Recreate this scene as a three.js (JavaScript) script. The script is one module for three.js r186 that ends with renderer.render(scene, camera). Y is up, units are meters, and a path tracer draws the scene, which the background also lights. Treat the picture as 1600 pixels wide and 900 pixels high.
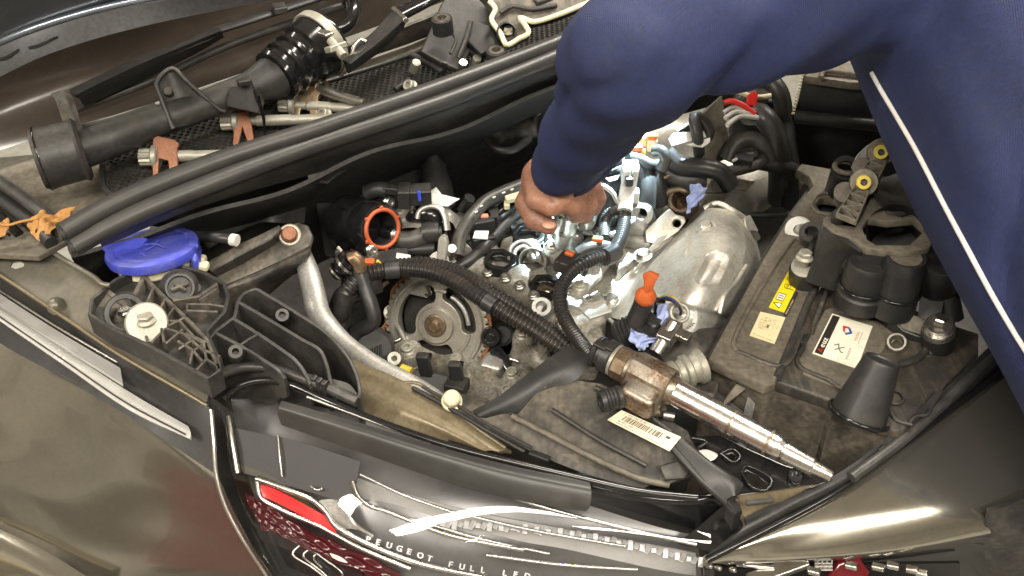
import * as THREE from 'three';
import { RoundedBoxGeometry } from 'three/addons/geometries/RoundedBoxGeometry.js';
import { mergeGeometries } from 'three/addons/utils/BufferGeometryUtils.js';
import { FontLoader } from 'three/addons/loaders/FontLoader.js';
import { TextGeometry } from 'three/addons/geometries/TextGeometry.js';
import { RectAreaLightUniformsLib } from 'three/addons/lights/RectAreaLightUniformsLib.js';
RectAreaLightUniformsLib.init();

// ---------- camera, lamps, exposure ----------
const scene = new THREE.Scene();
scene.background = new THREE.Color(0x000000);
const FOCAL = 1600, PITCH = 38 * Math.PI / 180, EYE = new THREE.Vector3(0, 1.45, 0);
const camera = new THREE.PerspectiveCamera(2 * Math.atan(450 / FOCAL) * 180 / Math.PI, 16 / 9, 0.05, 60);
camera.position.copy(EYE);
camera.lookAt(0, EYE.y - Math.sin(PITCH), -Math.cos(PITCH));
const renderer = new THREE.WebGLRenderer({ antialias: true });
renderer.setSize(1024, 576);
renderer.toneMapping = THREE.LinearToneMapping;
renderer.toneMappingExposure = 1.5;
renderer.shadowMap.enabled = true;
const LAMP_WARM = new THREE.Color(1.0, 0.93, 0.81);
// ceiling fittings: centre, length along the turned axis, turn about y, strength
const LAMPS = [
  { at: [-0.35, 2.75, 0.75], len: 1.5, wid: 0.22, turn: 0.62, k: 26, of: 'fender' },
  { at: [0.85, 2.75, -1.6], len: 1.5, wid: 0.22, turn: 0.62, k: 50, of: 'battery' },
  { at: [-2.0, 2.75, -1.9], len: 1.5, wid: 0.22, turn: 0.62, k: 26, of: 'windscreen' },
  { at: [0.9, 2.75, 1.0], len: 1.5, wid: 0.22, turn: 0.62, k: 42, of: 'floor in front of the bumper' },
  { at: [-2.0, 2.75, 0.9], len: 1.5, wid: 0.22, turn: 0.62, k: 48, of: 'parts shelf, added to brighten the fender reflections' },  // added lamp: brightens the shelf and wall that the fender mirrors
];
const HEADLAMP = { at: [0.30, 1.42, -1.16], aim: [0.098, 0.85, -0.845], k: 95, angle: 0.125 };

// ---------- helpers: pixels of the photograph + a known height -> a point ----------
const FW = new THREE.Vector3(0, -Math.sin(PITCH), -Math.cos(PITCH)), UPV = new THREE.Vector3(0, Math.cos(PITCH), -Math.sin(PITCH));
function ray(px, py) { return new THREE.Vector3((px - 800) / FOCAL, 0, 0).addScaledVector(UPV, -(py - 450) / FOCAL).add(FW); }
function V(px, py, h) { const r = ray(px, py); return r.multiplyScalar((h - EYE.y) / r.y).add(EYE); }
function DP(px, py, d) { return ray(px, py).multiplyScalar(d).add(EYE); }
const v3 = (x, y, z) => new THREE.Vector3(x, y, z);
const pt = (p) => p.isVector3 ? p.clone() : V(p[0], p[1], p[2]);
const pts = (l, h) => l.map(p => p.isVector3 ? p : V(p[0], p[1], p[2] ?? h));
let seed = 7;
function rnd() { seed = (seed * 1664525 + 1013904223) >>> 0; return seed / 4294967296; }

// ---------- naming ----------
const taken = {}, things = [];
function numbered(n) { const k = taken[n] = (taken[n] ?? -1) + 1; return k ? n + '_' + String(k).padStart(3, '0') : n; }
function thing(name, label, category, group) {
  const g = new THREE.Group(); g.name = numbered(name); g.userData = { label, category };
  if (group) g.userData.group = group;
  scene.add(g); things.push(g); return g;
}
function structure(name, label, category) { const g = thing(name, label, category); g.userData.kind = 'structure'; return g; }
function boxUV(g) {
  g = g.index ? g.toNonIndexed() : g;
  const p = g.attributes.position, n = p.count, uv = new Float32Array(n * 2);
  const a = v3(), b = v3(), c = v3(), e = v3(), f = v3();
  for (let i = 0; i < n; i += 3) {
    a.fromBufferAttribute(p, i); b.fromBufferAttribute(p, i + 1); c.fromBufferAttribute(p, i + 2);
    e.subVectors(b, a); f.subVectors(c, a); e.cross(f);
    const x = Math.abs(e.x), y = Math.abs(e.y), z = Math.abs(e.z);
    for (let k = 0; k < 3; k++) {
      const X = p.getX(i + k), Y = p.getY(i + k), Z = p.getZ(i + k);
      if (y >= x && y >= z) { uv[2 * (i + k)] = X; uv[2 * (i + k) + 1] = Z; }
      else if (x >= z) { uv[2 * (i + k)] = Z + .37; uv[2 * (i + k) + 1] = Y; }
      else { uv[2 * (i + k)] = X + .11; uv[2 * (i + k) + 1] = Y + .23; }
    }
  }
  g.setAttribute('uv', new THREE.BufferAttribute(uv, 2));
  return g;
}
function clean(g) { const o = new THREE.BufferGeometry(); if (g.index) g = g.toNonIndexed(); o.setAttribute('position', g.attributes.position); o.setAttribute('normal', g.attributes.normal); return o; }
function join(list) { list = list.flat(9); return list.length === 1 ? list[0] : mergeGeometries(list.map(clean)); }
function part(parent, name, geo, mat, opt = {}) {
  let g = Array.isArray(geo) ? join(geo) : geo;
  if (!opt.uv) g = boxUV(g);
  const m = new THREE.Mesh(g, mat); m.name = name; m.castShadow = m.receiveShadow = true;
  if (opt.label) m.userData.label = opt.label;
  if (opt.kind) m.userData.kind = opt.kind;
  parent.add(m); return m;
}
// the group of every thing moves to its base, its parts keep their places
function settleAll() {
  for (const g of things) {
    const b = new THREE.Box3().setFromObject(g); if (b.isEmpty()) { scene.remove(g); continue; }
    const base = v3((b.min.x + b.max.x) / 2, b.min.y, (b.min.z + b.max.z) / 2);
    g.position.copy(base); for (const c of g.children) c.position.sub(base);
  }
}

// ---------- shapes (all return geometry in metres, in place) ----------
const CREASE = 0.6;
function crease(g, ang = CREASE) {   // shared normals below the crease angle, corners matched to a hundredth of a millimetre
  g = g.index ? g.toNonIndexed() : g; const p = g.attributes.position.array, n = p.length / 9, fn = new Float64Array(n * 3), key = new Map(), ids = new Int32Array(n * 3), lists = [], cs = Math.cos(ang);
  for (let f = 0; f < n; f++) { const o = f * 9, ax = p[o + 3] - p[o], ay = p[o + 4] - p[o + 1], az = p[o + 5] - p[o + 2], bx = p[o + 6] - p[o], by = p[o + 7] - p[o + 1], bz = p[o + 8] - p[o + 2]; fn[3 * f] = ay * bz - az * by; fn[3 * f + 1] = az * bx - ax * bz; fn[3 * f + 2] = ax * by - ay * bx;
    for (let k = 0; k < 3; k++) { const q = Math.round(p[o + 3 * k] * 1e5) + '_' + Math.round(p[o + 3 * k + 1] * 1e5) + '_' + Math.round(p[o + 3 * k + 2] * 1e5); let i = key.get(q); if (i === undefined) { i = lists.length; key.set(q, i); lists.push([]); } ids[3 * f + k] = i; lists[i].push(f); } }
  const len = (f) => Math.hypot(fn[3 * f], fn[3 * f + 1], fn[3 * f + 2]), L = new Float64Array(n); for (let f = 0; f < n; f++) L[f] = len(f);
  const out = new Float32Array(n * 9);
  for (let f = 0; f < n; f++) for (let k = 0; k < 3; k++) { let x = 0, y = 0, z = 0; for (const h of lists[ids[3 * f + k]]) { const d = fn[3 * f] * fn[3 * h] + fn[3 * f + 1] * fn[3 * h + 1] + fn[3 * f + 2] * fn[3 * h + 2]; if (h === f || d > cs * L[f] * L[h]) { x += fn[3 * h]; y += fn[3 * h + 1]; z += fn[3 * h + 2]; } } const l = Math.hypot(x, y, z) || 1; out[9 * f + 3 * k] = x / l; out[9 * f + 3 * k + 1] = y / l; out[9 * f + 3 * k + 2] = z / l; }
  const r = new THREE.BufferGeometry(); r.setAttribute('position', g.attributes.position); r.setAttribute('normal', new THREE.BufferAttribute(out, 3)); if (g.attributes.uv) r.setAttribute('uv', g.attributes.uv); return r;
}
function basisFrom(n, hint) {
  const z = n.clone().normalize(); let x = (hint ? hint.clone() : Math.abs(z.y) > .95 ? v3(1, 0, 0) : v3(0, 1, 0).cross(z));
  x.addScaledVector(z, -x.dot(z)).normalize(); const y = z.clone().cross(x);
  return new THREE.Matrix4().makeBasis(x, y, z);
}
// flat plate: outline (pixels + heights), thickness away from the viewer, rounded edge, optional holes
function plate(list, t, o = {}) {
  let P = pts(list, o.h);
  const c = P.reduce((s, p) => s.add(p), v3(0, 0, 0)).multiplyScalar(1 / P.length), n = v3(0, 0, 0);
  for (let i = 0; i < P.length; i++) { const a = P[i], b = P[(i + 1) % P.length]; n.x += (a.y - b.y) * (a.z + b.z); n.y += (a.z - b.z) * (a.x + b.x); n.z += (a.x - b.x) * (a.y + b.y); }
  n.normalize(); if (n.dot(v3(0, .62, .78)) < 0) n.negate();
  const M = basisFrom(n); M.setPosition(c); const I = M.clone().invert();
  const flat = (l) => l.map(p => { const q = p.clone().applyMatrix4(I); return new THREE.Vector2(q.x, q.y); });
  let q = flat(P);
  if (o.smooth) q = new THREE.SplineCurve([...q, q[0]]).getPoints(q.length * o.smooth).slice(0, -1);
  const bev = o.bevel ?? Math.min(.0015, t * .4);
  if (THREE.ShapeUtils.isClockWise(q)) q.reverse();
  const sh = new THREE.Shape(inset(q, bev));
  for (const hl of o.holes || []) {
    let hq; if (hl.r) { const cc = flat([pt(hl.c)])[0]; hq = []; for (let i = 0; i < 20; i++) hq.push(new THREE.Vector2(cc.x + hl.r * Math.cos(i * Math.PI / 10), cc.y + (hl.ry || hl.r) * Math.sin(i * Math.PI / 10))); }
    else { hq = flat(pts(hl, o.h)); if (o.holeSmooth) hq = new THREE.SplineCurve([...hq, hq[0]]).getPoints(hq.length * 4).slice(0, -1); }
    sh.holes.push(new THREE.Path(hq));
  }
  let g = new THREE.ExtrudeGeometry(sh, { depth: t - 2 * bev, bevelEnabled: bev > 0, bevelThickness: bev, bevelSize: bev, bevelSegments: 2, steps: 1, curveSegments: 8 });
  g.translate(0, 0, -t + bev); g.applyMatrix4(M);
  return crease(g, .7);
}
function inset(q, d) {
  const n = q.length, out = [];
  for (let i = 0; i < n; i++) {
    const a = q[(i + n - 1) % n], b = q[i], c = q[(i + 1) % n];
    const u = b.clone().sub(a).normalize(), w = c.clone().sub(b).normalize();
    const nn = new THREE.Vector2(-u.y - w.y, u.x + w.x); const l = nn.length(); if (l < .3) { out.push(b.clone()); continue; }
    nn.divideScalar(l); const s = d / Math.max(.4, l / 2); out.push(b.clone().addScaledVector(nn, s));
  }
  return out;
}
// turned body from a to b; profile [[t, r], ...]
function lathe(a, b, prof, seg = 24, o = {}) {
  a = pt(a); b = pt(b); const d = b.clone().sub(a), L = d.length();
  const P = prof.map(([t, r]) => new THREE.Vector2(Math.max(r, 1e-5), o.abs ? t : t * L));
  const g = new THREE.LatheGeometry(P, seg); if (o.hex) g.rotateY(Math.PI / 6);
  g.applyQuaternion(new THREE.Quaternion().setFromUnitVectors(v3(0, 1, 0), d.normalize())); g.translate(a.x, a.y, a.z);
  return crease(fixOut(g), o.crease ?? CREASE);
}
function fixOut(g) { return g; }
function rod(a, b, r, seg = 16, r2 = r) { const c = Math.min(r, .0008) * .6; const L = pt(a).distanceTo(pt(b)); const e = Math.min(c / L, .3); return lathe(a, b, [[0, 0], [0, r - c], [e, r], [1 - e, r2], [1, r2 - c], [1, 0]], seg); }
function ringGeo(c, axis, R, r, seg = 36, rs = 10) { const g = new THREE.TorusGeometry(R, r, rs, seg); g.applyMatrix4(basisFrom(axis).setPosition(pt(c))); return g; }
// bolt: flange, hex head, optional socket / stud
const UPA = v3(0, 1, 0);
function bolt(p, s, axis = UPA, o = {}) {
  p = pt(p); const n = axis.clone().normalize(), A = (k) => p.clone().addScaledVector(n, k * s), out = [];
  if (o.washer) out.push(lathe(A(-.1), A(.12), [[0, 0], [0, o.washer * s], [.8, o.washer * s], [1, o.washer * s * .95], [1, 0]], 28));
  if (o.flange !== 0) out.push(lathe(A(-.15), A(.35), [[0, 0], [0, s * 1.25], [.4, s * 1.25], [1, s * .95], [1, 0]], 24));
  const h = o.h ?? 1.1;
  if (o.torx) { out.push(lathe(A(0), A(h), [[0, 0], [0, s], [.85, s], [1, s * .86], [1, s * .5], [.55, s * .45], [.55, 0]], 20)); }
  else if (o.spline) { const sh = new THREE.Shape(); for (let i = 0; i < 24; i++) { const r = s * (i % 2 ? .88 : 1.03), a = i * Math.PI / 12; i ? sh.lineTo(r * Math.cos(a), r * Math.sin(a)) : sh.moveTo(r, 0); } const g = new THREE.ExtrudeGeometry(sh, { depth: h * s, bevelSize: s * .08, bevelThickness: s * .08, bevelSegments: 1 }); g.applyMatrix4(basisFrom(n).setPosition(p)); out.push(crease(g)); }
  else out.push(lathe(A(0), A(h), [[0, 0], [0, s], [.82, s], [1, s * .84], [1, 0]], 6, { crease: .3, hex: o.turn }));
  return out;
}
// hose / wire / conduit along points
function tube(list, r, o = {}) {
  const P = pts(list, o.h), cv = new THREE.CatmullRomCurve3(P, !!o.closed, 'centripetal'), L = cv.getLength();
  const step = o.corr ? o.corr / 5 : Math.max(.003, r * .5), N = Math.min(o.max || 1400, Math.max(6, Math.ceil(L / (o.step || step)))), R = o.radial || (r < .003 ? 8 : 16);
  const sp = cv.getSpacedPoints(N), fr = cv.computeFrenetFrames(N, !!o.closed), pos = [], idx = [];
  const tf = o.taper;
  for (let i = 0; i <= N; i++) {
    const t = i / N; let rr = Array.isArray(tf) ? lerpList(tf, t) * r : r;
    if (o.corr) { const ph = (i % 5); rr -= (ph >= 3 ? (o.amp ?? r * .16) : ph === 0 ? (o.amp ?? r * .16) * .25 : 0); }
    const c = sp[i], n = fr.normals[i], b = fr.binormals[i];
    for (let j = 0; j < R; j++) { const a = j / R * Math.PI * 2, w = (o.noise ? 1 + o.noise * Math.sin(i * .7 + j * 1.9) * Math.sin(i * .23 + j) : 1); const ca = Math.cos(a) * rr * w * (o.flat || 1), sa = Math.sin(a) * rr * w; pos.push(c.x + n.x * ca + b.x * sa, c.y + n.y * ca + b.y * sa, c.z + n.z * ca + b.z * sa); }
  }
  for (let i = 0; i < N; i++) for (let j = 0; j < R; j++) { const a = i * R + j, b = i * R + (j + 1) % R, c = a + R, d = b + R; idx.push(a, b, c, b, d, c); }
  if (!o.closed && !o.open) {
    const c0 = pos.length / 3; pos.push(sp[0].x, sp[0].y, sp[0].z, sp[N].x, sp[N].y, sp[N].z);
    for (let j = 0; j < R; j++) { idx.push(c0, (j + 1) % R, j); idx.push(c0 + 1, N * R + j, N * R + (j + 1) % R); }
  }
  const g = new THREE.BufferGeometry(); g.setAttribute('position', new THREE.Float32BufferAttribute(pos, 3)); g.setIndex(idx); g.computeVertexNormals();
  return crease(g, .9);
}
function lerpList(l, t) { const x = t * (l.length - 1), i = Math.min(l.length - 2, Math.floor(x)), f = x - i, s = f * f * (3 - 2 * f); return l[i] * (1 - s) + l[i + 1] * s; }
// upright thin wall along a line of top points
function rib(list, drop, t, o = {}) {
  let P = pts(list, o.h); if (o.smooth) P = new THREE.CatmullRomCurve3(P, false, 'centripetal').getPoints(P.length * o.smooth);
  const n = P.length, S = [], c = Math.min(t * .3, .0008);
  for (let i = 0; i < n; i++) {
    const a = P[Math.max(0, i - 1)], b = P[Math.min(n - 1, i + 1)], d = v3(b.x - a.x, 0, b.z - a.z).normalize(), s = v3(-d.z, 0, d.x);
    const dr = Array.isArray(drop) ? lerpList(drop, n > 1 ? i / (n - 1) : 0) : drop, q = (k, y) => P[i].clone().addScaledVector(s, k).setY(P[i].y + y);
    S.push([q(-t / 2, -dr), q(-t / 2, -c), q(-t / 2 + c, 0), q(t / 2 - c, 0), q(t / 2, -c), q(t / 2, -dr)]);
  }
  const pos = [], quad = (a, b, c, d) => pos.push(...a, ...b, ...c, ...a, ...c, ...d);
  const A = (v) => [v.x, v.y, v.z];
  for (let i = 0; i < n - 1; i++) for (let j = 0; j < 6; j++) quad(A(S[i][j]), A(S[i + 1][j]), A(S[i + 1][(j + 1) % 6]), A(S[i][(j + 1) % 6]));
  for (const [s, f] of [[S[0], 1], [S[n - 1], 0]]) for (let j = 1; j < 5; j++) f ? pos.push(...A(s[0]), ...A(s[j]), ...A(s[j + 1])) : pos.push(...A(s[0]), ...A(s[j + 1]), ...A(s[j]));
  const g = new THREE.BufferGeometry(); g.setAttribute('position', new THREE.Float32BufferAttribute(pos, 3)); g.computeVertexNormals();
  return crease(g, .5);
}
// smooth sheet through a grid of points, with thickness; disp(u,v) moves it along its normal
function cr(a, b, c, d, t) { const r = v3(); for (const k of ['x', 'y', 'z']) { const p0 = a[k], p1 = b[k], p2 = c[k], p3 = d[k]; r[k] = .5 * (2 * p1 + (p2 - p0) * t + (2 * p0 - 5 * p1 + 4 * p2 - p3) * t * t + (3 * p1 - p0 - 3 * p2 + p3) * t * t * t); } return r; }
function crLine(l, t) { const n = l.length - 1, x = Math.min(t * n, n - 1e-6), i = Math.floor(x), f = x - i, a = l[i], b = l[i + 1]; const p = i > 0 ? l[i - 1] : a.clone().multiplyScalar(2).sub(b), q = i + 2 <= n ? l[i + 2] : b.clone().multiplyScalar(2).sub(a); return cr(p, a, b, q, f); }
function patch(rows, nu, nv, t = .002, o = {}) {
  const R = rows.map(r => pts(r, o.h)), g0 = [];
  for (let j = 0; j <= nv; j++) { const row = []; for (let i = 0; i <= nu; i++) row.push(crLine(R.map(l => crLine(l, i / nu)), j / nv)); g0.push(row); }
  const N = g0.map((r, j) => r.map((p, i) => { const a = r[Math.max(0, i - 1)], b = r[Math.min(nu, i + 1)], c = g0[Math.max(0, j - 1)][i], d = g0[Math.min(nv, j + 1)][i]; const n = b.clone().sub(a).cross(d.clone().sub(c)).normalize(); return n; }));
  const mid = N[nv >> 1][nu >> 1]; const flip = mid.dot(v3(0, .62, .78)) < 0 && !o.noflip ? -1 : 1;
  const pos = [], idx = [], uv = [], W = nu + 1;
  for (let s = 0; s < 2; s++) for (let j = 0; j <= nv; j++) for (let i = 0; i <= nu; i++) { const d = o.disp ? o.disp(i / nu, j / nv) : 0, p = g0[j][i].clone().addScaledVector(N[j][i], flip * (d - s * t)); pos.push(p.x, p.y, p.z); uv.push(i / nu, j / nv); }
  const H = W * (nv + 1), tri = (a, b, c) => flip > 0 ? idx.push(a, b, c) : idx.push(a, c, b);
  for (let j = 0; j < nv; j++) for (let i = 0; i < nu; i++) { const a = j * W + i, b = a + 1, c = a + W, d = c + 1; tri(a, b, c); tri(b, d, c); if (t > 0) { tri(H + a, H + c, H + b); tri(H + b, H + c, H + d); } }
  if (t > 0) { const edge = (a, b) => { tri(a, H + a, b); tri(b, H + a, H + b); }; for (let i = 0; i < nu; i++) { edge(i, i + 1); edge(nv * W + i + 1, nv * W + i); } for (let j = 0; j < nv; j++) { edge((j + 1) * W, j * W); edge(j * W + nu, (j + 1) * W + nu); } }
  const g = new THREE.BufferGeometry(); g.setAttribute('position', new THREE.Float32BufferAttribute(pos, 3)); g.setAttribute('uv', new THREE.Float32BufferAttribute(uv, 2)); g.setIndex(idx); g.computeVertexNormals();
  return o.keepUV ? crease(g, .8) : crease(g, .8);
}
// rounded block: centre, axes (right, up, back), size
function block(c, size, dirX = v3(1, 0, 0), up = UPA, rad = .0015) {
  const z = dirX.clone().cross(up).normalize(), x = dirX.clone().normalize(), y = z.clone().cross(x);
  const g = new RoundedBoxGeometry(size[0], size[1], size[2], 2, Math.min(rad, Math.min(...size) * .45)); g.applyMatrix4(new THREE.Matrix4().makeBasis(x, y, z).setPosition(pt(c)));
  return g;
}
// label: four corners (top-left, top-right, bottom-right, bottom-left), own uv
function quad(c4, lift = 0) {
  const P = c4.map(pt), pos = [], uv = [], idx = [], n = P[1].clone().sub(P[0]).cross(P[3].clone().sub(P[0])).normalize(); if (n.y < 0 && n.dot(FW) > 0) n.negate(); const k = 6;
  for (let s = 0; s < 2; s++) for (let j = 0; j <= k; j++) for (let i = 0; i <= k; i++) { const u = i / k, v = j / k, a = P[0].clone().lerp(P[1], u), b = P[3].clone().lerp(P[2], u), p = a.lerp(b, v).addScaledVector(n, s ? lift - .0006 : lift); pos.push(p.x, p.y, p.z); uv.push(u, 1 - v); }
  const H = (k + 1) ** 2;
  for (let j = 0; j < k; j++) for (let i = 0; i < k; i++) { const a = j * (k + 1) + i; idx.push(a, a + k + 1, a + 1, a + 1, a + k + 1, a + k + 2); idx.push(H + a, H + a + 1, H + a + k + 1, H + a + 1, H + a + k + 2, H + a + k + 1); }
  const g = new THREE.BufferGeometry(); g.setAttribute('position', new THREE.Float32BufferAttribute(pos, 3)); g.setAttribute('uv', new THREE.Float32BufferAttribute(uv, 2)); g.setIndex(idx); g.computeVertexNormals(); return g;
}
// distance-field mesher (surface nets)
function sdfMesh(f, lo, hi, cell) {
  const n = [0, 1, 2].map(k => Math.ceil((hi[k] - lo[k]) / cell) + 1), [nx, ny, nz] = n, F = new Float32Array(nx * ny * nz);
  for (let k = 0, q = 0; k < nz; k++) for (let j = 0; j < ny; j++) for (let i = 0; i < nx; i++, q++) F[q] = f(lo[0] + i * cell, lo[1] + j * cell, lo[2] + k * cell);
  const id = new Int32Array(nx * ny * nz).fill(-1), pos = [], idx = [], at = (i, j, k) => i + nx * (j + ny * k);
  for (let k = 0; k < nz - 1; k++) for (let j = 0; j < ny - 1; j++) for (let i = 0; i < nx - 1; i++) {
    let m = 0, sx = 0, sy = 0, sz = 0, c = 0; const v = [];
    for (let a = 0; a < 8; a++) { const w = F[at(i + (a & 1), j + (a >> 1 & 1), k + (a >> 2))]; v.push(w); if (w < 0) m |= 1 << a; }
    if (m === 0 || m === 255) continue;
    for (let a = 0; a < 8; a++) for (const b of [1, 2, 4]) { if (a & b) continue; const e = a | b, p = v[a], q = v[e]; if ((p < 0) === (q < 0)) continue; const t = p / (p - q); sx += (a & 1) + (b === 1 ? t : 0); sy += (a >> 1 & 1) + (b === 2 ? t : 0); sz += (a >> 2) + (b === 4 ? t : 0); c++; }
    id[at(i, j, k)] = pos.length / 3; pos.push(lo[0] + (i + sx / c) * cell, lo[1] + (j + sy / c) * cell, lo[2] + (k + sz / c) * cell);
  }
  for (let k = 1; k < nz - 1; k++) for (let j = 1; j < ny - 1; j++) for (let i = 1; i < nx - 1; i++) {
    const s = F[at(i, j, k)] < 0;
    const q = (a, b, c, d, fl) => { if (a < 0 || b < 0 || c < 0 || d < 0) return; fl ? idx.push(a, b, c, a, c, d) : idx.push(a, c, b, a, d, c); };
    if (s !== F[at(i + 1, j, k)] < 0) q(id[at(i, j - 1, k - 1)], id[at(i, j, k - 1)], id[at(i, j, k)], id[at(i, j - 1, k)], s);
    if (s !== F[at(i, j + 1, k)] < 0) q(id[at(i - 1, j, k - 1)], id[at(i - 1, j, k)], id[at(i, j, k)], id[at(i, j, k - 1)], s);
    if (s !== F[at(i, j, k + 1)] < 0) q(id[at(i - 1, j - 1, k)], id[at(i, j - 1, k)], id[at(i, j, k)], id[at(i - 1, j, k)], s);
  }
  const g = new THREE.BufferGeometry(); g.setAttribute('position', new THREE.Float32BufferAttribute(pos, 3)); g.setIndex(idx); g.computeVertexNormals(); return g;
}
const smin = (a, b, k) => { const h = Math.max(k - Math.abs(a - b), 0) / k; return Math.min(a, b) - h * h * k * .25; };
function capsule(x, y, z, a, b, ra, rb) { const bx = b.x - a.x, by = b.y - a.y, bz = b.z - a.z, px = x - a.x, py = y - a.y, pz = z - a.z; const h = Math.min(1, Math.max(0, (px * bx + py * by + pz * bz) / (bx * bx + by * by + bz * bz))); return Math.hypot(px - bx * h, py - by * h, pz - bz * h) - (ra + (rb - ra) * h); }

// ---------- procedural surfaces ----------
const N = 512;
function field(sd, base, oct, ax = 1) {
  const out = new Float32Array(N * N); let amp = 1, tot = 0;
  for (let o = 0; o < oct; o++) {
    const fx = base << o, fy = Math.max(1, Math.round((base << o) / ax)), lat = new Float32Array(fx * fy); let s = sd * 977 + o * 131 + 5;
    for (let i = 0; i < lat.length; i++) { s = (Math.imul(s, 1664525) + 1013904223) >>> 0; lat[i] = s / 4294967296; }
    for (let y = 0; y < N; y++) { const Y = y / N * fy, y0 = Math.floor(Y), ty = Y - y0, sy = ty * ty * (3 - 2 * ty), r0 = (y0 % fy) * fx, r1 = ((y0 + 1) % fy) * fx;
      for (let x = 0; x < N; x++) { const X = x / N * fx, x0 = Math.floor(X), tx = X - x0, sx = tx * tx * (3 - 2 * tx), a = x0 % fx, b = (x0 + 1) % fx; out[y * N + x] += amp * ((lat[r0 + a] * (1 - sx) + lat[r0 + b] * sx) * (1 - sy) + (lat[r1 + a] * (1 - sx) + lat[r1 + b] * sx) * sy); } }
    tot += amp; amp *= .55;
  }
  for (let i = 0; i < out.length; i++) out[i] /= tot;
  return out;
}
const FC = field(1, 4, 7), FM = field(2, 16, 5), FF = field(3, 96, 2), FS = field(4, 64, 2, 12), FP = field(5, 48, 3);
const ss = (a, b, x) => { x = Math.min(1, Math.max(0, (x - a) / (b - a))); return x * x * (3 - 2 * x); };
const toS = (l) => 255 * (l <= .0031308 ? 12.92 * l : 1.055 * Math.pow(l, 1 / 2.4) - .055);
function dataTex(fn, srgb, tile) {
  const d = new Uint8Array(N * N * 4);
  for (let i = 0; i < N * N; i++) { const [r, g, b] = fn(i); d[4 * i] = r; d[4 * i + 1] = g; d[4 * i + 2] = b; d[4 * i + 3] = 255; }
  const t = new THREE.DataTexture(d, N, N); t.wrapS = t.wrapT = THREE.RepeatWrapping; t.magFilter = t.minFilter = THREE.LinearFilter; t.repeat.set(1 / tile, 1 / tile);
  if (srgb) t.colorSpace = THREE.SRGBColorSpace; t.needsUpdate = true; return t;
}
const sh = (i, k) => { const x = (i % N + 137 * k) % N, y = ((i / N | 0) + 211 * k) % N; return y * N + x; };
let mkN = 0;
function mk(o) {
  const k = ++mkN, tile = o.tile || .22, c = o.c, c2 = o.c2 || [.1, .085, .06], th = o.th ?? .5, dirt = o.dirt ?? 0, sp = o.sp ?? .15, st = o.streak || 0, r0 = o.rough ?? .5, rv = o.rv ?? .12;
  const M = o.phys ? THREE.MeshPhysicalMaterial : THREE.MeshStandardMaterial, m = new M({ metalness: o.metal || 0, roughness: 1 });
  m.map = dataTex(i => {
    const a = sh(i, k), mask = dirt * ss(th - .2, th + .22, FC[a] * .55 + FM[a] * .45) * (.4 + 1.1 * (FP[sh(i, k + 3)] - .1)) + st * ss(.55, .72, FS[a]) * .6 + (o.fleck || 0) * ss(.62, .72, FP[a]);
    const s = 1 + sp * (FF[a] - .5) * 2 + sp * (FM[a] - .5) * 1.4, q = Math.min(1, Math.max(0, mask));
    return [0, 1, 2].map(j => Math.min(255, Math.max(0, toS((c[j] * (1 - q) + c2[j] * q) * s))));
  }, true, tile);
m.roughnessMap = roughTex(tile, rv > .08 ? 1 : 0); m.roughness = Math.min(1, r0 / .8);
  if (o.bump) { m.bumpMap = bumpTex[o.bt || 'grain'](o.btile || tile); m.bumpScale = o.bump; }
  for (const p of ['clearcoat', 'clearcoatRoughness', 'sheen', 'sheenRoughness', 'specularIntensity']) if (o[p] !== undefined) m[p] = o[p];
  if (o.sheenColor) m.sheenColor = new THREE.Color().setRGB(...o.sheenColor);
  return m;
}
const bumpCache = {}, roughBase = [0, 1].map(w => dataTex(i => { const v = 255 * (.8 + (w ? .5 : .12) * (FM[i] * .6 + FC[sh(i, 4)] * .4 - .5)); return [v, v, v]; }, false, 1)), roughCache = {};
function roughTex(t, w) { return roughCache[t + '_' + w] ||= (() => { const x = roughBase[w].clone(); x.repeat.set(1 / t, 1 / t); x.needsUpdate = true; return x; })(); }
const bumpTex = {
  grain: (t) => bumpCache['g' + t] ||= dataTex(i => { const v = 255 * (FF[i] * .6 + FP[sh(i, 2)] * .4); return [v, v, v]; }, false, t),
  cast: (t) => bumpCache['c' + t] ||= dataTex(i => { const v = 255 * Math.min(1, Math.max(0, (FP[i] * .6 + FF[sh(i, 3)] * .4 - .25) * 1.9)); return [v, v, v]; }, false, t),
  knit: (t) => bumpCache['k' + t] ||= dataTex(i => { const x = i % N, y = i / N | 0, v = 127 + 80 * Math.sin(x / N * Math.PI * 2 * 96) * (.6 + .4 * Math.sin(y / N * Math.PI * 2 * 48 + (x * 96 / N | 0) * 2.4)) + 40 * (FF[i] - .5); return [v, v, v]; }, false, t),
};
const plain = (c, rough, metal = 0, o = {}) => { const m = new (o.phys ? THREE.MeshPhysicalMaterial : THREE.MeshStandardMaterial)({ roughness: rough, metalness: metal }); m.color.setRGB(...c); for (const k in o) if (k !== 'phys') m[k] = o[k]; return m; };
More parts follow.
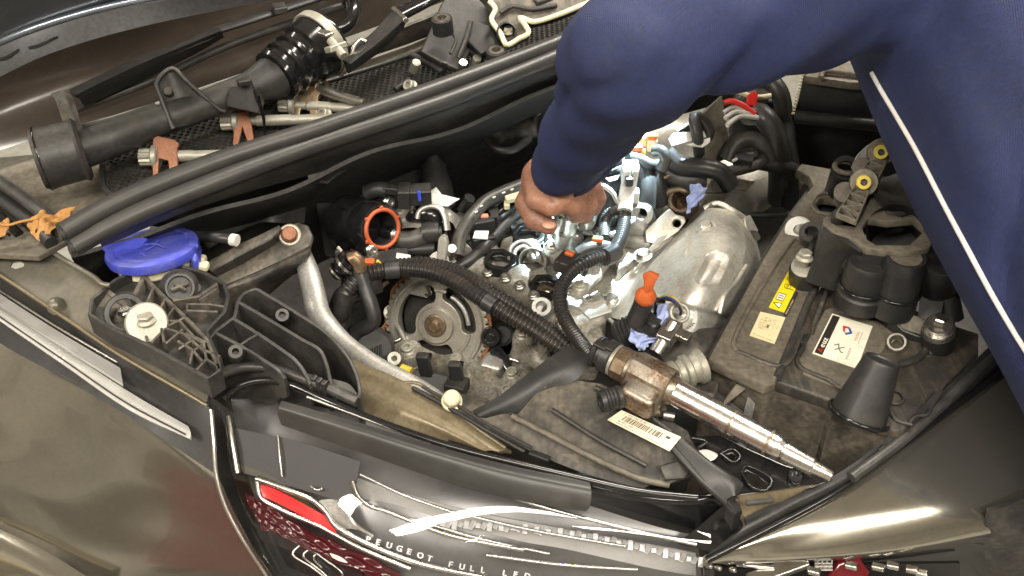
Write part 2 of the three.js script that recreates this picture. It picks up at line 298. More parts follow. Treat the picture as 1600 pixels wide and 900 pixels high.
const M = {
  paint: mk({ phys: 1, c: [.36, .338, .285], metal: .88, rough: .15, rv: .03, sp: .12, tile: .05, clearcoat: 1, clearcoatRoughness: .03 }),
  flange: mk({ phys: 1, c: [.15, .14, .115], c2: [.2, .17, .12], dirt: .5, metal: .5, rough: .42, sp: .15, clearcoat: .35, clearcoatRoughness: .3 }),
  plastic: mk({ c: [.026, .0255, .025], c2: [.075, .068, .058], dirt: .55, th: .52, rough: .5, sp: .35, bump: .00012 }),
  dusty: mk({ c: [.036, .033, .03], c2: [.12, .102, .078], dirt: .85, th: .5, streak: .35, rough: .6, sp: .5, bump: .00015, tile: .3 }),
  tan: mk({ c: [.155, .135, .104], c2: [.075, .065, .05], dirt: .8, th: .5, streak: .3, rough: .62, sp: .35, bump: .0001, tile: .3 }),
  black: mk({ c: [.018, .018, .0185], c2: [.05, .043, .036], dirt: .45, th: .55, rough: .48, sp: .3 }),
  liner: mk({ c: [.03, .029, .028], c2: [.055, .05, .043], dirt: .5, rough: .7, sp: .4 }),
  gloss: mk({ c: [.009, .009, .01], c2: [.04, .035, .03], dirt: .2, th: .58, rough: .16, rv: .06, sp: .2 }),
  rubber: mk({ c: [.03, .0295, .029], c2: [.085, .08, .072], dirt: .7, th: .5, streak: .25, rough: .42, sp: .25, bump: .0001, tile: .34 }),
  seal: mk({ c: [.026, .0255, .025], c2: [.075, .071, .065], dirt: .4, th: .5, rough: .4, rv: .03, sp: .1, tile: .5 }),
  lid: mk({ c: [.036, .033, .03], c2: [.12, .098, .07], dirt: .75, th: .55, streak: .5, rough: .5, sp: .3, tile: .2 }),
  hose: mk({ c: [.02, .02, .021], c2: [.07, .06, .05], dirt: .3, rough: .42, sp: .3 }),
  conduit: mk({ c: [.016, .016, .017], c2: [.1, .06, .03], dirt: .35, th: .55, rough: .33, sp: .2 }),
  cast: mk({ c: [.30, .285, .25], c2: [.12, .096, .062], dirt: .8, th: .5, fleck: .3, metal: .25, rough: .52, sp: .4, bump: .00028, bt: 'cast', btile: .12, tile: .16 }),
  castFine: mk({ c: [.31, .30, .27], c2: [.22, .18, .13], dirt: .5, th: .55, metal: .4, rough: .42, sp: .2, bump: .00012, bt: 'cast', btile: .1, tile: .14 }),
  shield: mk({ c: [.80, .78, .72], c2: [.34, .26, .16], dirt: .4, th: .55, fleck: .25, metal: .8, rough: .46, rv: .12, sp: .15, bump: .00005, tile: .2 }),
  steel: mk({ c: [.55, .53, .49], c2: [.22, .17, .11], dirt: .4, metal: .95, rough: .3, sp: .2, tile: .06 }),
  zinc: mk({ c: [.36, .35, .30], c2: [.26, .23, .17], dirt: .6, metal: .45, rough: .5, sp: .3, tile: .05 }),
  alu: mk({ c: [.50, .49, .47], c2: [.3, .27, .22], dirt: .35, th: .55, fleck: .12, metal: .7, rough: .45, sp: .3, tile: .12 }),
  rusty: mk({ c: [.34, .31, .26], c2: [.13, .07, .035], dirt: 1, th: .47, metal: .75, rough: .42, sp: .25, tile: .07 }),
  chrome: mk({ c: [.60, .585, .56], c2: [.33, .26, .18], dirt: .5, th: .55, metal: 1, rough: .28, sp: .08, tile: .09 }),
  bezel: mk({ c: [.13, .127, .13], c2: [.05, .05, .05], dirt: .3, metal: .4, rough: .3, rv: .03, sp: .06, tile: .1 }),
  lampGrey: mk({ c: [.56, .56, .57], c2: [.26, .26, .26], dirt: .3, metal: .5, rough: .25, rv: .03, sp: .06, tile: .1 }),
  mirror: mk({ c: [.62, .61, .60], c2: [.4, .38, .35], dirt: .4, metal: .55, rough: .14, sp: .04, tile: .1 }),
  satin: mk({ c: [.74, .73, .70], c2: [.5, .47, .42], dirt: .3, metal: .45, rough: .25, sp: .05, tile: .1 }),
  copper: mk({ c: [.27, .115, .06], c2: [.16, .07, .045], dirt: .8, metal: .25, rough: .6, sp: .4, tile: .05, bump: .0002 }),
  boltSteel: mk({ c: [.34, .33, .31], c2: [.16, .13, .09], dirt: .5, metal: .85, rough: .36, sp: .15, tile: .04 }),
  bronze: mk({ c: [.19, .12, .07], c2: [.3, .25, .18], dirt: .7, metal: .7, rough: .4, sp: .3, tile: .05 }),
  gear: mk({ c: [.46, .44, .39], c2: [.24, .19, .12], dirt: .5, metal: .6, rough: .42, sp: .2, tile: .1 }),
  belt: mk({ c: [.022, .02, .019], c2: [.1, .06, .03], dirt: .4, rough: .6, sp: .3, tile: .06 }),
  beltIn: mk({ c: [.26, .115, .04], c2: [.09, .045, .02], dirt: .6, rough: .7, sp: .4, tile: .04 }),
  blue: mk({ c: [.05, .066, .46], c2: [.13, .14, .38], dirt: .6, rough: .38, rv: .06, sp: .06, tile: .12 }),
  cream: mk({ c: [.66, .61, .43], c2: [.4, .34, .2], dirt: .5, rough: .5, sp: .12, tile: .1 }),
  white: mk({ c: [.62, .61, .58], c2: [.32, .29, .24], dirt: .5, rough: .5, sp: .1, tile: .06 }),
  orange: mk({ c: [.56, .115, .025], c2: [.28, .07, .03], dirt: .6, rough: .42, sp: .12, tile: .06 }),
  red: plain([.62, .02, .015], .4),
  green: plain([.02, .3, .1], .5),
  yellow: mk({ c: [.6, .47, .04], c2: [.32, .24, .06], dirt: .6, rough: .5, sp: .15, tile: .05 }),
  navy: mk({ phys: 1, c: [.0105, .0185, .076], c2: [.02, .023, .055], dirt: .5, rough: .85, rv: .05, sp: .22, bump: .0007, bt: 'knit', btile: .13, tile: .16, sheen: .16, sheenRoughness: .5, sheenColor: [.07, .10, .26] }),
  piping: mk({ c: [.72, .69, .66], c2: [.5, .46, .42], dirt: .4, rough: .8, sp: .1, tile: .05 }),
  skin: mk({ phys: 1, c: [.34, .165, .105], c2: [.13, .065, .05], dirt: .75, th: .5, rough: .48, rv: .1, sp: .18, bump: .00022, tile: .07 }),
  rag: mk({ c: [.30, .36, .62], c2: [.5, .54, .7], dirt: .4, rough: .9, sp: .12, bump: .0002, tile: .05 }),
  leaf: mk({ c: [.48, .25, .075], c2: [.26, .11, .03], dirt: .8, rough: .7, sp: .3, tile: .04 }),
  concrete: mk({ c: [.36, .35, .32], c2: [.26, .25, .22], dirt: .6, rough: .7, tile: 1.2 }),
  wallPaint: mk({ c: [.68, .65, .58], c2: [.4, .36, .29], dirt: .4, rough: .8, tile: 1.5 }),
  olive: mk({ phys: 1, c: [.21, .17, .105], c2: [.1, .08, .05], dirt: .5, metal: .45, rough: .42, sp: .25, clearcoat: .25, clearcoatRoughness: .35 }),
};

// ---------- workshop shell (lights the scene and is mirrored in the paint) ----------
{
  const wall = (name, c, s, m) => { const g = structure(name, 'plain workshop surface mirrored in the car paint', 'building'); part(g, name + '_slab', new THREE.BoxGeometry(...s).translate(...c), m); };
  wall('workshop_floor', [0, -.05, -.5], [9, .1, 9], M.concrete);
  wall('workshop_ceiling', [0, 3.05, -.5], [9, .1, 9], M.wallPaint);
  wall('workshop_wall', [-4.55, 1.5, -.5], [.1, 3, 9], M.wallPaint);
  wall('workshop_wall', [4.55, 1.5, -.5], [.1, 3, 9], M.wallPaint);
  wall('workshop_wall', [0, 1.5, -5.05], [9, 3, .1], M.wallPaint);
  wall('workshop_wall', [0, 1.5, 4.05], [9, 3, .1], M.wallPaint);
  const glow = new THREE.MeshStandardMaterial({ color: 0xffffff, emissive: LAMP_WARM, emissiveIntensity: 6 });
  LAMPS.forEach((l, i) => {
    const g = thing('ceiling_lamp', 'long fluorescent ceiling lamp above the ' + l.of, 'lamp', 'ceiling lamps');
    const tr = (x) => x.rotateY(l.turn).translate(...l.at);
    part(g, 'lamp_housing', tr(new THREE.BoxGeometry(l.len + .06, .07, l.wid + .06).translate(0, .05, 0)), M.white);
    part(g, 'lamp_tube', tr(new THREE.BoxGeometry(l.len, .012, l.wid).translate(0, .008, 0)), glow);
    const a = new THREE.RectAreaLight(LAMP_WARM, l.k, l.len, l.wid); a.position.set(l.at[0], l.at[1] - .01, l.at[2]); a.rotation.order = 'YXZ'; a.rotation.set(-Math.PI / 2, l.turn, 0); scene.add(a);
  });
  // things standing behind the photographer, mirrored in the fender; trolley added for its reflection
  const tr = thing('added_trolley', 'red tool trolley added for the red reflection in the fender', 'trolley'), redP = plain([.22, .012, .01], .4);
  part(tr, 'cabinet', new RoundedBoxGeometry(.7, .8, .45, 2, .02).translate(-1.35, .52, .55), redP);
  for (let i = 0; i < 4; i++) part(tr, 'drawer', new RoundedBoxGeometry(.64, .16, .02, 2, .006).translate(-1.35, .22 + i * .19, .322), redP);
  for (const [x, z] of [[-1.63, .38], [-1.07, .38], [-1.63, .72], [-1.07, .72]]) part(tr, 'castor', new THREE.CylinderGeometry(.06, .06, .04, 20).rotateZ(Math.PI / 2).translate(x, .06, z), M.black);
  const rk = thing('parts_shelf', 'steel shelf with yellow boxes mirrored in the fender', 'shelf');
  const rm = new THREE.Matrix4().makeRotationY(.96).setPosition(-2.7, 0, .95), R2 = (x) => x.applyMatrix4(rm);
  for (const y of [.3, .75, 1.2, 1.65]) part(rk, 'shelf_board', R2(new THREE.BoxGeometry(2.4, .03, .45).translate(0, y, 0)), M.alu);
  for (const x of [-1.18, 1.18]) for (const z of [-.2, .2]) part(rk, 'upright', R2(new THREE.BoxGeometry(.04, 1.9, .04).translate(x, .95, z)), M.alu);
  const bx = [[M.yellow, 'yellow'], [M.white, 'white'], [M.tan, 'brown'], [M.cream, 'cream']];
  for (let i = 0; i < 12; i++) { const y = [.315, .765, 1.215][i % 3], [m, cn] = bx[i % 4], q = thing('storage_box', cn + ' storage box on the ' + ['bottom', 'middle', 'top'][i % 3] + ' shelf mirrored in the fender', 'box', 'boxes on the shelf'); part(q, 'box_body', R2(new RoundedBoxGeometry(.22 + .14 * rnd(), .2 + .14 * rnd(), .3, 2, .01).translate(-.9 + Math.floor(i / 3) * .55 + .12 * (i % 3), y + .13, .02)), m); }
  // the mechanic's head torch, above the picture
  const h = thing('head_torch', 'small round head torch shining onto the engine beside the hand', 'torch');
  const p = v3(...HEADLAMP.at), q = v3(...HEADLAMP.aim), d = q.clone().sub(p).normalize();
  part(h, 'torch_body', lathe(p.clone().addScaledVector(d, -.035), p.clone().addScaledVector(d, .006), [[0, 0], [0, .016], [.6, .02], [1, .022], [1, .019], [.8, .018], [.8, 0]], 24), M.black);
  part(h, 'torch_lens', lathe(p.clone().addScaledVector(d, -.002), p.clone().addScaledVector(d, .002), [[0, 0], [0, .0175], [1, .0175], [1, 0]], 24), new THREE.MeshStandardMaterial({ color: 0xffffff, emissive: new THREE.Color(.8, .9, 1), emissiveIntensity: 4 }));
  const s = new THREE.SpotLight(new THREE.Color(.64, .87, 1), HEADLAMP.k, 0, HEADLAMP.angle, .8, 2); s.position.copy(p).addScaledVector(d, .012); s.target.position.copy(q); s.castShadow = true; scene.add(s, s.target);
}

// ---------- bay enclosure ----------
{
  const g = thing('firewall', 'dark sound-deadening panels lining the back of the engine bay below the cowl', 'panel');
  part(g, 'firewall_panel', patch([[[112, 404, .915], [350, 330, .94], [600, 240, .95], [850, 150, .96], [1100, 40, .96]], [[150, 462, .84], [380, 380, .82], [620, 300, .80], [850, 210, .80], [1150, 90, .80]], [[200, 560, .70], [430, 440, .66], [640, 360, .62], [860, 280, .6], [1180, 180, .6]]], 60, 24, .004, { disp: (u, v) => .004 * Math.sin(u * 23 + v * 5) * Math.sin(v * 9 + u * 3) }), M.liner);
  part(g, 'liner_fold', patch([[[232, 352, .93], [330, 310, .93], [470, 262, .925]], [[300, 362, .90], [380, 322, .895], [482, 282, .88]], [[330, 385, .885], [400, 350, .87], [475, 350, .86]]], 24, 16, .003, { disp: (u, v) => .0025 * Math.sin(u * 11 + v * 4) }), M.plastic);
  part(g, 'liner_panel', patch([[[482, 290, .88], [540, 268, .87], [660, 240, .86]], [[500, 330, .86], [545, 320, .84], [650, 300, .82]], [[510, 400, .8], [540, 400, .79], [620, 380, .78]]], 20, 20, .003, { disp: (u, v) => .004 * Math.sin(u * 8) * v }), M.liner);
  part(g, 'heat_pad', plate([[488, 282], [505, 250], [560, 228], [660, 196], [668, 204], [600, 235], [540, 262], [512, 283]], .004, { h: .935 }), M.plastic);
  part(g, 'pad_edge', tube([[488, 284, .935], [506, 280, .934], [512, 262, .937], [525, 246, .94], [560, 232, .94], [592, 222, .94]], .0009), M.white);
  part(g, 'wire_clip', tube([[618, 198, .93], [622, 206, .93], [645, 200, .93], [660, 190, .93], [664, 182, .93]], .0009), M.white);
  const u = thing('undertray', 'dark plastic tray below the engine closing the bottom of the bay', 'tray');
  part(u, 'tray_sheet', new THREE.BoxGeometry(1.6, .01, 1.3).translate(.25, .56, -.95), M.liner);
  part(u, 'rear_wall', patch([[[1100, 40, .96], [1400, -60, .96], [1750, -150, .96]], [[1130, 90, .7], [1430, 0, .7], [1800, -60, .7]]], 20, 6, .004), M.liner);
  part(u, 'side_wall', patch([[[1720, -150, .96], [1750, 200, .9], [1760, 560, .86]], [[1730, -80, .6], [1760, 280, .6], [1750, 640, .6]]], 10, 6, .004), M.liner);
  part(u, 'wing_wall', patch([[[40, 395, .915], [170, 470, .91], [330, 610, .875]], [[140, 470, .80], [260, 540, .78], [400, 650, .76]], [[220, 540, .6], [330, 620, .6], [500, 740, .6]]], 20, 8, .004), M.liner);
}

// ---------- front fender ----------
{
  const g = thing('front_fender', 'dark bronze metallic front fender with chrome trim strip, beside the headlight', 'fender');
  part(g, 'fender_skin', patch([
    [[-120, 452, .868], [0, 532, .862], [160, 622, .852], [336, 738, .83]],
    [[-120, 470, .860], [0, 552, .852], [162, 642, .842], [345, 758, .82]],
    [[-130, 560, .815], [0, 640, .805], [180, 730, .80], [372, 815, .795]],
    [[-130, 680, .76], [0, 742, .752], [190, 820, .75], [398, 862, .775]],
    [[-130, 800, .70], [0, 830, .695], [200, 905, .70], [430, 915, .75]],
    [[-130, 960, .60], [0, 985, .6], [210, 1010, .62], [450, 1010, .69]]], 60, 60, .0012), M.paint);
  part(g, 'side_crease', patch([[[-60, 800, .705], [60, 855, .70], [150, 910, .695]], [[-60, 830, .70], [50, 890, .695], [120, 940, .69]], [[-60, 940, .66], [40, 960, .66], [110, 980, .66]]], 20, 10, .0012), M.paint);
  const fl = part(g, 'top_flange', plate([[-60, 342, .936], [38, 362, .93], [70, 385, .928], [158, 441, .92], [250, 510, .906], [336, 600, .882], [322, 634, .876], [190, 556, .893], [0, 430, .917], [-60, 392, .924]], .0022, { holes: [[[14, 417, .919], [20, 410, .92], [32, 407, .922], [39, 410, .922], [36, 416, .921], [22, 421, .919]]] }), M.flange);
  part(fl, 'flange_lip', tube([[38, 362, .932], [70, 386, .93], [110, 412, .926], [148, 434, .923], [160, 444, .921], [172, 446, .92]], .0024), M.flange);
  part(fl, 'flange_edge', tube([[-60, 392, .926], [0, 430, .919], [100, 496, .907], [190, 556, .895], [280, 608, .884], [324, 634, .878]], .0016), M.olive);
  part(fl, 'rubber_stop', lathe([4, 383, .928], [4, 380, .934], [[0, 0], [0, .011], [.6, .011], [1, .008], [1, .005], [.3, .004], [.3, 0]], 24), M.rubber);
  part(fl, 'grease_dab', lathe([88, 478, .9085], [88, 476, .913], [[0, 0], [0, .008], [.6, .006], [1, .002], [1, 0]], 10), M.flange);
  part(fl, 'paint_chip', plate([[183, 525, .897], [192, 523, .897], [195, 532, .896], [188, 540, .894], [181, 533, .896]], .003), M.white);
  part(fl, 'flange_strip', tube([[196, 536, .9], [240, 562, .894], [282, 586, .889]], .0028, { flat: .6 }), M.flange);
  // black trim below the flange, the mirror insert, the chrome spear
  part(g, 'trim_panel', patch([[[-60, 396, .916], [0, 434, .908], [100, 498, .898], [200, 562, .886], [328, 637, .868]], [[-60, 430, .892], [0, 470, .886], [100, 528, .877], [200, 595, .867], [332, 690, .849]], [[-60, 485, .868], [0, 536, .862], [100, 592, .855], [200, 650, .848], [337, 741, .83]]], 50, 10, .004), M.black);
  part(g, 'mirror_insert', patch([[[-60, 418, .906], [0, 459, .899], [90, 517, .888], [188, 575, .876]], [[-60, 435, .905], [0, 476, .898], [90, 535, .887], [192, 600, .874]]], 30, 4, .003), M.mirror);
  part(g, 'insert_rim', tube([[-60, 414, .906], [0, 454, .899], [90, 511, .89], [184, 566, .878]], .0012), M.steel);
  const sp = part(g, 'chrome_spear', patch([[[-60, 438, .8945], [0, 479, .888], [100, 545, .8775], [200, 611, .8675], [294, 666, .8575]], [[-60, 447, .8945], [0, 489, .888], [100, 557, .8775], [200, 625, .8670], [298, 676, .8575]], [[-60, 458, .8925], [0, 501, .886], [100, 570, .8755], [200, 639, .8645], [297, 686, .8555]]], 50, 8, .003), M.satin);
  part(sp, 'spear_groove', tube([[-60, 453, .8955], [0, 495, .889], [100, 563, .8785], [200, 631, .8675], [290, 679, .8585]], .0007), M.black);
  part(g, 'edge_gap_seal', tube([[330, 640, .868], [334, 690, .852], [338, 742, .832], [352, 790, .812], [378, 840, .79], [420, 905, .758]], .0018), M.steel);
}

// ---------- headlight ----------
{
  const g = thing('headlight', 'large clear headlight with red reflector strip and raised lettering on its lens', 'headlight');
  const rows = [
    [[336, 612, .872], [560, 650, .872], [830, 752, .852], [1110, 835, .830]],
    [[346, 665, .855], [570, 722, .859], [838, 800, .842], [1112, 860, .822]],
    [[362, 735, .831], [585, 795, .843], [846, 850, .826], [1115, 884, .810]],
    [[388, 815, .798], [605, 872, .820], [855, 905, .804], [1118, 915, .792]],
    [[425, 905, .752], [625, 955, .785], [865, 970, .772], [1120, 975, .76]]];
  const tb0 = (l, r, dz, m) => part(g, 'upper_bezel_line', tube(l.map(p => V(...p).add(v3(-.03 * dz, -.72 * dz, -.69 * dz))), r), m);
  const inner = (r, dz) => r.map(l => l.map(([x, y, h]) => { const p = V(x, y, h); return p.add(v3(-.03 * dz, -.72 * dz, -.69 * dz)); }));
  tb0([[548, 690, .868], [640, 722, .861], [740, 756, .852], [840, 790, .843], [960, 822, .834], [1090, 852, .824]], .0014, .004, M.chrome);
  part(g, 'housing', patch(inner(rows, .05), 40, 30, .002), M.bezel);
  // masks and reflectors inside
  part(g, 'smoke_mask', patch(inner([[[356, 668, .858], [460, 690, .858], [560, 722, .852]], [[372, 740, .836], [470, 768, .834], [545, 790, .83]]], .016), 30, 8, .0015), plain([.014, .013, .015], .55));
  const bowl = inner([[[540, 748, .846], [700, 795, .834], [900, 835, .82], [1100, 872, .806]], [[560, 800, .82], [700, 850, .808], [900, 878, .797], [1100, 900, .785]], [[590, 822, .81], [720, 880, .795], [900, 900, .785], [1100, 912, .775]]], .03);
  part(g, 'reflector', patch(bowl, 60, 14, .0015), M.lampGrey);
  for (let i = 0; i < 46; i++) { const t = i / 45, x = 690 + t * 420, y = 822 + t * 64 - 14 * Math.sin(t * 3.1), h = .826 - t * .026; part(g, 'light_prism', block(V(x, y, h).add(v3(0, -.011, -.011)), [.0042, .0022, .004 + .002 * (i % 3)], v3(1, 0, .15 + .5 * (i % 2)), v3(.2 * ((i % 2) - .5), 1, .5), .0004), M.lampGrey); }
  const strip = inner([[[398, 757, .828], [430, 768, .826], [490, 800, .815], [510, 812, .812]], [[404, 776, .822], [440, 793, .816], [490, 820, .808], [525, 840, .802]]], .012);
  part(g, 'red_strip', patch(strip, 20, 5, .002), plain([.6, .025, .03], .25));
  const tb = (l, r, dz, m, n = 'light_guide') => part(g, n, tube(l.map(p => V(...p).add(v3(-.03 * dz, -.72 * dz, -.69 * dz))), r), m);
  tb([[396, 748, .832], [440, 764, .829], [486, 783, .823], [505, 800, .816], [520, 822, .808], [560, 846, .80], [650, 882, .79], [760, 905, .782]], .0024, .010, M.chrome);
  tb([[398, 750, .83], [403, 778, .82], [430, 795, .814], [500, 826, .804], [560, 858, .795], [640, 892, .787]], .002, .010, M.chrome);
  tb([[548, 752, .845], [556, 775, .836], [575, 792, .828], [600, 800, .826], [700, 838, .814], [820, 862, .806]], .002, .012, M.chrome);
  part(g, 'matte_blade', patch(inner([[[488, 784, .822], [520, 782, .824], [536, 800, .82]], [[505, 808, .812], [535, 806, .815], [552, 824, .81]], [[530, 828, .803], [556, 830, .804], [580, 842, .80]]], .011), 12, 8, .002), M.alu);
  for (const [a, b, r] of [[[560, 742, .846], [700, 800, .83], .0012], [[700, 800, .83], [980, 856, .81], .0011], [[640, 812, .822], [860, 868, .803], .0012], [[760, 870, .80], [1000, 893, .79], .0014], [[482, 760, .838], [500, 765, .837], .001], [[430, 680, .858], [436, 745, .838], .0009]]) tb([a, [(a[0] + b[0]) / 2, (a[1] + b[1]) / 2 + 4, (a[2] + b[2]) / 2], b], r, .012, M.chrome, 'bezel_line');
  tb([[352, 650, .862], [358, 690, .852], [366, 740, .836]], .0022, .012, M.steel, 'side_marker');
  // turn lamp in the lower corner: band coloured as a red reflection, black well, bright loops
  part(g, 'red_reflection_band', patch(inner([[[378, 770, .826], [420, 796, .815], [500, 842, .80], [620, 895, .785]], [[392, 805, .81], [430, 822, .805], [505, 862, .79], [625, 912, .776]], [[408, 830, .798], [440, 842, .797], [510, 876, .784], [628, 922, .77]]], .010), 60, 24, .0015, { disp: (u, v) => .0012 * Math.sin(u * 34 + v * 9) + .0008 * Math.sin(u * 13 - v * 17) }), plain([.05, .004, .007], .15));
  part(g, 'lower_bezel', patch(inner([[[412, 832, .798], [480, 858, .792], [560, 900, .782]], [[440, 890, .77], [500, 915, .768], [580, 940, .765]]], .022), 14, 8, .002), M.gloss);
  for (let i = 0; i < 4; i++) { const q = [0, 14, 28, 42][i], z = .792 - i * .004; tb([[468 + q * 1.6, 852 + q * .2, z], [500 + q, 875 + q * .3, z - .01], [532 + q * .6, 902 + q * .3, z - .02], [520 + q * .4, 912 + q * .2, z - .024], [480 + q * .8, 888 + q * .2, z - .014], [452 + q * 1.2, 868 + q * .2, z - .004], [468 + q * 1.6, 852 + q * .2, z]], .0009, .014, M.chrome, 'lamp_loop'); }
  part(g, 'pale_reflector', patch(inner([[[508, 860, .793], [530, 868, .79], [560, 888, .785]], [[515, 874, .788], [535, 884, .785], [556, 892, .782]]], .013), 8, 4, .002), M.white);
  // lens
  const lens = new THREE.MeshPhysicalMaterial({ color: 0xffffff, roughness: .03, transmission: 1, thickness: 0, ior: 1.5 });
  part(g, 'lens', patch(rows, 140, 90, 0), lens);
  // raised lettering along the lower lens
  const font = await new FontLoader().loadAsync('fonts/droid/droid_sans_bold.typeface.json');
  const word = 'PEUGEOT FULL LED', L0 = [[570, 845, .8225], [620, 860, .820], [672, 877, .8165], [704, 886, .814], [750, 894, .812], [840, 906, .806]].map(p => V(...p)), lc = new THREE.CatmullRomCurve3(L0);
  for (let i = 0; i < word.length; i++) { if (word[i] === ' ') continue; const t = i / word.length * .98, p = lc.getPointAt(t), d = lc.getTangentAt(t), n = v3(-.02, .72, .69), up = n.clone().cross(d).normalize(); const tg = new TextGeometry(word[i], { font, size: .0042, depth: .0004, curveSegments: 3, bevelEnabled: false }); tg.scale(1.35, 1, 1); tg.applyMatrix4(new THREE.Matrix4().makeBasis(d, up, d.clone().cross(up)).setPosition(p.addScaledVector(n, .0008))); part(g, 'raised_letter', tg, M.lampGrey); }
  // upper edge: rubber trim, black bar, steel line drawn as the lip highlight
  part(g, 'edge_rubber', tube([[318, 632, .866], [322, 608, .874], [340, 588, .882], [372, 575, .888], [415, 574, .888], [455, 584, .885], [500, 600, .882], [560, 628, .876]], .0085, { flat: .55 }), M.rubber);
  part(g, 'edge_lip', tube([[350, 622, .874], [372, 604, .880], [410, 594, .883], [450, 600, .882], [520, 630, .878], [600, 662, .872], [700, 696, .866], [800, 722, .862], [900, 746, .857], [1000, 768, .853], [1090, 778, .851]], .003), M.gloss);
  part(g, 'edge_highlight', tube([[480, 620, .880], [560, 650, .875], [650, 684, .868], [740, 710, .864]], .0012), M.steel);
  const bar = part(g, 'seal_bar', patch([[[440, 626, .8815], [560, 660, .876], [700, 702, .868], [800, 728, .863], [921, 752, .857]], [[436, 636, .8815], [556, 672, .876], [697, 716, .868], [800, 744, .862], [924, 768, .856]], [[434, 648, .875], [556, 690, .868], [697, 740, .858], [800, 768, .853], [922, 790, .848]], [[440, 664, .866], [560, 706, .859], [700, 754, .85], [800, 780, .846], [915, 799, .843]]], 50, 18, .006), M.seal);
  bar.name = 'seal_bar';
}

// ---------- windscreen, bonnet edge (solid stand-in for a reflection), wipers ----------
{
  const g = thing('windscreen', 'dark windscreen glass sloping up behind the wipers', 'windscreen');
  part(g, 'glass', patch([[[-160, 300, .955], [0, 235, .957], [300, 140, .958], [620, 30, .96], [900, -80, .962]], [[-160, 200, 1.0], [0, 135, 1.005], [300, 40, 1.01], [620, -60, 1.02], [900, -160, 1.02]], [[-160, 60, 1.075], [0, 0, 1.085], [300, -80, 1.09], [620, -170, 1.09], [900, -260, 1.09]]], 30, 14, .005), mk({ c: [.034, .027, .022], c2: [.06, .047, .036], dirt: .3, rough: .12, rv: .04, sp: .06 }));
  part(g, 'corner_seal', tube([[-60, 250, .965], [10, 292, .955], [60, 330, .945], [98, 362, .94]], .007), M.rubber);
  part(g, 'corner_moulding', tube([[-60, 275, .96], [0, 312, .952], [50, 350, .943], [80, 380, .94]], .006), M.black);
  part(g, 'corner_rail', tube([[-60, 300, .95], [0, 338, .945], [30, 366, .938]], .004), M.gloss);
  const b = thing('bonnet_reflection', 'solid stand-in for the mirrored edge of the grey bonnet hanging above the windscreen', 'bonnet_reflection');  // solid panel stands in for a reflection in the windscreen
  part(b, 'reflected_bonnet_sheet', patch([[[-120, 125, 1.085], [0, 62, 1.09], [110, 22, 1.095], [230, -6, 1.1], [420, -30, 1.105]], [[-120, 100, 1.11], [0, 34, 1.115], [110, -5, 1.12], [230, -35, 1.125], [420, -60, 1.13]], [[-120, 20, 1.17], [0, -50, 1.18], [110, -90, 1.18], [230, -120, 1.19], [420, -140, 1.19]]], 30, 12, .002), mk({ phys: 1, c: [.10, .108, .12], metal: .4, rough: .4, sp: .1, clearcoat: .6, clearcoatRoughness: .1 }));
  part(b, 'reflected_bonnet_hem', tube([[-120, 128, 1.084], [0, 64, 1.09], [110, 25, 1.095], [230, -3, 1.1], [420, -28, 1.105]], .003), mk({ c: [.42, .47, .56], metal: .7, rough: .25, sp: .05 }));
  part(b, 'seam_flange', patch([[[-120, 135, 1.08], [0, 72, 1.085], [110, 33, 1.09], [230, 5, 1.095], [420, -20, 1.1]], [[-120, 190, 1.06], [0, 120, 1.065], [100, 76, 1.07], [250, 35, 1.075], [480, -10, 1.08]]], 30, 6, .0015), mk({ c: [.17, .175, .19], c2: [.1, .095, .09], dirt: .5, metal: .3, rough: .4, sp: .2 }));
  for (const [a, c] of [[[0, 92], [30, 78]], [[45, 75], [90, 58]], [[110, 48], [150, 38]], [[170, 33], [240, 18]]]) part(b, 'sealant_bead', tube([[a[0], a[1], 1.078], [(a[0] + c[0]) / 2, (a[1] + c[1]) / 2 + 2, 1.079], [c[0], c[1], 1.08]], .0011, { noise: .4 }), M.liner);
}
{
  const g = thing('wiper_arm', 'broad black wiper arm lying along the base of the windscreen', 'wiper', 'wipers');
  part(g, 'arm_cover', patch([[[108, 140, 1.005], [200, 96, 1.01], [300, 58, 1.015], [338, 40, 1.018]], [[118, 148, 1.012], [210, 104, 1.017], [306, 64, 1.022], [345, 48, 1.022]], [[132, 166, .99], [230, 122, .995], [310, 82, 1.0], [350, 58, 1.008]]], 30, 8, .006), M.black);
  part(g, 'arm_rod', tube([[340, 47, 1.015], [400, 28, 1.02], [450, 12, 1.02], [560, -25, 1.025]], .007, { flat: .5 }), M.black);
  part(g, 'blade_clip', block([437, 13, 1.026], [.014, .007, .016], v3(.9, 0, -.4)), M.plastic);
  part(g, 'wiper_blade', tube([[120, 170, .982], [240, 125, .988], [340, 78, .995], [420, 48, 1.0], [560, 0, 1.0]], .004), M.rubber);
  const k = thing('wiper_arm', 'slim folded black wiper arm beside the ribbed rubber hose', 'wiper', 'wipers');
  part(k, 'arm_cover', patch([[[530, 92, 1.0], [580, 52, 1.01], [612, 18, 1.02]], [[548, 100, 1.01], [596, 62, 1.018], [634, 28, 1.026]], [[545, 115, .99], [598, 78, 1.0], [632, 42, 1.008]]], 14, 8, .006), M.black);
  part(k, 'arm_rod', tube([[618, 26, 1.016], [660, 4, 1.02], [720, -30, 1.02]], .010, { flat: .6 }), M.gloss);
  part(k, 'arm_hinge', rod([615, 14, 1.02], [634, 32, 1.025], .003), M.steel);
  part(k, 'hook_rod', tube([[532, 118, .985], [545, 98, 1.0], [555, 70, 1.012], [566, 62, 1.014], [572, 66, 1.012]], .0022), M.steel);
  const h = thing('coolant_hose', 'thin black bent hose by the windscreen', 'hose');
  part(h, 'hose', tube([[500, 52, .985], [540, 40, .99], [552, 18, 1.0], [545, -10, 1.01]], .008), M.gloss);
}
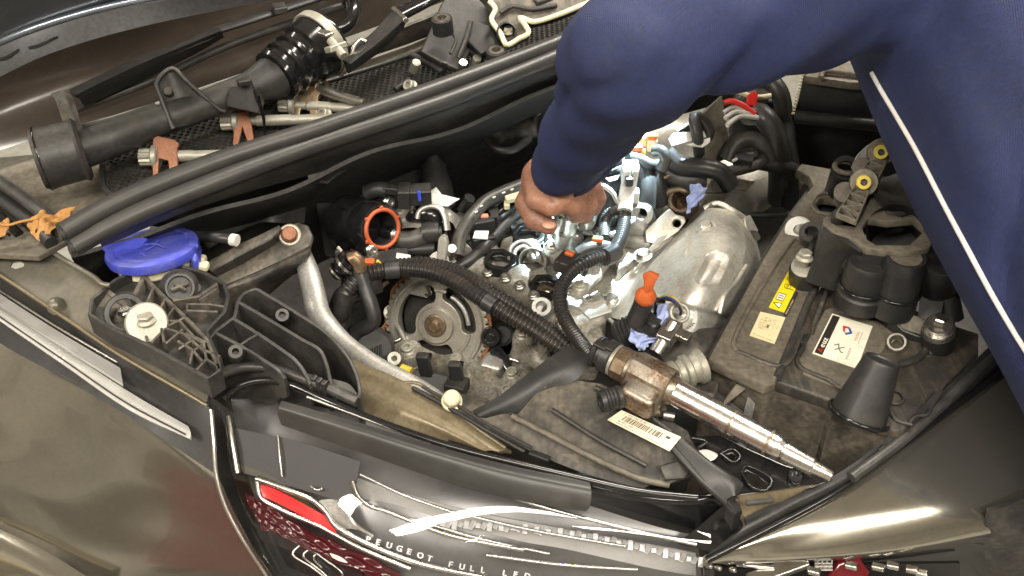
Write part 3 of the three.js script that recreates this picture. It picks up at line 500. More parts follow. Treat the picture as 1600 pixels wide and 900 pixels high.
// ---------- cowl tray with honeycomb mat ----------
{
  const g = thing('cowl_tray', 'dusty cowl tray with a black honeycomb mat behind the long rubber seal', 'tray');
  part(g, 'tray_floor', plate([[-120, 330], [-60, 250], [60, 240], [300, 190], [640, 70], [930, -60], [1080, -60], [700, 150], [300, 290], [110, 372], [60, 400], [-120, 390]], .006, { h: .936 }), M.tan);
  part(g, 'tray_back', patch([[[130, 210, .97], [350, 130, .97], [640, 40, .97], [860, -60, .97]], [[130, 240, .937], [350, 160, .937], [640, 68, .937], [860, -20, .937]]], 20, 4, .003), M.dusty);
  part(g, 'mat_base', plate([[166, 240], [174, 232], [350, 176], [480, 138], [660, 80], [840, 10], [1000, -60], [1050, -40], [700, 140], [300, 285], [188, 312], [164, 300]], .004, { h: .948, bevel: .001 }), M.liner);
  part(g, 'mat_rim', tube([[190, 312, .948], [164, 295, .950], [165, 240, .953], [176, 231, .953], [350, 175, .953], [480, 137, .953], [660, 79, .953], [840, 9, .953]], .0028), M.plastic);
  // hexagonal cells
  const out = [], pos = [], X = V(660, 80, .953).sub(V(174, 232, .953)).setY(0).normalize(), Z = v3(-X.z, 0, X.x), O = V(174, 232, .952), S = .0050;
  const poly = pts([[172, 236], [350, 180], [480, 142], [660, 84], [840, 14], [990, -50], [1050, -40], [700, 142], [300, 287], [190, 310], [167, 298]], .952).map(p => p.clone().sub(O)).map(p => [p.dot(X), p.dot(Z)]);
  const inside = (x, y) => { let c = false; for (let i = 0, j = poly.length - 1; i < poly.length; j = i++) { const [a, b] = poly[i], [d, e] = poly[j]; if ((b > y) !== (e > y) && x < (d - a) * (y - b) / (e - b) + a) c = !c; } return c; };
  for (let r = -60; r < 60; r++) for (let q = -20; q < 220; q++) {
    const x = (q + (r & 1) / 2) * S * 1.5, y = r * S * .98; if (!inside(x, y)) continue;
    const P = (k, s, h) => { const a = k * Math.PI / 3 + Math.PI / 6, w = O.clone().addScaledVector(X, x + S * .75 * s * Math.cos(a) * 1.12).addScaledVector(Z, y + S * .58 * s * Math.sin(a)); w.y += h; return [w.x, w.y, w.z]; };
    for (let k = 0; k < 6; k++) { const A = P(k, 1, 0), B = P(k + 1, 1, 0), C = P(k + 1, .72, 0), D = P(k, .72, 0), E = P(k + 1, .66, -.0032), F = P(k, .66, -.0032); pos.push(...A, ...C, ...B, ...A, ...D, ...C, ...D, ...E, ...C, ...D, ...F, ...E); }
  }
  const hg = new THREE.BufferGeometry(); hg.setAttribute('position', new THREE.Float32BufferAttribute(pos, 3)); hg.computeVertexNormals();
  part(g, 'honeycomb_mat', hg, M.plastic, { kind: 'stuff' });
  part(g, 'cowl_lip', patch([[[150, 370, .966], [300, 305, .972], [500, 230, .976], [700, 165, .982], [900, 85, .988], [1010, 30, .99]], [[156, 379, .959], [310, 314, .96], [512, 242, .963], [720, 183, .96], [905, 108, .966], [1015, 60, .97]], [[160, 386, .95], [316, 322, .95], [525, 262, .94], [730, 205, .935], [910, 130, .94], [1020, 80, .945]]], 50, 10, .003), M.plastic);
}
{
  const g = thing('cowl_seal', 'long grey-black rubber cowl seal with two rounded ridges crossing the bay', 'seal');
  part(g, 'back_ridge', tube([[97, 364, .978], [180, 318, .982], [320, 259, .987], [500, 200, .992], [700, 132, .997], [900, 54, 1.002], [1000, -2, 1.004], [1060, -45, 1.004]], .0085, { radial: 20 }), M.seal);
  part(g, 'front_ridge', tube([[112, 386, .966], [200, 340, .971], [330, 286, .976], [480, 230, .98], [600, 190, .984], [700, 156, .987], [830, 105, .991], [930, 60, .994], [1060, -15, .995]], .0085, { radial: 20 }), M.seal);
  part(g, 'seal_foot', tube([[108, 378, .970], [190, 330, .974], [325, 273, .979], [490, 216, .983], [650, 160, .987], [830, 92, .993], [960, 32, .997], [1060, -28, .998]], .0075, { flat: .7 }), M.seal);
  for (const [x, y, h, r] of [[96, 365, .978, .006], [111, 387, .966, .006], [104, 376, .971, .003]]) part(g, 'hollow_end', rod(V(x, y, h).add(v3(-.0012, .0006, .0012)), V(x, y, h).add(v3(.002, 0, -.001)), r, 14), M.liner);
}
// ---------- intake pipe lying in the cowl ----------
{
  const g = thing('intake_pipe', 'black plastic intake pipe with ribbed rubber hose and metal clamp, lying in the cowl', 'pipe');
  part(g, 'pipe_body', tube([[88, 243, .985], [140, 228, .986], [200, 207, .988], [270, 182, .99], [340, 157, .992], [400, 134, .994], [440, 114, .997]], .0155, { radial: 28, taper: [1.25, 1.1, .93, .9, 1.0, 1.45] }), M.plastic);
  part(g, 'pipe_collar', lathe([58, 250, .984], [132, 232, .986], [[0, .0215], [0, .026], [.12, .0285], [.3, .0275], [.85, .027], [.92, .029], [1, .026], [1, .018]], 36), M.plastic);
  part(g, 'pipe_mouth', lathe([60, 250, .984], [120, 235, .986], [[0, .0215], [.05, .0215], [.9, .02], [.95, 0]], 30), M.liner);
  part(g, 'collar_seam', ringGeo([66, 248, .984], V(132, 232, .986).sub(V(58, 250, .984)), .0278, .0013), M.gloss);
  part(g, 'strap', patch([[[80, 146, 1.02], [97, 141, 1.022], [112, 150, 1.02]], [[88, 160, 1.02], [103, 158, 1.023], [118, 165, 1.02]], [[98, 190, 1.008], [113, 188, 1.012], [126, 192, 1.008]], [[108, 215, .995], [122, 214, 1.0], [138, 216, .995]]], 10, 14, .004), M.dusty);
  part(g, 'side_rail', tube([[130, 205, .995], [180, 192, .998], [245, 170, 1.0]], .006), M.plastic);
  const f = part(g, 'funnel_bracket', patch([[[243, 132, 1.02], [254, 160, 1.005], [270, 200, .99]], [[262, 112, 1.026], [285, 160, 1.0], [292, 195, .985]], [[272, 108, 1.028], [310, 150, 1.005], [345, 174, .985]]], 12, 12, .0025), M.plastic);
  part(f, 'funnel_edge', tube([[243, 134, 1.02], [252, 118, 1.026], [270, 107, 1.029], [290, 125, 1.02], [345, 172, .99], [352, 174, .988]], .0022), M.plastic);
  part(f, 'funnel_rib', tube([[244, 134, 1.02], [256, 165, 1.005], [271, 202, .988]], .0026), M.plastic);
  part(f, 'funnel_pin', rod([262, 142, 1.014], [268, 152, 1.002], .004), M.dusty);
  const t = part(g, 'clip_tower', plate([[352, 145, 1.01], [358, 137, 1.012], [370, 136, 1.012], [374, 124, 1.016], [390, 124, 1.016], [393, 138, 1.012], [400, 137, 1.012], [408, 160, 1.0], [404, 178, .99], [354, 166, .995]], .012), M.black);
  part(t, 'tower_tab', block([381, 128, 1.02], [.012, .006, .008], v3(.9, 0, -.4)), M.black);
  part(t, 'tower_cheek', rib([[396, 136, 1.012], [404, 150, 1.008], [410, 172, .992], [412, 205, .97]], .01, .003), M.gloss);
  // rubber coupling + clamp
  const A = V(430, 120, .997), B = V(512, 60, 1.012);
  part(g, 'rubber_coupling', lathe(A, B, [[0, .020], [0, .0265], [.06, .0275], [.09, .0255], [.16, .0255], [.19, .0285], [.24, .0285], [.27, .026], [.34, .026], [.37, .029], [.42, .029], [.45, .027], [.52, .028], [.56, .031], [.95, .0325], [1, .031], [1, .026], [.6, .024]], 40), M.gloss);
  part(g, 'hose_clamp', lathe(A.clone().lerp(B, .80), A.clone().lerp(B, .93), [[0, .0325], [0, .0345], [.1, .035], [.9, .035], [1, .0345], [1, .0325]], 44), M.zinc);
  part(g, 'clamp_screw', [rod([516, 62, 1.038], [537, 88, 1.028], .0045, 14), block([525, 74, 1.033], [.012, .006, .02], v3(.5, .3, .5))], M.zinc);
  part(g, 'clamp_band_end', block([508, 52, 1.042], [.016, .003, .010], v3(.7, .1, .7)), M.steel);
}
// ---------- clamp bolts with rusty forks ----------
{
  const bolts = [
    { a: [218, 246], b: [345, 242], h: .966, f: [258, 247], lab: 'zinc bolt with rusty fork clamp, on the mat closest to the pipe mouth', rot: 0, fm: 'copper' },
    { a: [345, 191], b: [520, 185], h: .966, f: [378, 192], lab: 'zinc bolt through a broad orange rusty fork clamp, below the black clip tower', rot: 0, fm: 'copper' },
    { a: [436, 163], b: [560, 170], h: .964, f: [480, 163], lab: 'zinc bolt with dark rusty fork, lying under another bolt', rot: .1, fm: 'bronze' },
    { a: [453, 126], b: [570, 162], h: .975, f: [486, 132], lab: 'slanting zinc bolt with a brown square fork clamp, lying across another bolt', rot: .2, fm: 'bronze' }];
  bolts.forEach((o, i) => {
    const g = thing('clamp_bolt', o.lab, 'bolt', 'clamp bolts on the cowl mat');
    const A = V(...o.a, o.h), B = V(...o.b, o.h), d = B.clone().sub(A).normalize();
    part(g, 'bolt_head', bolt(A.clone().addScaledVector(d, .012), .0072, d.clone().negate(), { spline: 1, h: 1.55, flange: 0 }), M.zinc);
    part(g, 'bolt_flange', lathe(A.clone().addScaledVector(d, .011), A.clone().addScaledVector(d, .018), [[0, 0], [0, .009], [.25, .0112], [.8, .0112], [1, .0095], [1, 0]], 26), M.zinc);
    part(g, 'bolt_shank', lathe(A.clone().addScaledVector(d, .017), B, [[0, .0042], [.18, .0042], [.2, .0054], [.55, .0054], [.57, .0048], [1, .0048], [1, 0]], 18), i === 3 ? M.steel : M.zinc);
    const F = V(...o.f, o.h), s = v3(d.z, 0, -d.x).negate(), up = UPA;
    const sq = (l, t, hh) => { const P = l.map(([x, y]) => F.clone().addScaledVector(d, x).addScaledVector(s.clone().multiplyScalar(-1), y * .8).addScaledVector(up, y * .75 + hh)); return plate(P, t); };
    if (i === 1) part(g, 'fork_clamp', [sq([[-.008, -.026], [-.003, -.028], [.0015, -.012], [.006, -.024], [.013, -.026], [.010, -.008], [.006, .006], [.009, .018], [.004, .024], [-.004, .022], [-.009, .024], [-.010, .010], [-.006, -.002]], .005, .008)], M[o.fm]);
    else if (i === 3) part(g, 'fork_clamp', [ringGeo(F.clone().addScaledVector(d, -.004), d, .0105, .003, 4, 6), ringGeo(F.clone().addScaledVector(d, .012), d, .0105, .0028, 4, 6), block(F.clone().addScaledVector(d, .004).add(v3(0, .011, 0)), [.020, .003, .016], d), block(F.clone().addScaledVector(d, .004).add(v3(0, -.006, .008)), [.020, .003, .012], d)], M[o.fm]);
    else part(g, 'fork_clamp', [sq([[-.010, -.020], [-.005, -.021], [-.004, -.006], [.004, -.008], [.005, -.018], [.013, -.016], [.012, .002], [.014, .006], [.010, .010], [-.006, .014], [-.010, .012]], .005, .007)], M[o.fm]);
  });
  for (const [x, y, l] of [[508, 180, 'small pale bolt head half hidden by the seal beside the clamp bolts'], [642, 136, 'small pale bolt head on the mat by a thin pin']]) { const g = thing('small_bolt', l, 'bolt'); part(g, 'bolt_head', bolt([x, y, .962], .006, v3(-.5, .7, .5), { torx: 1 }), M.zinc); part(g, 'bolt_shank', rod(V(x, y, .962), V(x + 18, y + 12, .955), .0035), M.zinc); }
  const p = thing('thin_pin', 'thin dark pin lying on the honeycomb mat', 'pin'); part(p, 'pin_rod', rod([617, 140, .957], [640, 124, .958], .003), M.black);
}
// ---------- loose plastic housing and cream-edged cover ----------
{
  const g = thing('sensor_housing', 'black plastic bolt-on housing with two metal bushings, lying in the cowl', 'housing');
  part(g, 'housing_shell', plate([[657, 80, .985], [690, 4, 1.02], [700, -10, 1.025], [742, -8, 1.02], [770, 26, 1.0], [790, 60, .985], [792, 82, .98], [760, 95, .972], [735, 80, .98], [716, 113, .962], [690, 106, .965]], .012, { bevel: .003 }), M.plastic);
  part(g, 'shell_step', plate([[738, 30, 1.008], [768, 40, 1.003], [782, 68, .99], [752, 84, .984], [728, 62, .994]], .01, { bevel: .003 }), M.black);
  for (const [x, y, h] of [[692, 33, 1.018], [777, 83, .99]]) { part(g, 'bushing', lathe(V(x, y, h).add(v3(0, -.012, 0)), V(x, y, h).add(v3(-.001, .004, .002)), [[0, .011], [.9, .011], [1, .0105], [1, .0085]], 26), M.black); part(g, 'bushing_sleeve', lathe(V(x, y, h).add(v3(0, -.012, 0)), V(x, y, h).add(v3(-.001, .005, .002)), [[0, .0085], [.95, .0085], [1, .008], [1, .0048], [.3, .0045], [.3, 0]], 26), M.steel); }
  part(g, 'shell_rib', tube([[697, 44, 1.01], [712, 60, 1.0], [704, 84, .99]], .0018), M.plastic);
  part(g, 'shell_rib', tube([[735, 34, 1.01], [728, 60, .998], [716, 90, .982]], .003), M.plastic);
  part(g, 'lower_rail', tube([[643, 86, .972], [668, 98, .968], [692, 113, .964]], .004), M.black);
  for (const [x, y, m] of [[651, 103, 'zinc'], [697, 100, 'black'], [703, 94, 'steel'], [724, 103, 'steel'], [746, 96, 'zinc']]) part(g, 'stud', rod(V(x, y - 6, .975), V(x - 5, y + 8, .962), .0048, 14), M[m]);
  const c = thing('gasket_cover', 'black cover with a cream rubber gasket round its edge, lying in the cowl', 'cover');
  const L = [[766, -20], [765, 2], [774, 14], [768, 30], [782, 52], [792, 70], [812, 60], [826, 52], [821, 40], [812, 27], [833, 34], [870, 24], [905, 10], [934, -2], [930, -30]];
  part(c, 'cover_shell', plate(L.map(([x, y]) => [x, y, 1.0 + (60 - y) * .0004]), .012, { bevel: .002 }), M.dusty);
  part(c, 'cream_gasket', tube(L.slice(1, -1).map(([x, y]) => [x, y, 1.003 + (60 - y) * .0004]), .0028), M.cream);
  part(c, 'cover_bolt', bolt([794, 50, 1.006], .005), M.steel);
  part(c, 'cover_rib', tube([[782, 20, 1.018], [800, 10, 1.022], [830, 14, 1.02], [870, 8, 1.022]], .0026), M.plastic);
  part(c, 'cover_boss', lathe([792, 52, 1.0], [792, 50, 1.008], [[0, .011], [.9, .011], [1, .009]], 20), M.plastic);
  part(c, 'cover_wall', rib([[820, -20, 1.03], [840, 2, 1.025], [880, -10, 1.028]], .01, .004), M.plastic);
}
// ---------- dry leaf ----------
{
  const g = thing('dry_leaf', 'curled orange-brown dry leaf caught at the end of the rubber seal', 'leaf');
  part(g, 'leaf_blade', patch([[[42, 352, .948], [60, 330, .955], [82, 334, .95], [122, 320, .956]], [[50, 366, .944], [68, 345, .953], [92, 344, .948], [112, 332, .952]], [[72, 384, .938], [78, 362, .948], [94, 356, .945], [98, 350, .947]]], 24, 18, .0005, { disp: (u, v) => .002 * Math.sin(u * 17 + v * 6) * Math.cos(v * 13) }), M.leaf);
  part(g, 'leaf_stem', tube([[-10, 345, .955], [10, 352, .953], [30, 347, .953], [60, 341, .954]], .0012), M.leaf);
  part(g, 'leaf_fragment', patch([[[-10, 368, .945], [8, 340, .955], [16, 346, .953]], [[-10, 380, .942], [6, 366, .948], [14, 358, .95]]], 8, 6, .0005, { disp: (u) => .0015 * Math.sin(u * 9) }), M.leaf);
}
// ---------- washer bottle ----------
{
  const g = thing('washer_bottle', 'cream washer bottle neck with a bright blue flip cap', 'bottle');
  const C = V(240, 396, .915), ax = v3(-.06, 1, -.16).normalize(), at = (k) => C.clone().addScaledVector(ax, k);
  part(g, 'bottle_neck', lathe(at(-.07), at(.0), [[0, 0], [0, .030], [.8, .030], [.85, .033], [1, .033], [1, 0]], 36), M.cream);
  const cap = part(g, 'cap', lathe(at(-.006), at(.013), [[.25, .036], [.25, .0395], [.5, .0408], [.68, .0398], [.74, .036], [.76, .033], [.68, .0315], [.70, .029], [.76, .027], [.72, .012], [.74, 0]], 56), M.blue);
  part(cap, 'cap_spout', plate([[158, 388, 0.922], [166, 382, 0.924], [190, 376, 0.926], [215, 366, 0.929], [230, 372, 0.927], [200, 418, 0.915], [184, 413, 0.917]], .006, { bevel: .0018 }), M.blue);
  part(cap, 'cap_hinge', tube([[290, 392, .91], [302, 384, 0.925], [309, 390, .91], [308, 412, 0.909]], .0035), M.blue);
  part(cap, 'cap_hinge', tube([[296, 388, .91], [299, 394, .91], [303, 402, 0.917], [306, 418, 0.907]], .0035), M.blue);
  const e = (x, y) => V(x, y, .9495); const emb = [[[215, 388], [228, 382], [246, 382], [258, 388]], [[220, 396], [236, 402], [256, 397]], [[226, 392], [238, 386], [248, 376]]];
  for (const l of emb) part(cap, 'embossed_mark', tube(l.map(([x, y]) => V(x, y, 0.9255)), .0008), M.blue);
  for (const [x, y] of [[312, 406], [316, 416]]) part(g, 'neck_tab', block([x, y, 0.906], [.012, .008, .01], v3(1, 0, .1), UPA, .003), M.cream);
  const h = thing('vent_hose', 'short black hose with a white plug, behind the blue cap', 'hose');
  part(h, 'hose', tube([[280, 380, 0.918], [310, 372, .91], [340, 371, 0.925], [366, 375, 0.925]], .0045), M.hose); part(h, 'hose_plug', rod([361, 374, 0.925], [371, 376, 0.925], .0056), M.white);
}
// ---------- inner wing beam ----------
{
  const g = thing('wing_beam', 'dusty dark wing beam with a rust-covered bolt beside the washer bottle', 'beam');
  part(g, 'beam_top', plate([[300, 424, .885], [330, 402, .892], [376, 378, .898], [424, 357, .905], [466, 346, .908], [482, 352, .906], [489, 368, .902], [484, 384, .898], [440, 406, .892], [400, 425, .886], [352, 445, .88], [318, 450, .877]], .008, { bevel: .003 }), M.dusty);
  part(g, 'beam_shoulder', patch([[[318, 416, .897], [372, 384, .908], [420, 360, .914], [436, 352, .914]], [[330, 424, .895], [385, 394, .906], [424, 374, .91], [440, 358, .912]], [[340, 432, .884], [392, 404, .893], [428, 382, .898], [446, 362, .906]]], 20, 8, .003), M.dusty);
  part(g, 'beam_side', patch([[[352, 446, .878], [400, 428, .884], [445, 406, .89], [486, 384, .896]], [[352, 462, .868], [402, 444, .873], [446, 420, .88], [484, 400, .886]], [[345, 510, .82], [402, 475, .83], [445, 440, .85], [470, 420, .865]]], 20, 12, .003), M.dusty);
  part(g, 'beam_bolt', lathe([452, 368, .902], [452, 364, .910], [[0, 0], [0, .0085], [.5, .0085], [.9, .006], [1, 0]], 18), M.copper);
  part(g, 'bolt_washer', lathe([453, 368, .902], [453, 367, .906], [[0, .0105], [.8, .0105], [1, .0095], [1, .005]], 20), M.zinc);
}
{
  const g = thing('radiator_tube', 'pale grey bent metal tube running beside the black air vanes', 'tube');
  part(g, 'tube_body', tube([[472, 398, .872], [482, 425, .868], [490, 455, .862], [500, 495, .856], [535, 535, .85], [580, 568, .846], [650, 606, .842], [720, 650, .836]], .0088, { radial: 20, taper: [1.05, 1.2, 1.25, 1.05, 1, 1, 1] }), M.alu);
}
// ---------- fender support bracket (ribbed black plastic) ----------
{
  const g = thing('fender_bracket', 'black ribbed plastic fender bracket bolted down with a wide pale washer', 'bracket');
  const H = .918;
  const O = [[216, 418], [250, 412], [282, 414], [318, 424], [350, 442], [356, 462], [350, 486], [322, 516], [340, 560], [342, 578], [326, 590], [290, 570], [232, 538], [172, 510], [140, 490], [143, 466], [180, 436]];
  part(g, 'base_plate', plate(O, .006, { h: H - .010, bevel: .002, holes: [{ c: V(196, 491, H - .01), r: .0125 }] }), M.plastic);
  part(g, 'outer_rim', rib([...O, O[0]].map(([x, y]) => [x, y, H]), .020, .0032), M.plastic);
  const R = (l, d = .012, t = .0022) => part(g, 'stiffening_rib', rib(l.map(p => [p[0], p[1], H + (p[2] || 0)]), d, t), M.dusty);
  R([[216, 420], [240, 446], [270, 476], [300, 505], [324, 530], [342, 576]], .016, .0032);
  R([[224, 430], [207, 466]], .014, .004); R([[240, 446], [228, 474]]); R([[258, 464], [246, 490]]); R([[272, 478], [258, 498]]); R([[290, 494], [262, 508]]);
  R([[207, 467], [228, 474], [240, 486]]); R([[258, 500], [280, 500], [302, 524], [322, 534]]); R([[236, 534], [258, 512], [286, 520], [320, 548]]);
  R([[258, 536], [284, 514]]); R([[252, 512], [256, 534]]); R([[278, 532], [300, 545], [318, 566]]); R([[290, 520], [318, 536], [300, 548]]); R([[318, 536], [322, 560], [342, 572]]); R([[232, 534], [228, 524]]); R([[300, 548], [296, 568]]); R([[322, 560], [304, 580]]); R([[300, 530], [278, 545]]); R([[320, 546], [344, 556]]);
  R([[270, 468], [310, 462], [338, 442]], .012, .003); R([[292, 474], [326, 474], [350, 478]]); R([[292, 474], [292, 484], [340, 486]]); R([[310, 468], [338, 450]]);
  part(g, 'hole_collar', lathe(V(196, 491, H - .012), V(196, 490, H), [[0, .0125], [1, .0125], [1, .016], [.9, .017], [0, .017]], 30), M.plastic);
  part(g, 'recessed_bolt', bolt([198, 494, H - .016], .0065), M.steel);
  part(g, 'wide_washer', lathe(V(229, 505, H), V(229, 504, H + .004), [[0, 0], [0, .0165], [.7, .0168], [1, .0155], [1, 0]], 36), M.zinc);
  part(g, 'fixing_bolt', bolt([228, 500, H + .004], .0068, UPA, { h: .9, turn: 1 }), M.zinc);
  const s = part(g, 'screw_boss', lathe([281, 451, H - .008], [281, 449, H], [[0, .017], [.5, .0165], [1, .012], [1, .010], [.6, .0095], [.6, 0]], 30), M.plastic);
  part(s, 'screw_cross', [block([281, 449, H - .001], [.016, .004, .003], v3(.8, 0, .6)), block([281, 449, H - .001], [.016, .004, .003], v3(.8, 0, -.6))], M.dusty);
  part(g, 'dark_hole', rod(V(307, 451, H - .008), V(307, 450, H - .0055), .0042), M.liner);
  part(g, 'small_boss', lathe([368, 556, .905], [368, 549, .917], [[0, .006], [.9, .006], [1, .0055], [1, .0028], [.4, .0025], [.4, 0]], 18), M.plastic);
  const v = thing('air_vanes', 'four tall black plastic air guide vanes between the bracket and the engine', 'air guide');
  const W = (l, d, t = .003) => part(v, 'vane', rib(l, d, t, { smooth: 4 }), M.plastic);
  W([[381, 457, .915], [398, 450, .916], [414, 458, .914], [470, 492, .908], [505, 515, .904], [532, 542, .90], [552, 572, .894], [562, 606, .886], [560, 622, .88]], [.09, .09, .08, .06, .03]);
  W([[372, 470, .915], [410, 492, .911], [470, 528, .905], [500, 546, .902], [510, 568, .896], [516, 592, .89], [522, 606, .884]], [.09, .09, .07, .04, .02]);
  W([[364, 496, .913], [400, 518, .909], [440, 545, .904], [462, 562, .90], [478, 584, .894], [485, 600, .888]], [.09, .08, .07, .04, .02]);
  W([[335, 518, .912], [370, 536, .908], [410, 560, .902], [436, 578, .898], [446, 590, .893]], [.07, .06, .05, .03, .02]);
  part(v, 'end_wall', rib([[398, 450, .916], [381, 456, .915], [371, 470, .915], [366, 494, .913], [334, 518, .912], [328, 526, .910]], .06, .0032), M.plastic);
  part(v, 'vane_boss', lathe([441, 498, .90], [441, 492, .911], [[0, .006], [1, .0055], [1, .003], [.5, .003], [.5, 0]], 16), M.plastic);
  part(v, 'cross_wall', rib([[372, 540, .907], [386, 530, .909], [404, 520, .909]], .05, .0024), M.plastic);
  for (const [x, y] of [[492, 598], [500, 602], [508, 606]]) part(v, 'vane_clip', block([x, y, .885], [.005, .014, .006], v3(.9, 0, .4)), M.black);
  part(v, 'vane_foot', patch([[[520, 592, .886], [545, 600, .884], [560, 618, .88]], [[515, 606, .882], [540, 616, .879], [556, 628, .876]]], 10, 4, .002), M.plastic);
  part(v, 'floor_sheet', plate([[330, 530], [372, 475], [400, 455], [560, 580], [560, 625], [440, 590]], .003, { h: .85 }), M.liner);
}

// ---------- cast engine head ----------
const polySD = (poly) => (x, z) => { let d = 1e9, s = 1; for (let i = 0, j = poly.length - 1; i < poly.length; j = i++) { const a = poly[i], b = poly[j], ex = b[0] - a[0], ez = b[1] - a[1], wx = x - a[0], wz = z - a[1], t = Math.min(1, Math.max(0, (wx * ex + wz * ez) / (ex * ex + ez * ez))); d = Math.min(d, (wx - ex * t) ** 2 + (wz - ez * t) ** 2); const c1 = z >= a[1], c2 = z < b[1], c3 = ex * wz > ez * wx; if ((c1 && c2 && c3) || (!c1 && !c2 && !c3)) s = -s; } return s * Math.sqrt(d); };
function casting(o) {
  const polys = (o.polys || []).map(p => ({ f: polySD(pts(p.l, p.h).map(q => [q.x, q.z])), h: p.h, b: p.b, r: p.r ?? .004 }));
  const caps = (o.caps || []).flatMap(c => { const P = pts(c.l, c.h), out = []; for (let i = 0; i < P.length - 1; i++) out.push([P[i], P[i + 1], c.r, c.r2 ?? c.r, c.k ?? .006]); return out; });
  const posts = (o.posts || []).map(c => ({ p: pt(c.p), r: c.r, b: c.b ?? .04 })), cuts = (o.cuts || []).map(c => ({ p: pt(c.p), r: c.r, d: c.d ?? .02 }));
  const f = (x, y, z) => {
    let d = 1e9;
    for (const p of polys) { const a = p.f(x, z) + p.r, b = Math.max(y - p.h, p.b - y) + p.r, e = Math.min(Math.max(a, b), 0) + Math.hypot(Math.max(a, 0), Math.max(b, 0)) - p.r; d = smin(d, e, .005); }
    for (const c of caps) { if (Math.abs(x - (c[0].x + c[1].x) / 2) > .12 || Math.abs(z - (c[0].z + c[1].z) / 2) > .12) continue; d = smin(d, capsule(x, y, z, c[0], c[1], c[2], c[3]), c[4]); }
    for (const p of posts) { const a = Math.hypot(x - p.p.x, z - p.p.z) - p.r + .0012, b = Math.max(y - p.p.y, p.p.y - p.b - y) + .0012; d = smin(d, Math.min(Math.max(a, b), 0) + Math.hypot(Math.max(a, 0), Math.max(b, 0)) - .0012, .004); }
    for (const p of cuts) { const a = Math.hypot(x - p.p.x, z - p.p.z) - p.r, b = Math.abs(y - p.p.y) - p.d; d = Math.max(d, -Math.max(a, b)); }
    return d;
  };
  return crease(sdfMesh(f, o.lo, o.hi, o.cell || .0022), 1.0);
}
const bb = (l, m = .012) => { const P = l.map(pt), lo = [1e9, 1e9, 1e9], hi = [-1e9, -1e9, -1e9]; for (const p of P) [p.x, p.y, p.z].forEach((v, k) => { lo[k] = Math.min(lo[k], v - m); hi[k] = Math.max(hi[k], v + m); }); return { lo, hi }; };
{
  const g = thing('cylinder_head', 'pale cast aluminium cylinder head with open intake ports and bolts', 'engine');
  const ports = [[782, 404, .852], [826, 364, .852], [853, 444, .848], [892, 392, .846]];
  const posts = [[815, 423, .849], [861, 384, .849], [770, 390, .846], [762, 372, .842], [795, 352, .844], [748, 398, .842], [744, 412, .84], [840, 330, .846], [858, 332, .845], [728, 403, .838], [900, 365, .85], [908, 345, .851], [935, 352, .85], [873, 470, .838], [886, 455, .84], [905, 448, .842], [918, 470, .835], [846, 470, .843], [968, 395, .84], [980, 350, .846], [1003, 343, .85], [995, 372, .845], [925, 408, .845]];
  const o = {
    polys: [{ l: [[716, 430], [760, 372], [812, 336], [900, 318], [1010, 326], [1008, 372], [975, 420], [948, 470], [928, 530], [906, 548], [882, 526], [832, 482], [776, 440]], h: .828, b: .80 },
      { l: [[756, 396], [790, 382], [812, 404], [808, 424], [775, 430]], h: .838, b: .8 }, { l: [[800, 356], [838, 344], [856, 362], [850, 388], [816, 386]], h: .838, b: .8 }, { l: [[828, 436], [858, 424], [884, 442], [880, 470], [840, 470]], h: .836, b: .8 },
      { l: [[905, 470], [935, 452], [950, 470], [945, 500], [915, 520]], h: .836, b: .785 }, { l: [[950, 380], [985, 350], [1010, 360], [1000, 400], [965, 420]], h: .84, b: .785 }, { l: [[880, 520], [915, 495], [945, 520], [925, 560], [890, 560]], h: .828, b: .785 }],
    caps: [{ l: [[730, 424, .828], [770, 426, .836], [812, 444, .838], [850, 474, .832], [878, 502, .826], [904, 532, .818]], r: .014, k: .012 },
      { l: [[792, 381, .842], [812, 376, .849], [832, 386, .85], [842, 404, .848], [844, 424, .842]], r: .0065 }, { l: [[838, 356, .84], [858, 346, .848], [878, 352, .849], [888, 372, .846]], r: .0065 }, { l: [[806, 384, .845], [822, 388, .849], [830, 402, .847]], r: .004 },
      { l: [[838, 470, .838], [866, 440, .842], [902, 402, .845], [940, 352, .846]], r: .0045 }, { l: [[852, 478, .836], [882, 448, .84], [916, 410, .843], [950, 360, .845]], r: .004 }, { l: [[880, 480, .834], [930, 430, .838], [965, 385, .84]], r: .006 },
      { l: [[760, 430, .84], [792, 426, .842], [824, 442, .842]], r: .005 }, { l: [[905, 330, .838], [940, 326, .842], [1000, 332, .842]], r: .007 }, { l: [[850, 330, .838], [800, 352, .838], [742, 398, .834], [722, 424, .828]], r: .007 },
      { l: [[884, 480, .83], [900, 520, .824], [900, 550, .81]], r: .007 }, { l: [[930, 500, .826], [905, 555, .81]], r: .008 }, { l: [[870, 500, .826], [900, 545, .815]], r: .01 }],
    posts: posts.map(p => ({ p, r: .0082 })).concat([{ p: [846, 486, .842], r: .0095, b: .06 }, { p: [790, 462, .848], r: .004, b: .03 }, { p: [828, 500, .84], r: .004, b: .03 }]),
    cuts: [...ports.slice(0, 3).map(([x, y, h]) => ({ p: V(x, y, h).setY(.866), r: .0165, d: .026 })), { p: [832, 411, .848], r: .0115, d: .03 }, { p: [878, 374, .85], r: .010, d: .03 }],
    ...bb([[716, 430, .855], [1010, 326, .855], [850, 585, .78], [960, 330, .8], [880, 570, .8], [716, 500, .78]], .006), cell: .0018
  };
  o.lo[1] = .772; o.hi[1] = .862;
  part(g, 'head_casting', casting(o), M.cast);
  for (const [i, p] of posts.entries()) part(g, 'head_bolt', bolt([p[0], p[1], p[2]], i % 3 ? .0052 : .0058, UPA, { torx: i % 2, h: .8, turn: i % 3 === 0 }), i % 3 ? M.boltSteel : M.zinc);
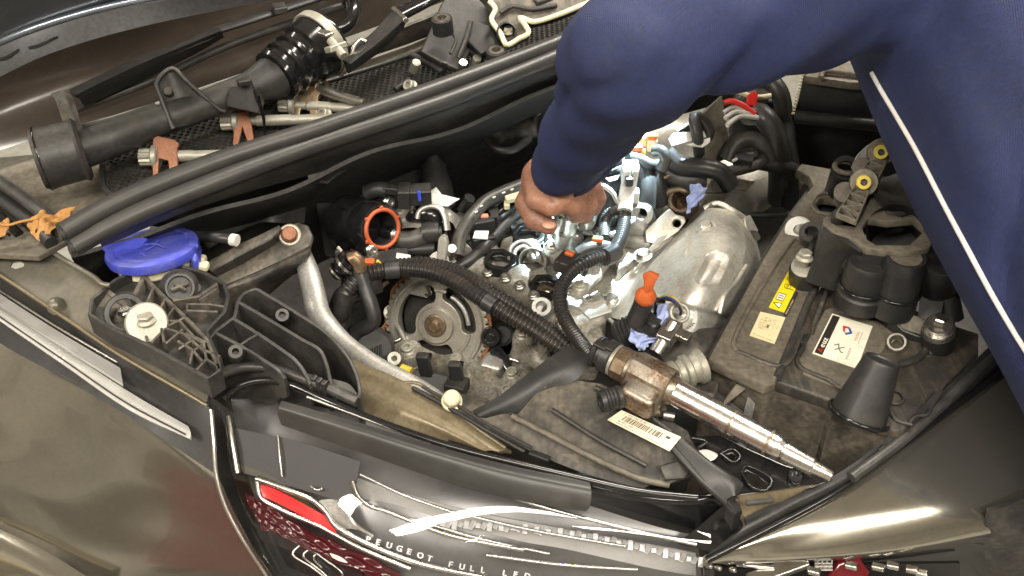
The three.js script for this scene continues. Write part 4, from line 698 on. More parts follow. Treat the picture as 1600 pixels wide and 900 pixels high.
  for (const l of [[[796, 404, .852], [799, 386, .854], [816, 377, .856], [834, 387, .856], [843, 406, .853]], [[803, 404, .852], [806, 391, .854], [818, 385, .855], [829, 393, .854], [835, 406, .852]], [[840, 366, .85], [844, 352, .853], [862, 346, .855], [880, 354, .854], [888, 372, .851]]]) part(g, 'cam_arch', tube(l, .0022), M.castFine);
  for (const [x, y, h, w, d, t] of [[838, 432, .848, .02, .012, .5], [878, 402, .852, .022, .012, .6], [760, 418, .845, .018, .012, .2], [895, 440, .846, .02, .014, .7], [918, 384, .852, .024, .010, .8], [930, 488, .838, .026, .02, .5], [955, 362, .85, .02, .016, .4], [890, 340, .85, .02, .014, .2]]) part(g, 'machined_pad', block([x, y, h - .004], [w, .008, d], v3(Math.cos(t), 0, -Math.sin(t)), UPA, .0015), M.castFine);
  for (const l of [[[905, 345, .856], [925, 362, .856], [938, 380, .854], [930, 400, .85]], [[880, 330, .852], [905, 326, .856], [940, 334, .856], [962, 345, .852]]]) part(g, 'fuel_line', tube(l, .0026), M.steel);
  for (const [x, y, h] of [[790, 434, .851], [812, 446, .852], [834, 462, .85], [856, 484, .845], [876, 508, .839], [762, 426, .848]]) part(g, 'cover_bolt', bolt([x, y, h], .0046, v3(-.15, 1, .1), { h: .7, torx: 1 }), M.boltSteel);
  part(g, 'stud_sleeve', lathe([846, 487, .84], [846, 479, .853], [[0, .0098], [.9, .0098], [1, .009], [1, .0055], [.2, .005], [.2, 0]], 24), M.alu);
  part(g, 'injector_well', lathe(V(832, 412, .822), V(832, 409, .8495), [[0, 0], [0, .0105], [.9, .0112], [1, .0135], [.9, .0145], [.6, .0145]], 30), M.castFine);
  part(g, 'well_floor', rod(V(832, 411, .824), V(832, 411, .828), .0102), M.castFine);
  // dark inlet gaskets
  ports.slice(0, 3).forEach(([x, y, h]) => {
    const up = (l, s, hh) => l.map(([a, b]) => V(x + a * s, y + b * s, h).setY(hh)); const L = [[-26, -2], [-16, -16], [4, -17], [28, -5], [24, 8], [8, 18], [-14, 14], [-25, 8]], I = L.map(([a, b]) => [a * .8, b * .74]);
    const pg = part(g, 'inlet_gasket', plate(L.map(([a, b]) => [x + a, y + b, h + .004]), .012, { bevel: .0018, holes: [I.map(([a, b]) => V(x + a, y + b, h + .004))] }), M.gloss);
    part(pg, 'inlet_throat', rib([...I, I[0]].map(([a, b]) => [x + a, y + b, h + .002]), .010, .0014), M.gloss);
    part(pg, 'inlet_floor', plate(up(L, .98, .842), .002), x === 853 ? M.bronze : M.castFine); part(pg, 'inlet_wall', rib(up([...L, L[0]], .9, h - .004), h - .844, .002), M.gloss);
    part(pg, 'inlet_step', tube([[x - 12, y - 3, h - .001], [x + 2, y - 4, h - .001], [x + 14, y, h - .001]], .0014), M.gloss);
  });
}
// ---------- timing side ----------
{
  const n = v3(-.30, .42, .86).normalize(), C = V(682, 508, .79), X = v3(1, 0, 0).addScaledVector(n, -n.x).normalize(), Y = n.clone().cross(X), B = new THREE.Matrix4().makeBasis(X, Y, n).setPosition(C), R = .0545;
  const put = (g) => crease(g.applyMatrix4(B), .6), L = (x, y, z) => v3(x, y, z).applyMatrix4(B);
  const g = thing('camshaft_pulley', 'grey metal camshaft pulley with three kidney openings and a hex centre bolt', 'pulley');
  const s = new THREE.Shape(); const T = 46; for (let i = 0; i < T * 4; i++) { const r = R * ((i % 4) < 2 ? 1 : .945), a = i / (T * 4) * Math.PI * 2; i ? s.lineTo(r * Math.cos(a), r * Math.sin(a)) : s.moveTo(r, 0); }
  for (const [a0, a1, ri, ro] of [[1.78, 3.35, .40, .78], [-.05, 1.2, .48, .78], [4.05, 5.15, .38, .66]]) { const h = new THREE.Path(), k = 14, rm = (ri + ro) / 2, rr = (ro - ri) / 2; const P = []; for (let i = 0; i <= k; i++) { const a = a0 + (a1 - a0) * i / k; P.push([R * ro * Math.cos(a), R * ro * Math.sin(a)]); } for (let i = 1; i < 6; i++) { const b = i / 6 * Math.PI; P.push([R * (rm + rr * Math.cos(b)) * Math.cos(a1) - R * rr * Math.sin(b) * Math.sin(a1) * .7, R * (rm + rr * Math.cos(b)) * Math.sin(a1) + R * rr * Math.sin(b) * Math.cos(a1) * .7]); } for (let i = 0; i <= k; i++) { const a = a1 + (a0 - a1) * i / k; P.push([R * ri * Math.cos(a), R * ri * Math.sin(a)]); } for (let i = 1; i < 6; i++) { const b = i / 6 * Math.PI; P.push([R * (rm - rr * Math.cos(b)) * Math.cos(a0) + R * rr * Math.sin(b) * Math.sin(a0) * .7, R * (rm - rr * Math.cos(b)) * Math.sin(a0) - R * rr * Math.sin(b) * Math.cos(a0) * .7]); } h.setFromPoints(P.map(p => new THREE.Vector2(...p))); s.holes.push(h); }
  const sm = new THREE.Path(); sm.absarc(-.010, .030, .0024, 0, 6.28); s.holes.push(sm);
  part(g, 'pulley_disc', put(new THREE.ExtrudeGeometry(s, { depth: .008, bevelEnabled: true, bevelSize: .0008, bevelThickness: .0008, bevelSegments: 2, curveSegments: 12 }).translate(0, 0, -.008)), M.gear);
  part(g, 'pulley_rim', lathe(L(0, 0, -.020), L(0, 0, .0035), [[0, R * .84], [.9, R * .84], [1, R * .86], [1, R * .90], [.9, R * .925], [0, R * .925]], 72), M.gear);
  part(g, 'pulley_hub', lathe(L(0, 0, -.012), L(0, 0, .004), [[0, 0], [0, R * .36], [.9, R * .35], [1, R * .33], [1, R * .22], [.85, R * .21], [.85, 0]], 48), M.gear);
  part(g, 'hub_washer', lathe(L(0, 0, .001), L(0, 0, .004), [[0, 0], [0, R * .2], [.8, R * .2], [1, R * .18], [1, 0]], 32), M.bronze);
  part(g, 'hub_bolt', bolt(L(0, 0, .004), .0062, n, { flange: 0, h: .8 }), M.bronze);
  for (const [a, b] of [[3.55, 4.0], [5.1, 6.1], [1.25, 1.6]]) { const P = []; for (let i = 0; i <= 8; i++) { const t = a + (b - a) * i / 8; P.push(L(R * .66 * Math.cos(t), R * .66 * Math.sin(t), .0005)); } part(g, 'web_rib', tube(P, .002), M.gear); }
  { const P = []; for (let i = 0; i <= 14; i++) { const t = 3.6 + 1.35 * i / 14; P.push(L(R * .78 * Math.cos(t), R * .78 * Math.sin(t), .002)); } part(g, 'worn_edge', tube(P, .0022), M.steel); }
  part(g, 'sensor_track', (() => { const P = []; for (let i = 0; i <= 14; i++) { const t = .05 + 1.05 * i / 14; P.push(L(R * .60 * Math.cos(t), R * .60 * Math.sin(t), -.004)); } return tube(P, .0026); })(), M.alu);
  part(g, 'rear_disc', lathe(L(0, 0, -.03), L(0, 0, -.018), [[0, 0], [0, R * .78], [1, R * .78], [1, 0]], 40), M.plastic);
  // belt
  const b = thing('timing_belt', 'black toothed timing belt with orange-brown teeth wrapped round the pulley', 'belt');
  const path = []; const r0 = R + .0012; path.push([-.078, -.034], [-.066, -.018], [-.05, .004]); for (let a = 2.55; a > -1.35; a -= .06) path.push([r0 * Math.cos(a), r0 * Math.sin(a)]); path.push([.016, -.062], [.022, -.085]);
  const cv = new THREE.CatmullRomCurve3(path.map(([x, y]) => v3(x, y, 0)), false, 'centripetal'), K = 150, sp = cv.getSpacedPoints(K);
  const strip = (off, th, z0, z1) => { const pos = []; const q = sp.map((p, i) => { const a = sp[Math.max(0, i - 1)], c = sp[Math.min(K, i + 1)], d = c.clone().sub(a).normalize(), nn = v3(-d.y, d.x, 0); return [p.clone().addScaledVector(nn, off), p.clone().addScaledVector(nn, off + th)]; }); const pp = (v, z) => { const w = L(v.x, v.y, z); return [w.x, w.y, w.z]; }; const Q = (a, b2, c, d) => pos.push(...a, ...b2, ...c, ...a, ...c, ...d); for (let i = 0; i < K; i++) { const [a, c] = q[i], [d, e] = q[i + 1]; Q(pp(c, z1), pp(c, z0), pp(e, z0), pp(e, z1)); Q(pp(a, z1), pp(c, z1), pp(e, z1), pp(d, z1)); Q(pp(a, z0), pp(a, z1), pp(d, z1), pp(d, z0)); } const gg = new THREE.BufferGeometry(); gg.setAttribute('position', new THREE.Float32BufferAttribute(pos, 3)); gg.computeVertexNormals(); return crease(gg, .5); };
  part(b, 'belt_band', strip(.0014, .0016, -.046, -.0006), M.belt);
  part(b, 'belt_edge', strip(.0004, .0024, -.0006, .0004), M.beltIn);
  const teeth = []; const tg = new THREE.BoxGeometry(.0026, .0022, .024); for (let i = 3; i < K; i += 1.62) { const j = Math.floor(i), p = sp[j], d = sp[Math.min(K, j + 1)].clone().sub(p).normalize(); const m = new THREE.Matrix4().makeBasis(d, v3(-d.y, d.x, 0), v3(0, 0, 1)).setPosition(p.x + d.y * .0006, p.y - d.x * .0006, -.0118); teeth.push(tg.clone().applyMatrix4(m).applyMatrix4(B)); }
  part(b, 'belt_teeth', teeth, M.beltIn, { kind: 'stuff' });
  // lower casting
  const t = thing('timing_cover_base', 'rough cast aluminium timing housing below the pulley with torx bolts', 'engine');
  const O = { polys: [{ l: [[585, 545], [622, 524], [700, 560], [770, 545], [850, 560], [872, 566], [815, 622], [770, 645], [690, 618], [630, 590]], h: .768, b: .70, r: .006 }, { l: [[690, 580], [745, 570], [800, 610], [762, 640], [700, 612]], h: .776, b: .7, r: .005 }],
    caps: [{ l: [[612, 520, .765], [640, 548, .776], [690, 572, .782], [712, 566, .79]], r: .009 }, { l: [[818, 526, .80], [832, 550, .79], [858, 578, .782]], r: .010, k: .01 }, { l: [[818, 526, .80], [800, 575, .77]], r: .007 }, { l: [[770, 560, .775], [760, 590, .775]], r: .008 }, { l: [[640, 548, .772], [610, 560, .765]], r: .012 }, { l: [[740, 575, .775], [790, 612, .778], [815, 590, .78]], r: .007 }],
    posts: [{ p: [637, 549, .783], r: .010, b: .05 }, { p: [713, 566, .792], r: .0095, b: .05 }, { p: [791, 614, .788], r: .0085 }, { p: [800, 586, .788], r: .0085 }, { p: [817, 525, .812], r: .0105, b: .05 }, { p: [622, 560, .776], r: .006 }], ...bb([[585, 545, .80], [872, 566, .81], [770, 645, .78], [830, 520, .8]], .008), cell: .0024 };
  O.lo[1] = .735; O.hi[1] = .818;
  part(t, 'housing_casting', casting(O), M.cast);
  for (const [x, y, h, k] of [[637, 547, .784, .0062], [713, 564, .793, .006], [791, 612, .789, .0056], [800, 584, .789, .0056], [817, 523, .813, .006]]) part(t, 'torx_bolt', bolt([x, y, h], k, v3(-.1, 1, .1), { torx: 1, h: .9 }), M.zinc);
  part(t, 'inner_arm', tube([[596, 520, .775], [612, 534, .778], [626, 530, .78]], .0022), M.steel);
  part(t, 'inner_arm', tube([[604, 500, .775], [616, 498, .78], [622, 512, .78], [634, 535, .775]], .003), M.castFine);
  part(t, 'idler_stub', lathe([614, 490, .77], [612, 488, .788], [[0, .009], [.9, .009], [1, .008], [1, .004], [.8, 0]], 20), M.gear);
  part(t, 'back_plate', plate([[560, 440], [620, 420], [760, 440], [850, 540], [790, 590], [600, 560], [540, 520]], .004, { h: .735 }), M.plastic);
  // tensioner on the right of the belt
  const k = thing('belt_tensioner', 'small black belt tensioner roller and arm right of the timing belt', 'tensioner');
  part(k, 'roller', lathe(V(770, 524, .785), V(766, 527, .798), [[0, 0], [0, .010], [.8, .0105], [1, .009], [1, .006], [.85, .0055], [.85, .003], [1, .0028], [1, 0]], 28), M.gloss);
  part(k, 'roller', lathe(V(788, 520, .78), V(785, 523, .793), [[0, 0], [0, .012], [.8, .012], [1, .011], [.9, .008], [.9, 0]], 28), M.black);
  part(k, 'arm', plate([[764, 542, .79], [780, 538, .792], [788, 548, .79], [798, 562, .785], [800, 574, .782], [790, 578, .78], [778, 562, .784], [766, 552, .787]], .010, { bevel: .002 }), M.gloss);
  part(k, 'pin', rod([796, 560, .788], [812, 566, .786], .002), M.steel);
  part(k, 'lower_block', block([770, 575, .775], [.022, .02, .02], v3(.9, 0, .3), UPA, .004), M.alu);
}
// cable guide clipped below
{
  const g = thing('cable_guide', 'black plastic cable guide with two upright clips below the pulley', 'cable guide');
  part(g, 'guide_rail', plate([[640, 582, .79], [650, 575, .792], [716, 590, .79], [728, 596, .788], [720, 616, .78], [705, 620, .778], [650, 604, .782]], .010, { bevel: .002 }), M.plastic);
  part(g, 'guide_end', block([714, 603, .790], [.020, .012, .018], v3(.85, 0, .3)), M.black);
  for (const [x, y] of [[663, 570], [713, 583]]) { part(g, 'guide_clip', block([x, y, .803], [.012, .026, .007], v3(.95, .1, .2), v3(.1, 1, .1)), M.black); part(g, 'clip_head', block([x, y - 11, .806], [.0135, .005, .011], v3(.95, .1, .2), v3(.1, 1, .1)), M.gloss); }
  part(g, 'yellow_tip', rod([626, 576, .795], [642, 582, .794], .005), M.yellow);
  part(g, 'ring_nut', lathe([618, 562, .785], [616, 560, .795], [[0, .007], [1, .0065], [1, .003], [.5, 0]], 16), M.zinc);
}
// ---------- wiring conduits ----------
{
  const g = thing('wiring_conduit', 'thick black corrugated conduit arching over the timing pulley', 'conduit');
  part(g, 'sleeve', tube([[536, 474, .845], [545, 452, .86], [572, 430, .868], [620, 420, .873], [672, 424, .875], [712, 440, .873], [752, 466, .868], [800, 494, .86], [850, 526, .85], [892, 554, .842]], .0082, { corr: .0042, amp: .0013, radial: 20 }), M.conduit);
  part(g, 'tape_wrap', tube([[603, 422, .8735], [612, 421, .874], [624, 420, .874]], .0088), M.hose); part(g, 'tape_wrap', tube([[758, 470, .867], [766, 475, .866], [774, 480, .865]], .0088), M.hose);
  part(g, 'soft_end', tube([[530, 500, .82], [531, 488, .835], [536, 472, .846], [544, 455, .858]], .0095), M.hose);
  const h = thing('wiring_conduit', 'slimmer brown-dusted corrugated conduit running on top of the thick conduit', 'conduit');
  part(h, 'sleeve', tube([[618, 413, .872], [672, 412, .876], [716, 424, .876], [760, 452, .872], [810, 482, .864], [860, 516, .855], [900, 552, .845]], .0062, { corr: .0040, amp: .0011 }), M.conduit);
  const k = thing('wiring_conduit', 'glossy black corrugated conduit bending down to the loose injector', 'conduit');
  part(k, 'sleeve', tube([[956, 398, .872], [936, 402, .876], [912, 412, .878], [890, 428, .876], [877, 450, .872], [876, 478, .868], [888, 508, .866], [906, 534, .87], [926, 560, .88]], .0066, { corr: .0042, amp: .0013, radial: 18 }), M.conduit);
  part(k, 'end_cuff', tube([[944, 402, .875], [954, 398, .873], [962, 392, .872]], .0085), M.hose);
  const m = thing('wiring_branch', 'grey braided cable branch rising from the conduit beside the white plug', 'cable');
  part(m, 'braided_sleeve', tube([[956, 396, .873], [968, 376, .876], [975, 350, .882], [976, 325, .889], [978, 302, .897], [982, 285, .905]], .0068, { corr: .0026, amp: .0005 }), M.hose);
  part(m, 'braided_sleeve', tube([[945, 372, .872], [944, 352, .876], [950, 336, .882], [962, 328, .888], [972, 322, .892]], .0058, { corr: .0026, amp: .0005 }), M.hose);
  part(m, 'rubber_boot', tube([[902, 396, .872], [918, 388, .876], [938, 384, .875], [952, 386, .873]], .0056), M.rubber);
  part(m, 'white_tape', tube([[976, 330, .8905], [978, 310, .897], [982, 288, .905], [984, 276, .912]], .0074), M.white);
  part(m, 'orange_clip', block([934, 374, .882], [.010, .005, .007], v3(.9, .1, .3)), M.orange);
  const c = thing('connector', 'black plug with an orange lock, lying beside the middle inlet port', 'connector', 'connectors');
  part(c, 'plug_body', [block([884, 410, .874], [.016, .013, .022], v3(.85, 0, .5), v3(.2, 1, .1), .002), block([893, 404, .875], [.012, .010, .012], v3(.85, 0, .5))], M.black);
  part(c, 'plug_rib', [block([880, 402, .880], [.003, .003, .022], v3(.85, 0, .5)), block([890, 413, .879], [.003, .003, .02], v3(.85, 0, .5))], M.black);
  part(c, 'plug_mouth', lathe(V(876, 417, .872), V(881, 413, .873), [[0, .0062], [0, .0075], [1, .0078]], 20), M.gloss);
  part(c, 'orange_lock', block([890, 396, .883], [.009, .004, .006], v3(.85, 0, .5)), M.orange);
  // white plug + upper plugs
  const w = thing('connector', 'white plug standing up on the braided cable', 'connector', 'connectors');
  part(w, 'plug_body', [block([984, 268, .915], [.016, .022, .013], v3(.95, 0, -.1), v3(.1, 1, .3)), block([978, 276, .914], [.007, .02, .012]), block([991, 276, .914], [.005, .02, .012])], M.white);
  part(w, 'plug_mouth', block([983, 283, .914], [.008, .009, .008]), M.black); part(w, 'side_plug', block([992, 306, .896], [.008, .014, .010]), M.white); part(w, 'collar', lathe([990, 330, .875], [990, 318, .889], [[0, .006], [1, .006], [1, .004], [.5, 0]], 16), M.alu);
  const u = thing('connector', 'dark blue-black multi-pin plug with orange lock and green wire', 'connector', 'connectors');
  part(u, 'plug_body', [block([962, 250, .915], [.028, .016, .014], v3(.85, .2, -.45)), block([960, 258, .912], [.024, .006, .018], v3(.85, .2, -.45)), block([950, 246, .915], [.008, .016, .015], v3(.85, .2, -.45))], M.black);
  part(u, 'orange_lock', block([965, 238, .924], [.009, .006, .007], v3(.85, .2, -.45)), M.orange); part(u, 'green_wire', tube([[972, 243, .92], [980, 240, .921], [986, 244, .918]], .0013), M.green); part(u, 'slot', [block([962, 252, .9195], [.020, .002, .003], v3(.85, .2, -.45))], M.alu);
  const y = thing('connector', 'pair of orange locks on pale plugs under the sleeve', 'connector', 'connectors');
  part(y, 'plug_body', [block([1000, 218, .92], [.016, .01, .01], v3(.9, 0, .3)), block([1018, 224, .918], [.01, .014, .012])], M.cream); part(y, 'orange_lock', [block([1018, 216, .925], [.011, .010, .007]), block([996, 233, .918], [.010, .009, .008])], M.orange); part(y, 'yellow_tab', block([1006, 240, .913], [.003, .010, .004]), M.yellow);
}
// ---------- throttle body and the parts behind the head ----------
{
  const n = v3(.64, .34, .69).normalize(), C = V(595, 357, .885), g = thing('throttle_body', 'glossy black throttle body with an orange sealing ring and torx bolts', 'throttle body'), at = (k) => C.clone().addScaledVector(n, k);
  const S = basisFrom(n, v3(1, 0, 0)).setPosition(C), L = (x, y, z) => v3(x, y, z).applyMatrix4(S);
  part(g, 'bore', lathe(at(-.07), at(.002), [[0, 0], [0, .0165], [1, .0165], [1, .019], [.96, .021]], 40), M.black);
  part(g, 'body_shell', lathe(at(-.06), at(.0015), [[0, .019], [0, .028], [.5, .027], [.6, .0245], [.7, .026], [.9, .026], [1, .0235], [1, .019]], 40), M.gloss);
  part(g, 'sealing_ring', [ringGeo(at(.003), n, .0185, .0021, 48, 10), ...[.5, 1.6, 2.6, 3.7, 4.9].map(a => block(L(.0205 * Math.cos(a), .0205 * Math.sin(a), .003), [.004, .004, .003], n.clone().cross(UPA)))], plain([.42, .085, .03], .5));
  for (const [x, y, h] of [[608, 316, .893], [574, 340, .884], [619, 367, .872], [581, 391, .872]]) { part(g, 'flange_lug', lathe(V(x, y, h).addScaledVector(n, -.016), V(x, y, h), [[0, 0], [0, .009], [.9, .0085], [1, .0075], [1, 0]], 20), M.gloss); part(g, 'torx_bolt', bolt(V(x, y, h), .0052, n, { torx: 1, h: .7 }), M.steel); }
  part(g, 'actuator', [block([562, 350, .875], [.035, .04, .035], v3(.8, .2, .5), UPA, .01), block([545, 365, .865], [.02, .03, .03], v3(.8, 0, .5), UPA, .008), block([555, 330, .89], [.022, .018, .02], v3(.8, 0, .5), UPA, .004)], M.gloss);
  part(g, 'actuator_rib', tube([[536, 352, .88], [556, 342, .886], [572, 330, .89]], .003), M.gloss); part(g, 'paper_tag', plate([[541, 332, .886], [541, 318, .893], [553, 328, .888]], .001), M.white);
  part(g, 'hose_stub', tube([[572, 302, .90], [592, 296, .905], [606, 298, .905]], .008), M.black);
}
{
  const g = thing('egr_housing', 'pale cast metal EGR housing wrapped by a black pipe behind the cylinder head', 'housing');
  const O = { polys: [{ l: [[622, 330], [650, 318], [664, 332], [668, 352], [640, 366], [624, 362]], h: .875, b: .80, r: .006 }, { l: [[672, 318], [696, 312], [712, 336], [704, 362], [682, 356]], h: .88, b: .8, r: .006 }], caps: [{ l: [[624, 335, .88], [640, 325, .884], [652, 330, .88]], r: .006 }, { l: [[690, 318, .885], [700, 340, .882], [702, 366, .872]], r: .005 }, { l: [[700, 350, .87], [724, 358, .86], [730, 385, .845]], r: .012 }, { l: [[640, 362, .868], [655, 356, .87], [668, 362, .868]], r: .006 }], posts: [{ p: [648, 322, .888], r: .006 }, { p: [712, 355, .872], r: .008 }], ...bb([[618, 320, .89], [735, 395, .84], [700, 305, .89]], .008), cell: .0024 };
  O.lo[1] = .81; O.hi[1] = .9;
  part(g, 'housing_casting', casting(O), M.castFine);
  part(g, 'cover_sheet', plate([[668, 300, .9], [682, 292, .903], [690, 302, .9], [720, 312, .893], [700, 322, .892], [676, 320, .893]], .0015), M.alu);
  part(g, 'clamp_arc', tube([[652, 342, .884], [656, 330, .89], [672, 322, .895], [688, 326, .894], [696, 340, .888], [699, 360, .878]], .0048, { flat: .6 }), M.alu);
  part(g, 'black_pipe', tube([[640, 340, .872], [656, 336, .882], [672, 334, .885], [681, 344, .88], [682, 360, .868]], .0095), M.gloss);
  part(g, 'black_pipe', tube([[612, 372, .865], [640, 376, .864], [664, 368, .868], [690, 362, .87]], .0095), M.rubber);
  part(g, 'black_pipe', tube([[616, 388, .856], [650, 390, .856], [680, 388, .858]], .006), M.black);
  part(g, 'hose_band', tube([[664, 364, .870], [676, 362, .872], [686, 362, .872]], .0115), M.hose);
  const b = part(g, 'eyelet_bracket', plate([[684, 374, .882], [690, 368, .884], [698, 369, .884], [700, 380, .88], [697, 400, .868], [695, 412, .86], [683, 411, .86], [682, 400, .868]], .008, { bevel: .0018, holes: [{ c: [691, 375, .883], r: .0038 }] }), M.castFine); b.name = 'eyelet_bracket';
  part(g, 'lower_boss', [lathe([686, 418, .83], [686, 408, .852], [[0, .011], [1, .010], [1, 0]], 20), lathe([704, 425, .828], [704, 416, .842], [[0, .009], [1, .0085], [1, .004], [.6, 0]], 20)], M.castFine);
  part(g, 'stud', [rod([645, 330, .885], [645, 316, .9], .003), rod([704, 400, .85], [706, 388, .865], .005)], M.steel);
  const c = thing('connector', 'black plug with one blue wire on top of the EGR housing', 'connector', 'connectors');
  part(c, 'plug_body', [block([650, 304, .905], [.03, .016, .018], v3(.97, 0, -.1)), block([632, 306, .905], [.012, .02, .02]), block([622, 298, .908], [.03, .008, .008], v3(.95, 0, .2))], M.black); part(c, 'blue_wire', rod([654, 298, .916], [656, 314, .906], .0018), plain([.03, .06, .5], .4));
  const d = thing('connector', 'black valve plug with a pale label plate beside the inlet gaskets', 'connector', 'connectors');
  part(d, 'plug_body', [block([750, 352, .866], [.026, .02, .02], v3(.9, 0, -.3)), block([754, 378, .852], [.024, .018, .016], v3(.9, 0, -.3)), block([768, 340, .868], [.014, .016, .02])], M.black); part(d, 'label_plate', plate([[738, 372, .868], [742, 360, .872], [764, 360, .872], [762, 374, .867]], .002), M.white); part(d, 'pink_tip', block([757, 338, .876], [.008, .004, .006]), plain([.6, .25, .16], .5));
}
{
  const H = (lab, l, r, m = M.hose, o = {}) => { const g = thing(o.name || 'hose', lab, o.cat || 'hose', 'hoses round the engine'); part(g, o.part || 'hose', tube(l, r, o), m); return g; };
  const lb = thing('cable_loom', 'taped grey cable loom running behind the cylinder head to the hand', 'cable');
  part(lb, 'taped_cable', tube([[714, 400, .855], [718, 372, .866], [732, 346, .876], [756, 318, .882], [790, 300, .886], [830, 284, .888], [880, 262, .89]], .0072, { noise: .06 }), M.rubber);
  for (const [x, y, h] of [[744, 331, .8875], [752, 322, .889], [772, 308, .8915], [787, 301, .893], [800, 296, .894]]) part(lb, 'solder_fleck', block([x, y, h], [.004, .0015, .002], v3(.8, 0, -.6)), M.white);
  H('black cable bundle crossing behind the inlet gaskets', [[712, 420, .84], [740, 402, .848], [770, 372, .855], [800, 340, .862], [840, 315, .866]], .006);
  H('dark lower hose between loom and cylinder head', [[730, 385, .85], [760, 352, .858], [790, 325, .866], [825, 302, .87]], .007, M.black);
  H('glossy dark hose under the taped loom', [[770, 345, .862], [800, 322, .868], [830, 312, .868]], .009, M.gloss);
  const cl = thing('cable_clip', 'small cream cable clip on the loom by the thumb', 'clip'); part(cl, 'clip_body', [block([802, 308, .884], [.018, .006, .012], v3(.9, 0, -.3)), block([792, 318, .878], [.006, .006, .016])], M.cream);
  H('short black stub hose standing up beside the loom', [[722, 328, .88], [728, 318, .888], [734, 309, .896]], .0055, M.gloss);
  // fuel hose left of the pulley
  const f = thing('fuel_hose', 'flat black fuel hose with chrome quick connector hanging left of the pulley', 'hose');
  part(f, 'hose', tube([[556, 404, .882], [562, 424, .874], [570, 448, .862], [580, 478, .848], [584, 500, .836], [574, 510, .828], [560, 516, .82], [548, 530, .81]], .0078, { flat: .9 }), M.hose);
  const a = V(522, 430, .868), b = V(556, 398, .888);
  part(f, 'quick_connector', lathe(a, b, [[0, 0], [0, .006], [.12, .009], [.2, .009], [.22, .006], [.35, .006], [.36, .0105], [.48, .0105], [.5, .008], [.62, .008], [.64, .0115], [.76, .0115], [.78, .007], [1, .007], [1, 0]], 28), M.gloss);
  part(f, 'connector_ring', [lathe(a.clone().lerp(b, .50), a.clone().lerp(b, .60), [[0, .008], [0, .0122], [1, .0122], [1, .008]], 28), lathe(a.clone().lerp(b, .14), a.clone().lerp(b, .20), [[0, .006], [0, .0104], [1, .0104], [1, .006]], 24)], M.chrome);
  part(f, 'metal_elbow', tube([[546, 406, .89], [554, 402, .892], [560, 410, .888], [563, 422, .88]], .0062), M.bronze);
  part(f, 'pin', rod([528, 386, .89], [540, 402, .885], .0018), M.zinc); part(f, 'small_plug', block([528, 396, .886], [.005, .008, .005]), M.black);
  const p = thing('oil_filter', 'ribbed dark round filter cup below the fuel hose', 'filter');
  part(p, 'cup', lathe(V(560, 545, .76), V(582, 548, .792), [[0, 0], [0, .022], [.3, .024], [.9, .024], [1, .019], [1, 0]], 40), M.hose);
  for (let i = 0; i < 8; i++) { const d = v3(.6, .7, .4).normalize(); part(p, 'cup_rib', tube([[562 + i * 4, 530 - i, .79 + i * .0005], [567 + i * 4, 544, .793], [566 + i * 4, 560 + i, .788]], .0015), M.black); }
  H('black bent hose behind the fuel hose', [[530, 505, .82], [532, 480, .835], [540, 462, .845], [560, 452, .845], [590, 440, .845]], .011);
  H('black hose diving below the fuel hose', [[535, 560, .76], [540, 530, .79], [530, 500, .81], [520, 470, .82]], .014, M.black);
  H('gold metal line behind the pulley', [[580, 460, .83], [596, 446, .838], [606, 438, .842]], .003, M.bronze);
  const sp = thing('sensor_plug', 'black plug with orange and yellow locks under the throttle body', 'connector'); part(sp, 'plug_body', [block([606, 410, .862], [.04, .016, .02], v3(.97, 0, -.2)), block([580, 408, .862], [.015, .014, .014])], M.black); part(sp, 'orange_lock', block([577, 411, .872], [.010, .007, .008]), M.orange); part(sp, 'yellow_lock', block([594, 413, .872], [.003, .011, .004], v3(.8, .5, 0)), M.yellow); part(sp, 'pink_cap', rod([618, 404, .868], [640, 408, .865], .006), M.white);
  H('black vertical hose under the throttle body', [[545, 392, .86], [548, 430, .84], [552, 480, .81]], .010, M.black);
  // firewall pieces
  const fw = thing('brake_hose_ring', 'dark rubber vacuum hose curled round a grey valve on the firewall', 'hose');
  part(fw, 'ring_hose', tube([[838, 186, .9], [800, 176, .9], [772, 182, .9], [758, 202, .895], [768, 228, .885], [796, 236, .88], [828, 216, .885]], .0045), M.rubber);
  part(fw, 'valve_body', [rod([772, 210, .885], [838, 198, .895], .012), rod([776, 205, .89], [786, 222, .88], .010), lathe([798, 192, .89], [804, 162, .92], [[0, .008], [.3, .012], [.6, .012], [.62, .008], [1, .008], [1, 0]], 20)], M.dusty);
  part(fw, 'pale_collar', lathe([797, 186, .9], [801, 170, .915], [[0, .0085], [1, .0085], [1, 0]], 20), plain([.2, .22, .15], .6));
  part(fw, 'reservoir', [block([830, 136, .935], [.05, .018, .035], v3(.98, 0, -.15), UPA, .006), block([824, 156, .915], [.03, .03, .03], v3(.98, 0, -.15), UPA, .006), rod([828, 175, .9], [826, 140, .93], .008)], M.cream);
  const fb = thing('shock_bottle', 'dark rounded canister standing against the firewall', 'canister'); part(fb, 'canister', lathe([684, 320, .82], [675, 238, .88], [[0, .02], [.4, .018], [.6, .014], [.75, .014], [.85, .008], [1, .004], [1, 0]], 28), M.liner);
  H('thin black line up the firewall', [[672, 236, .88], [668, 225, .89], [668, 215, .9]], .003, M.liner);
}

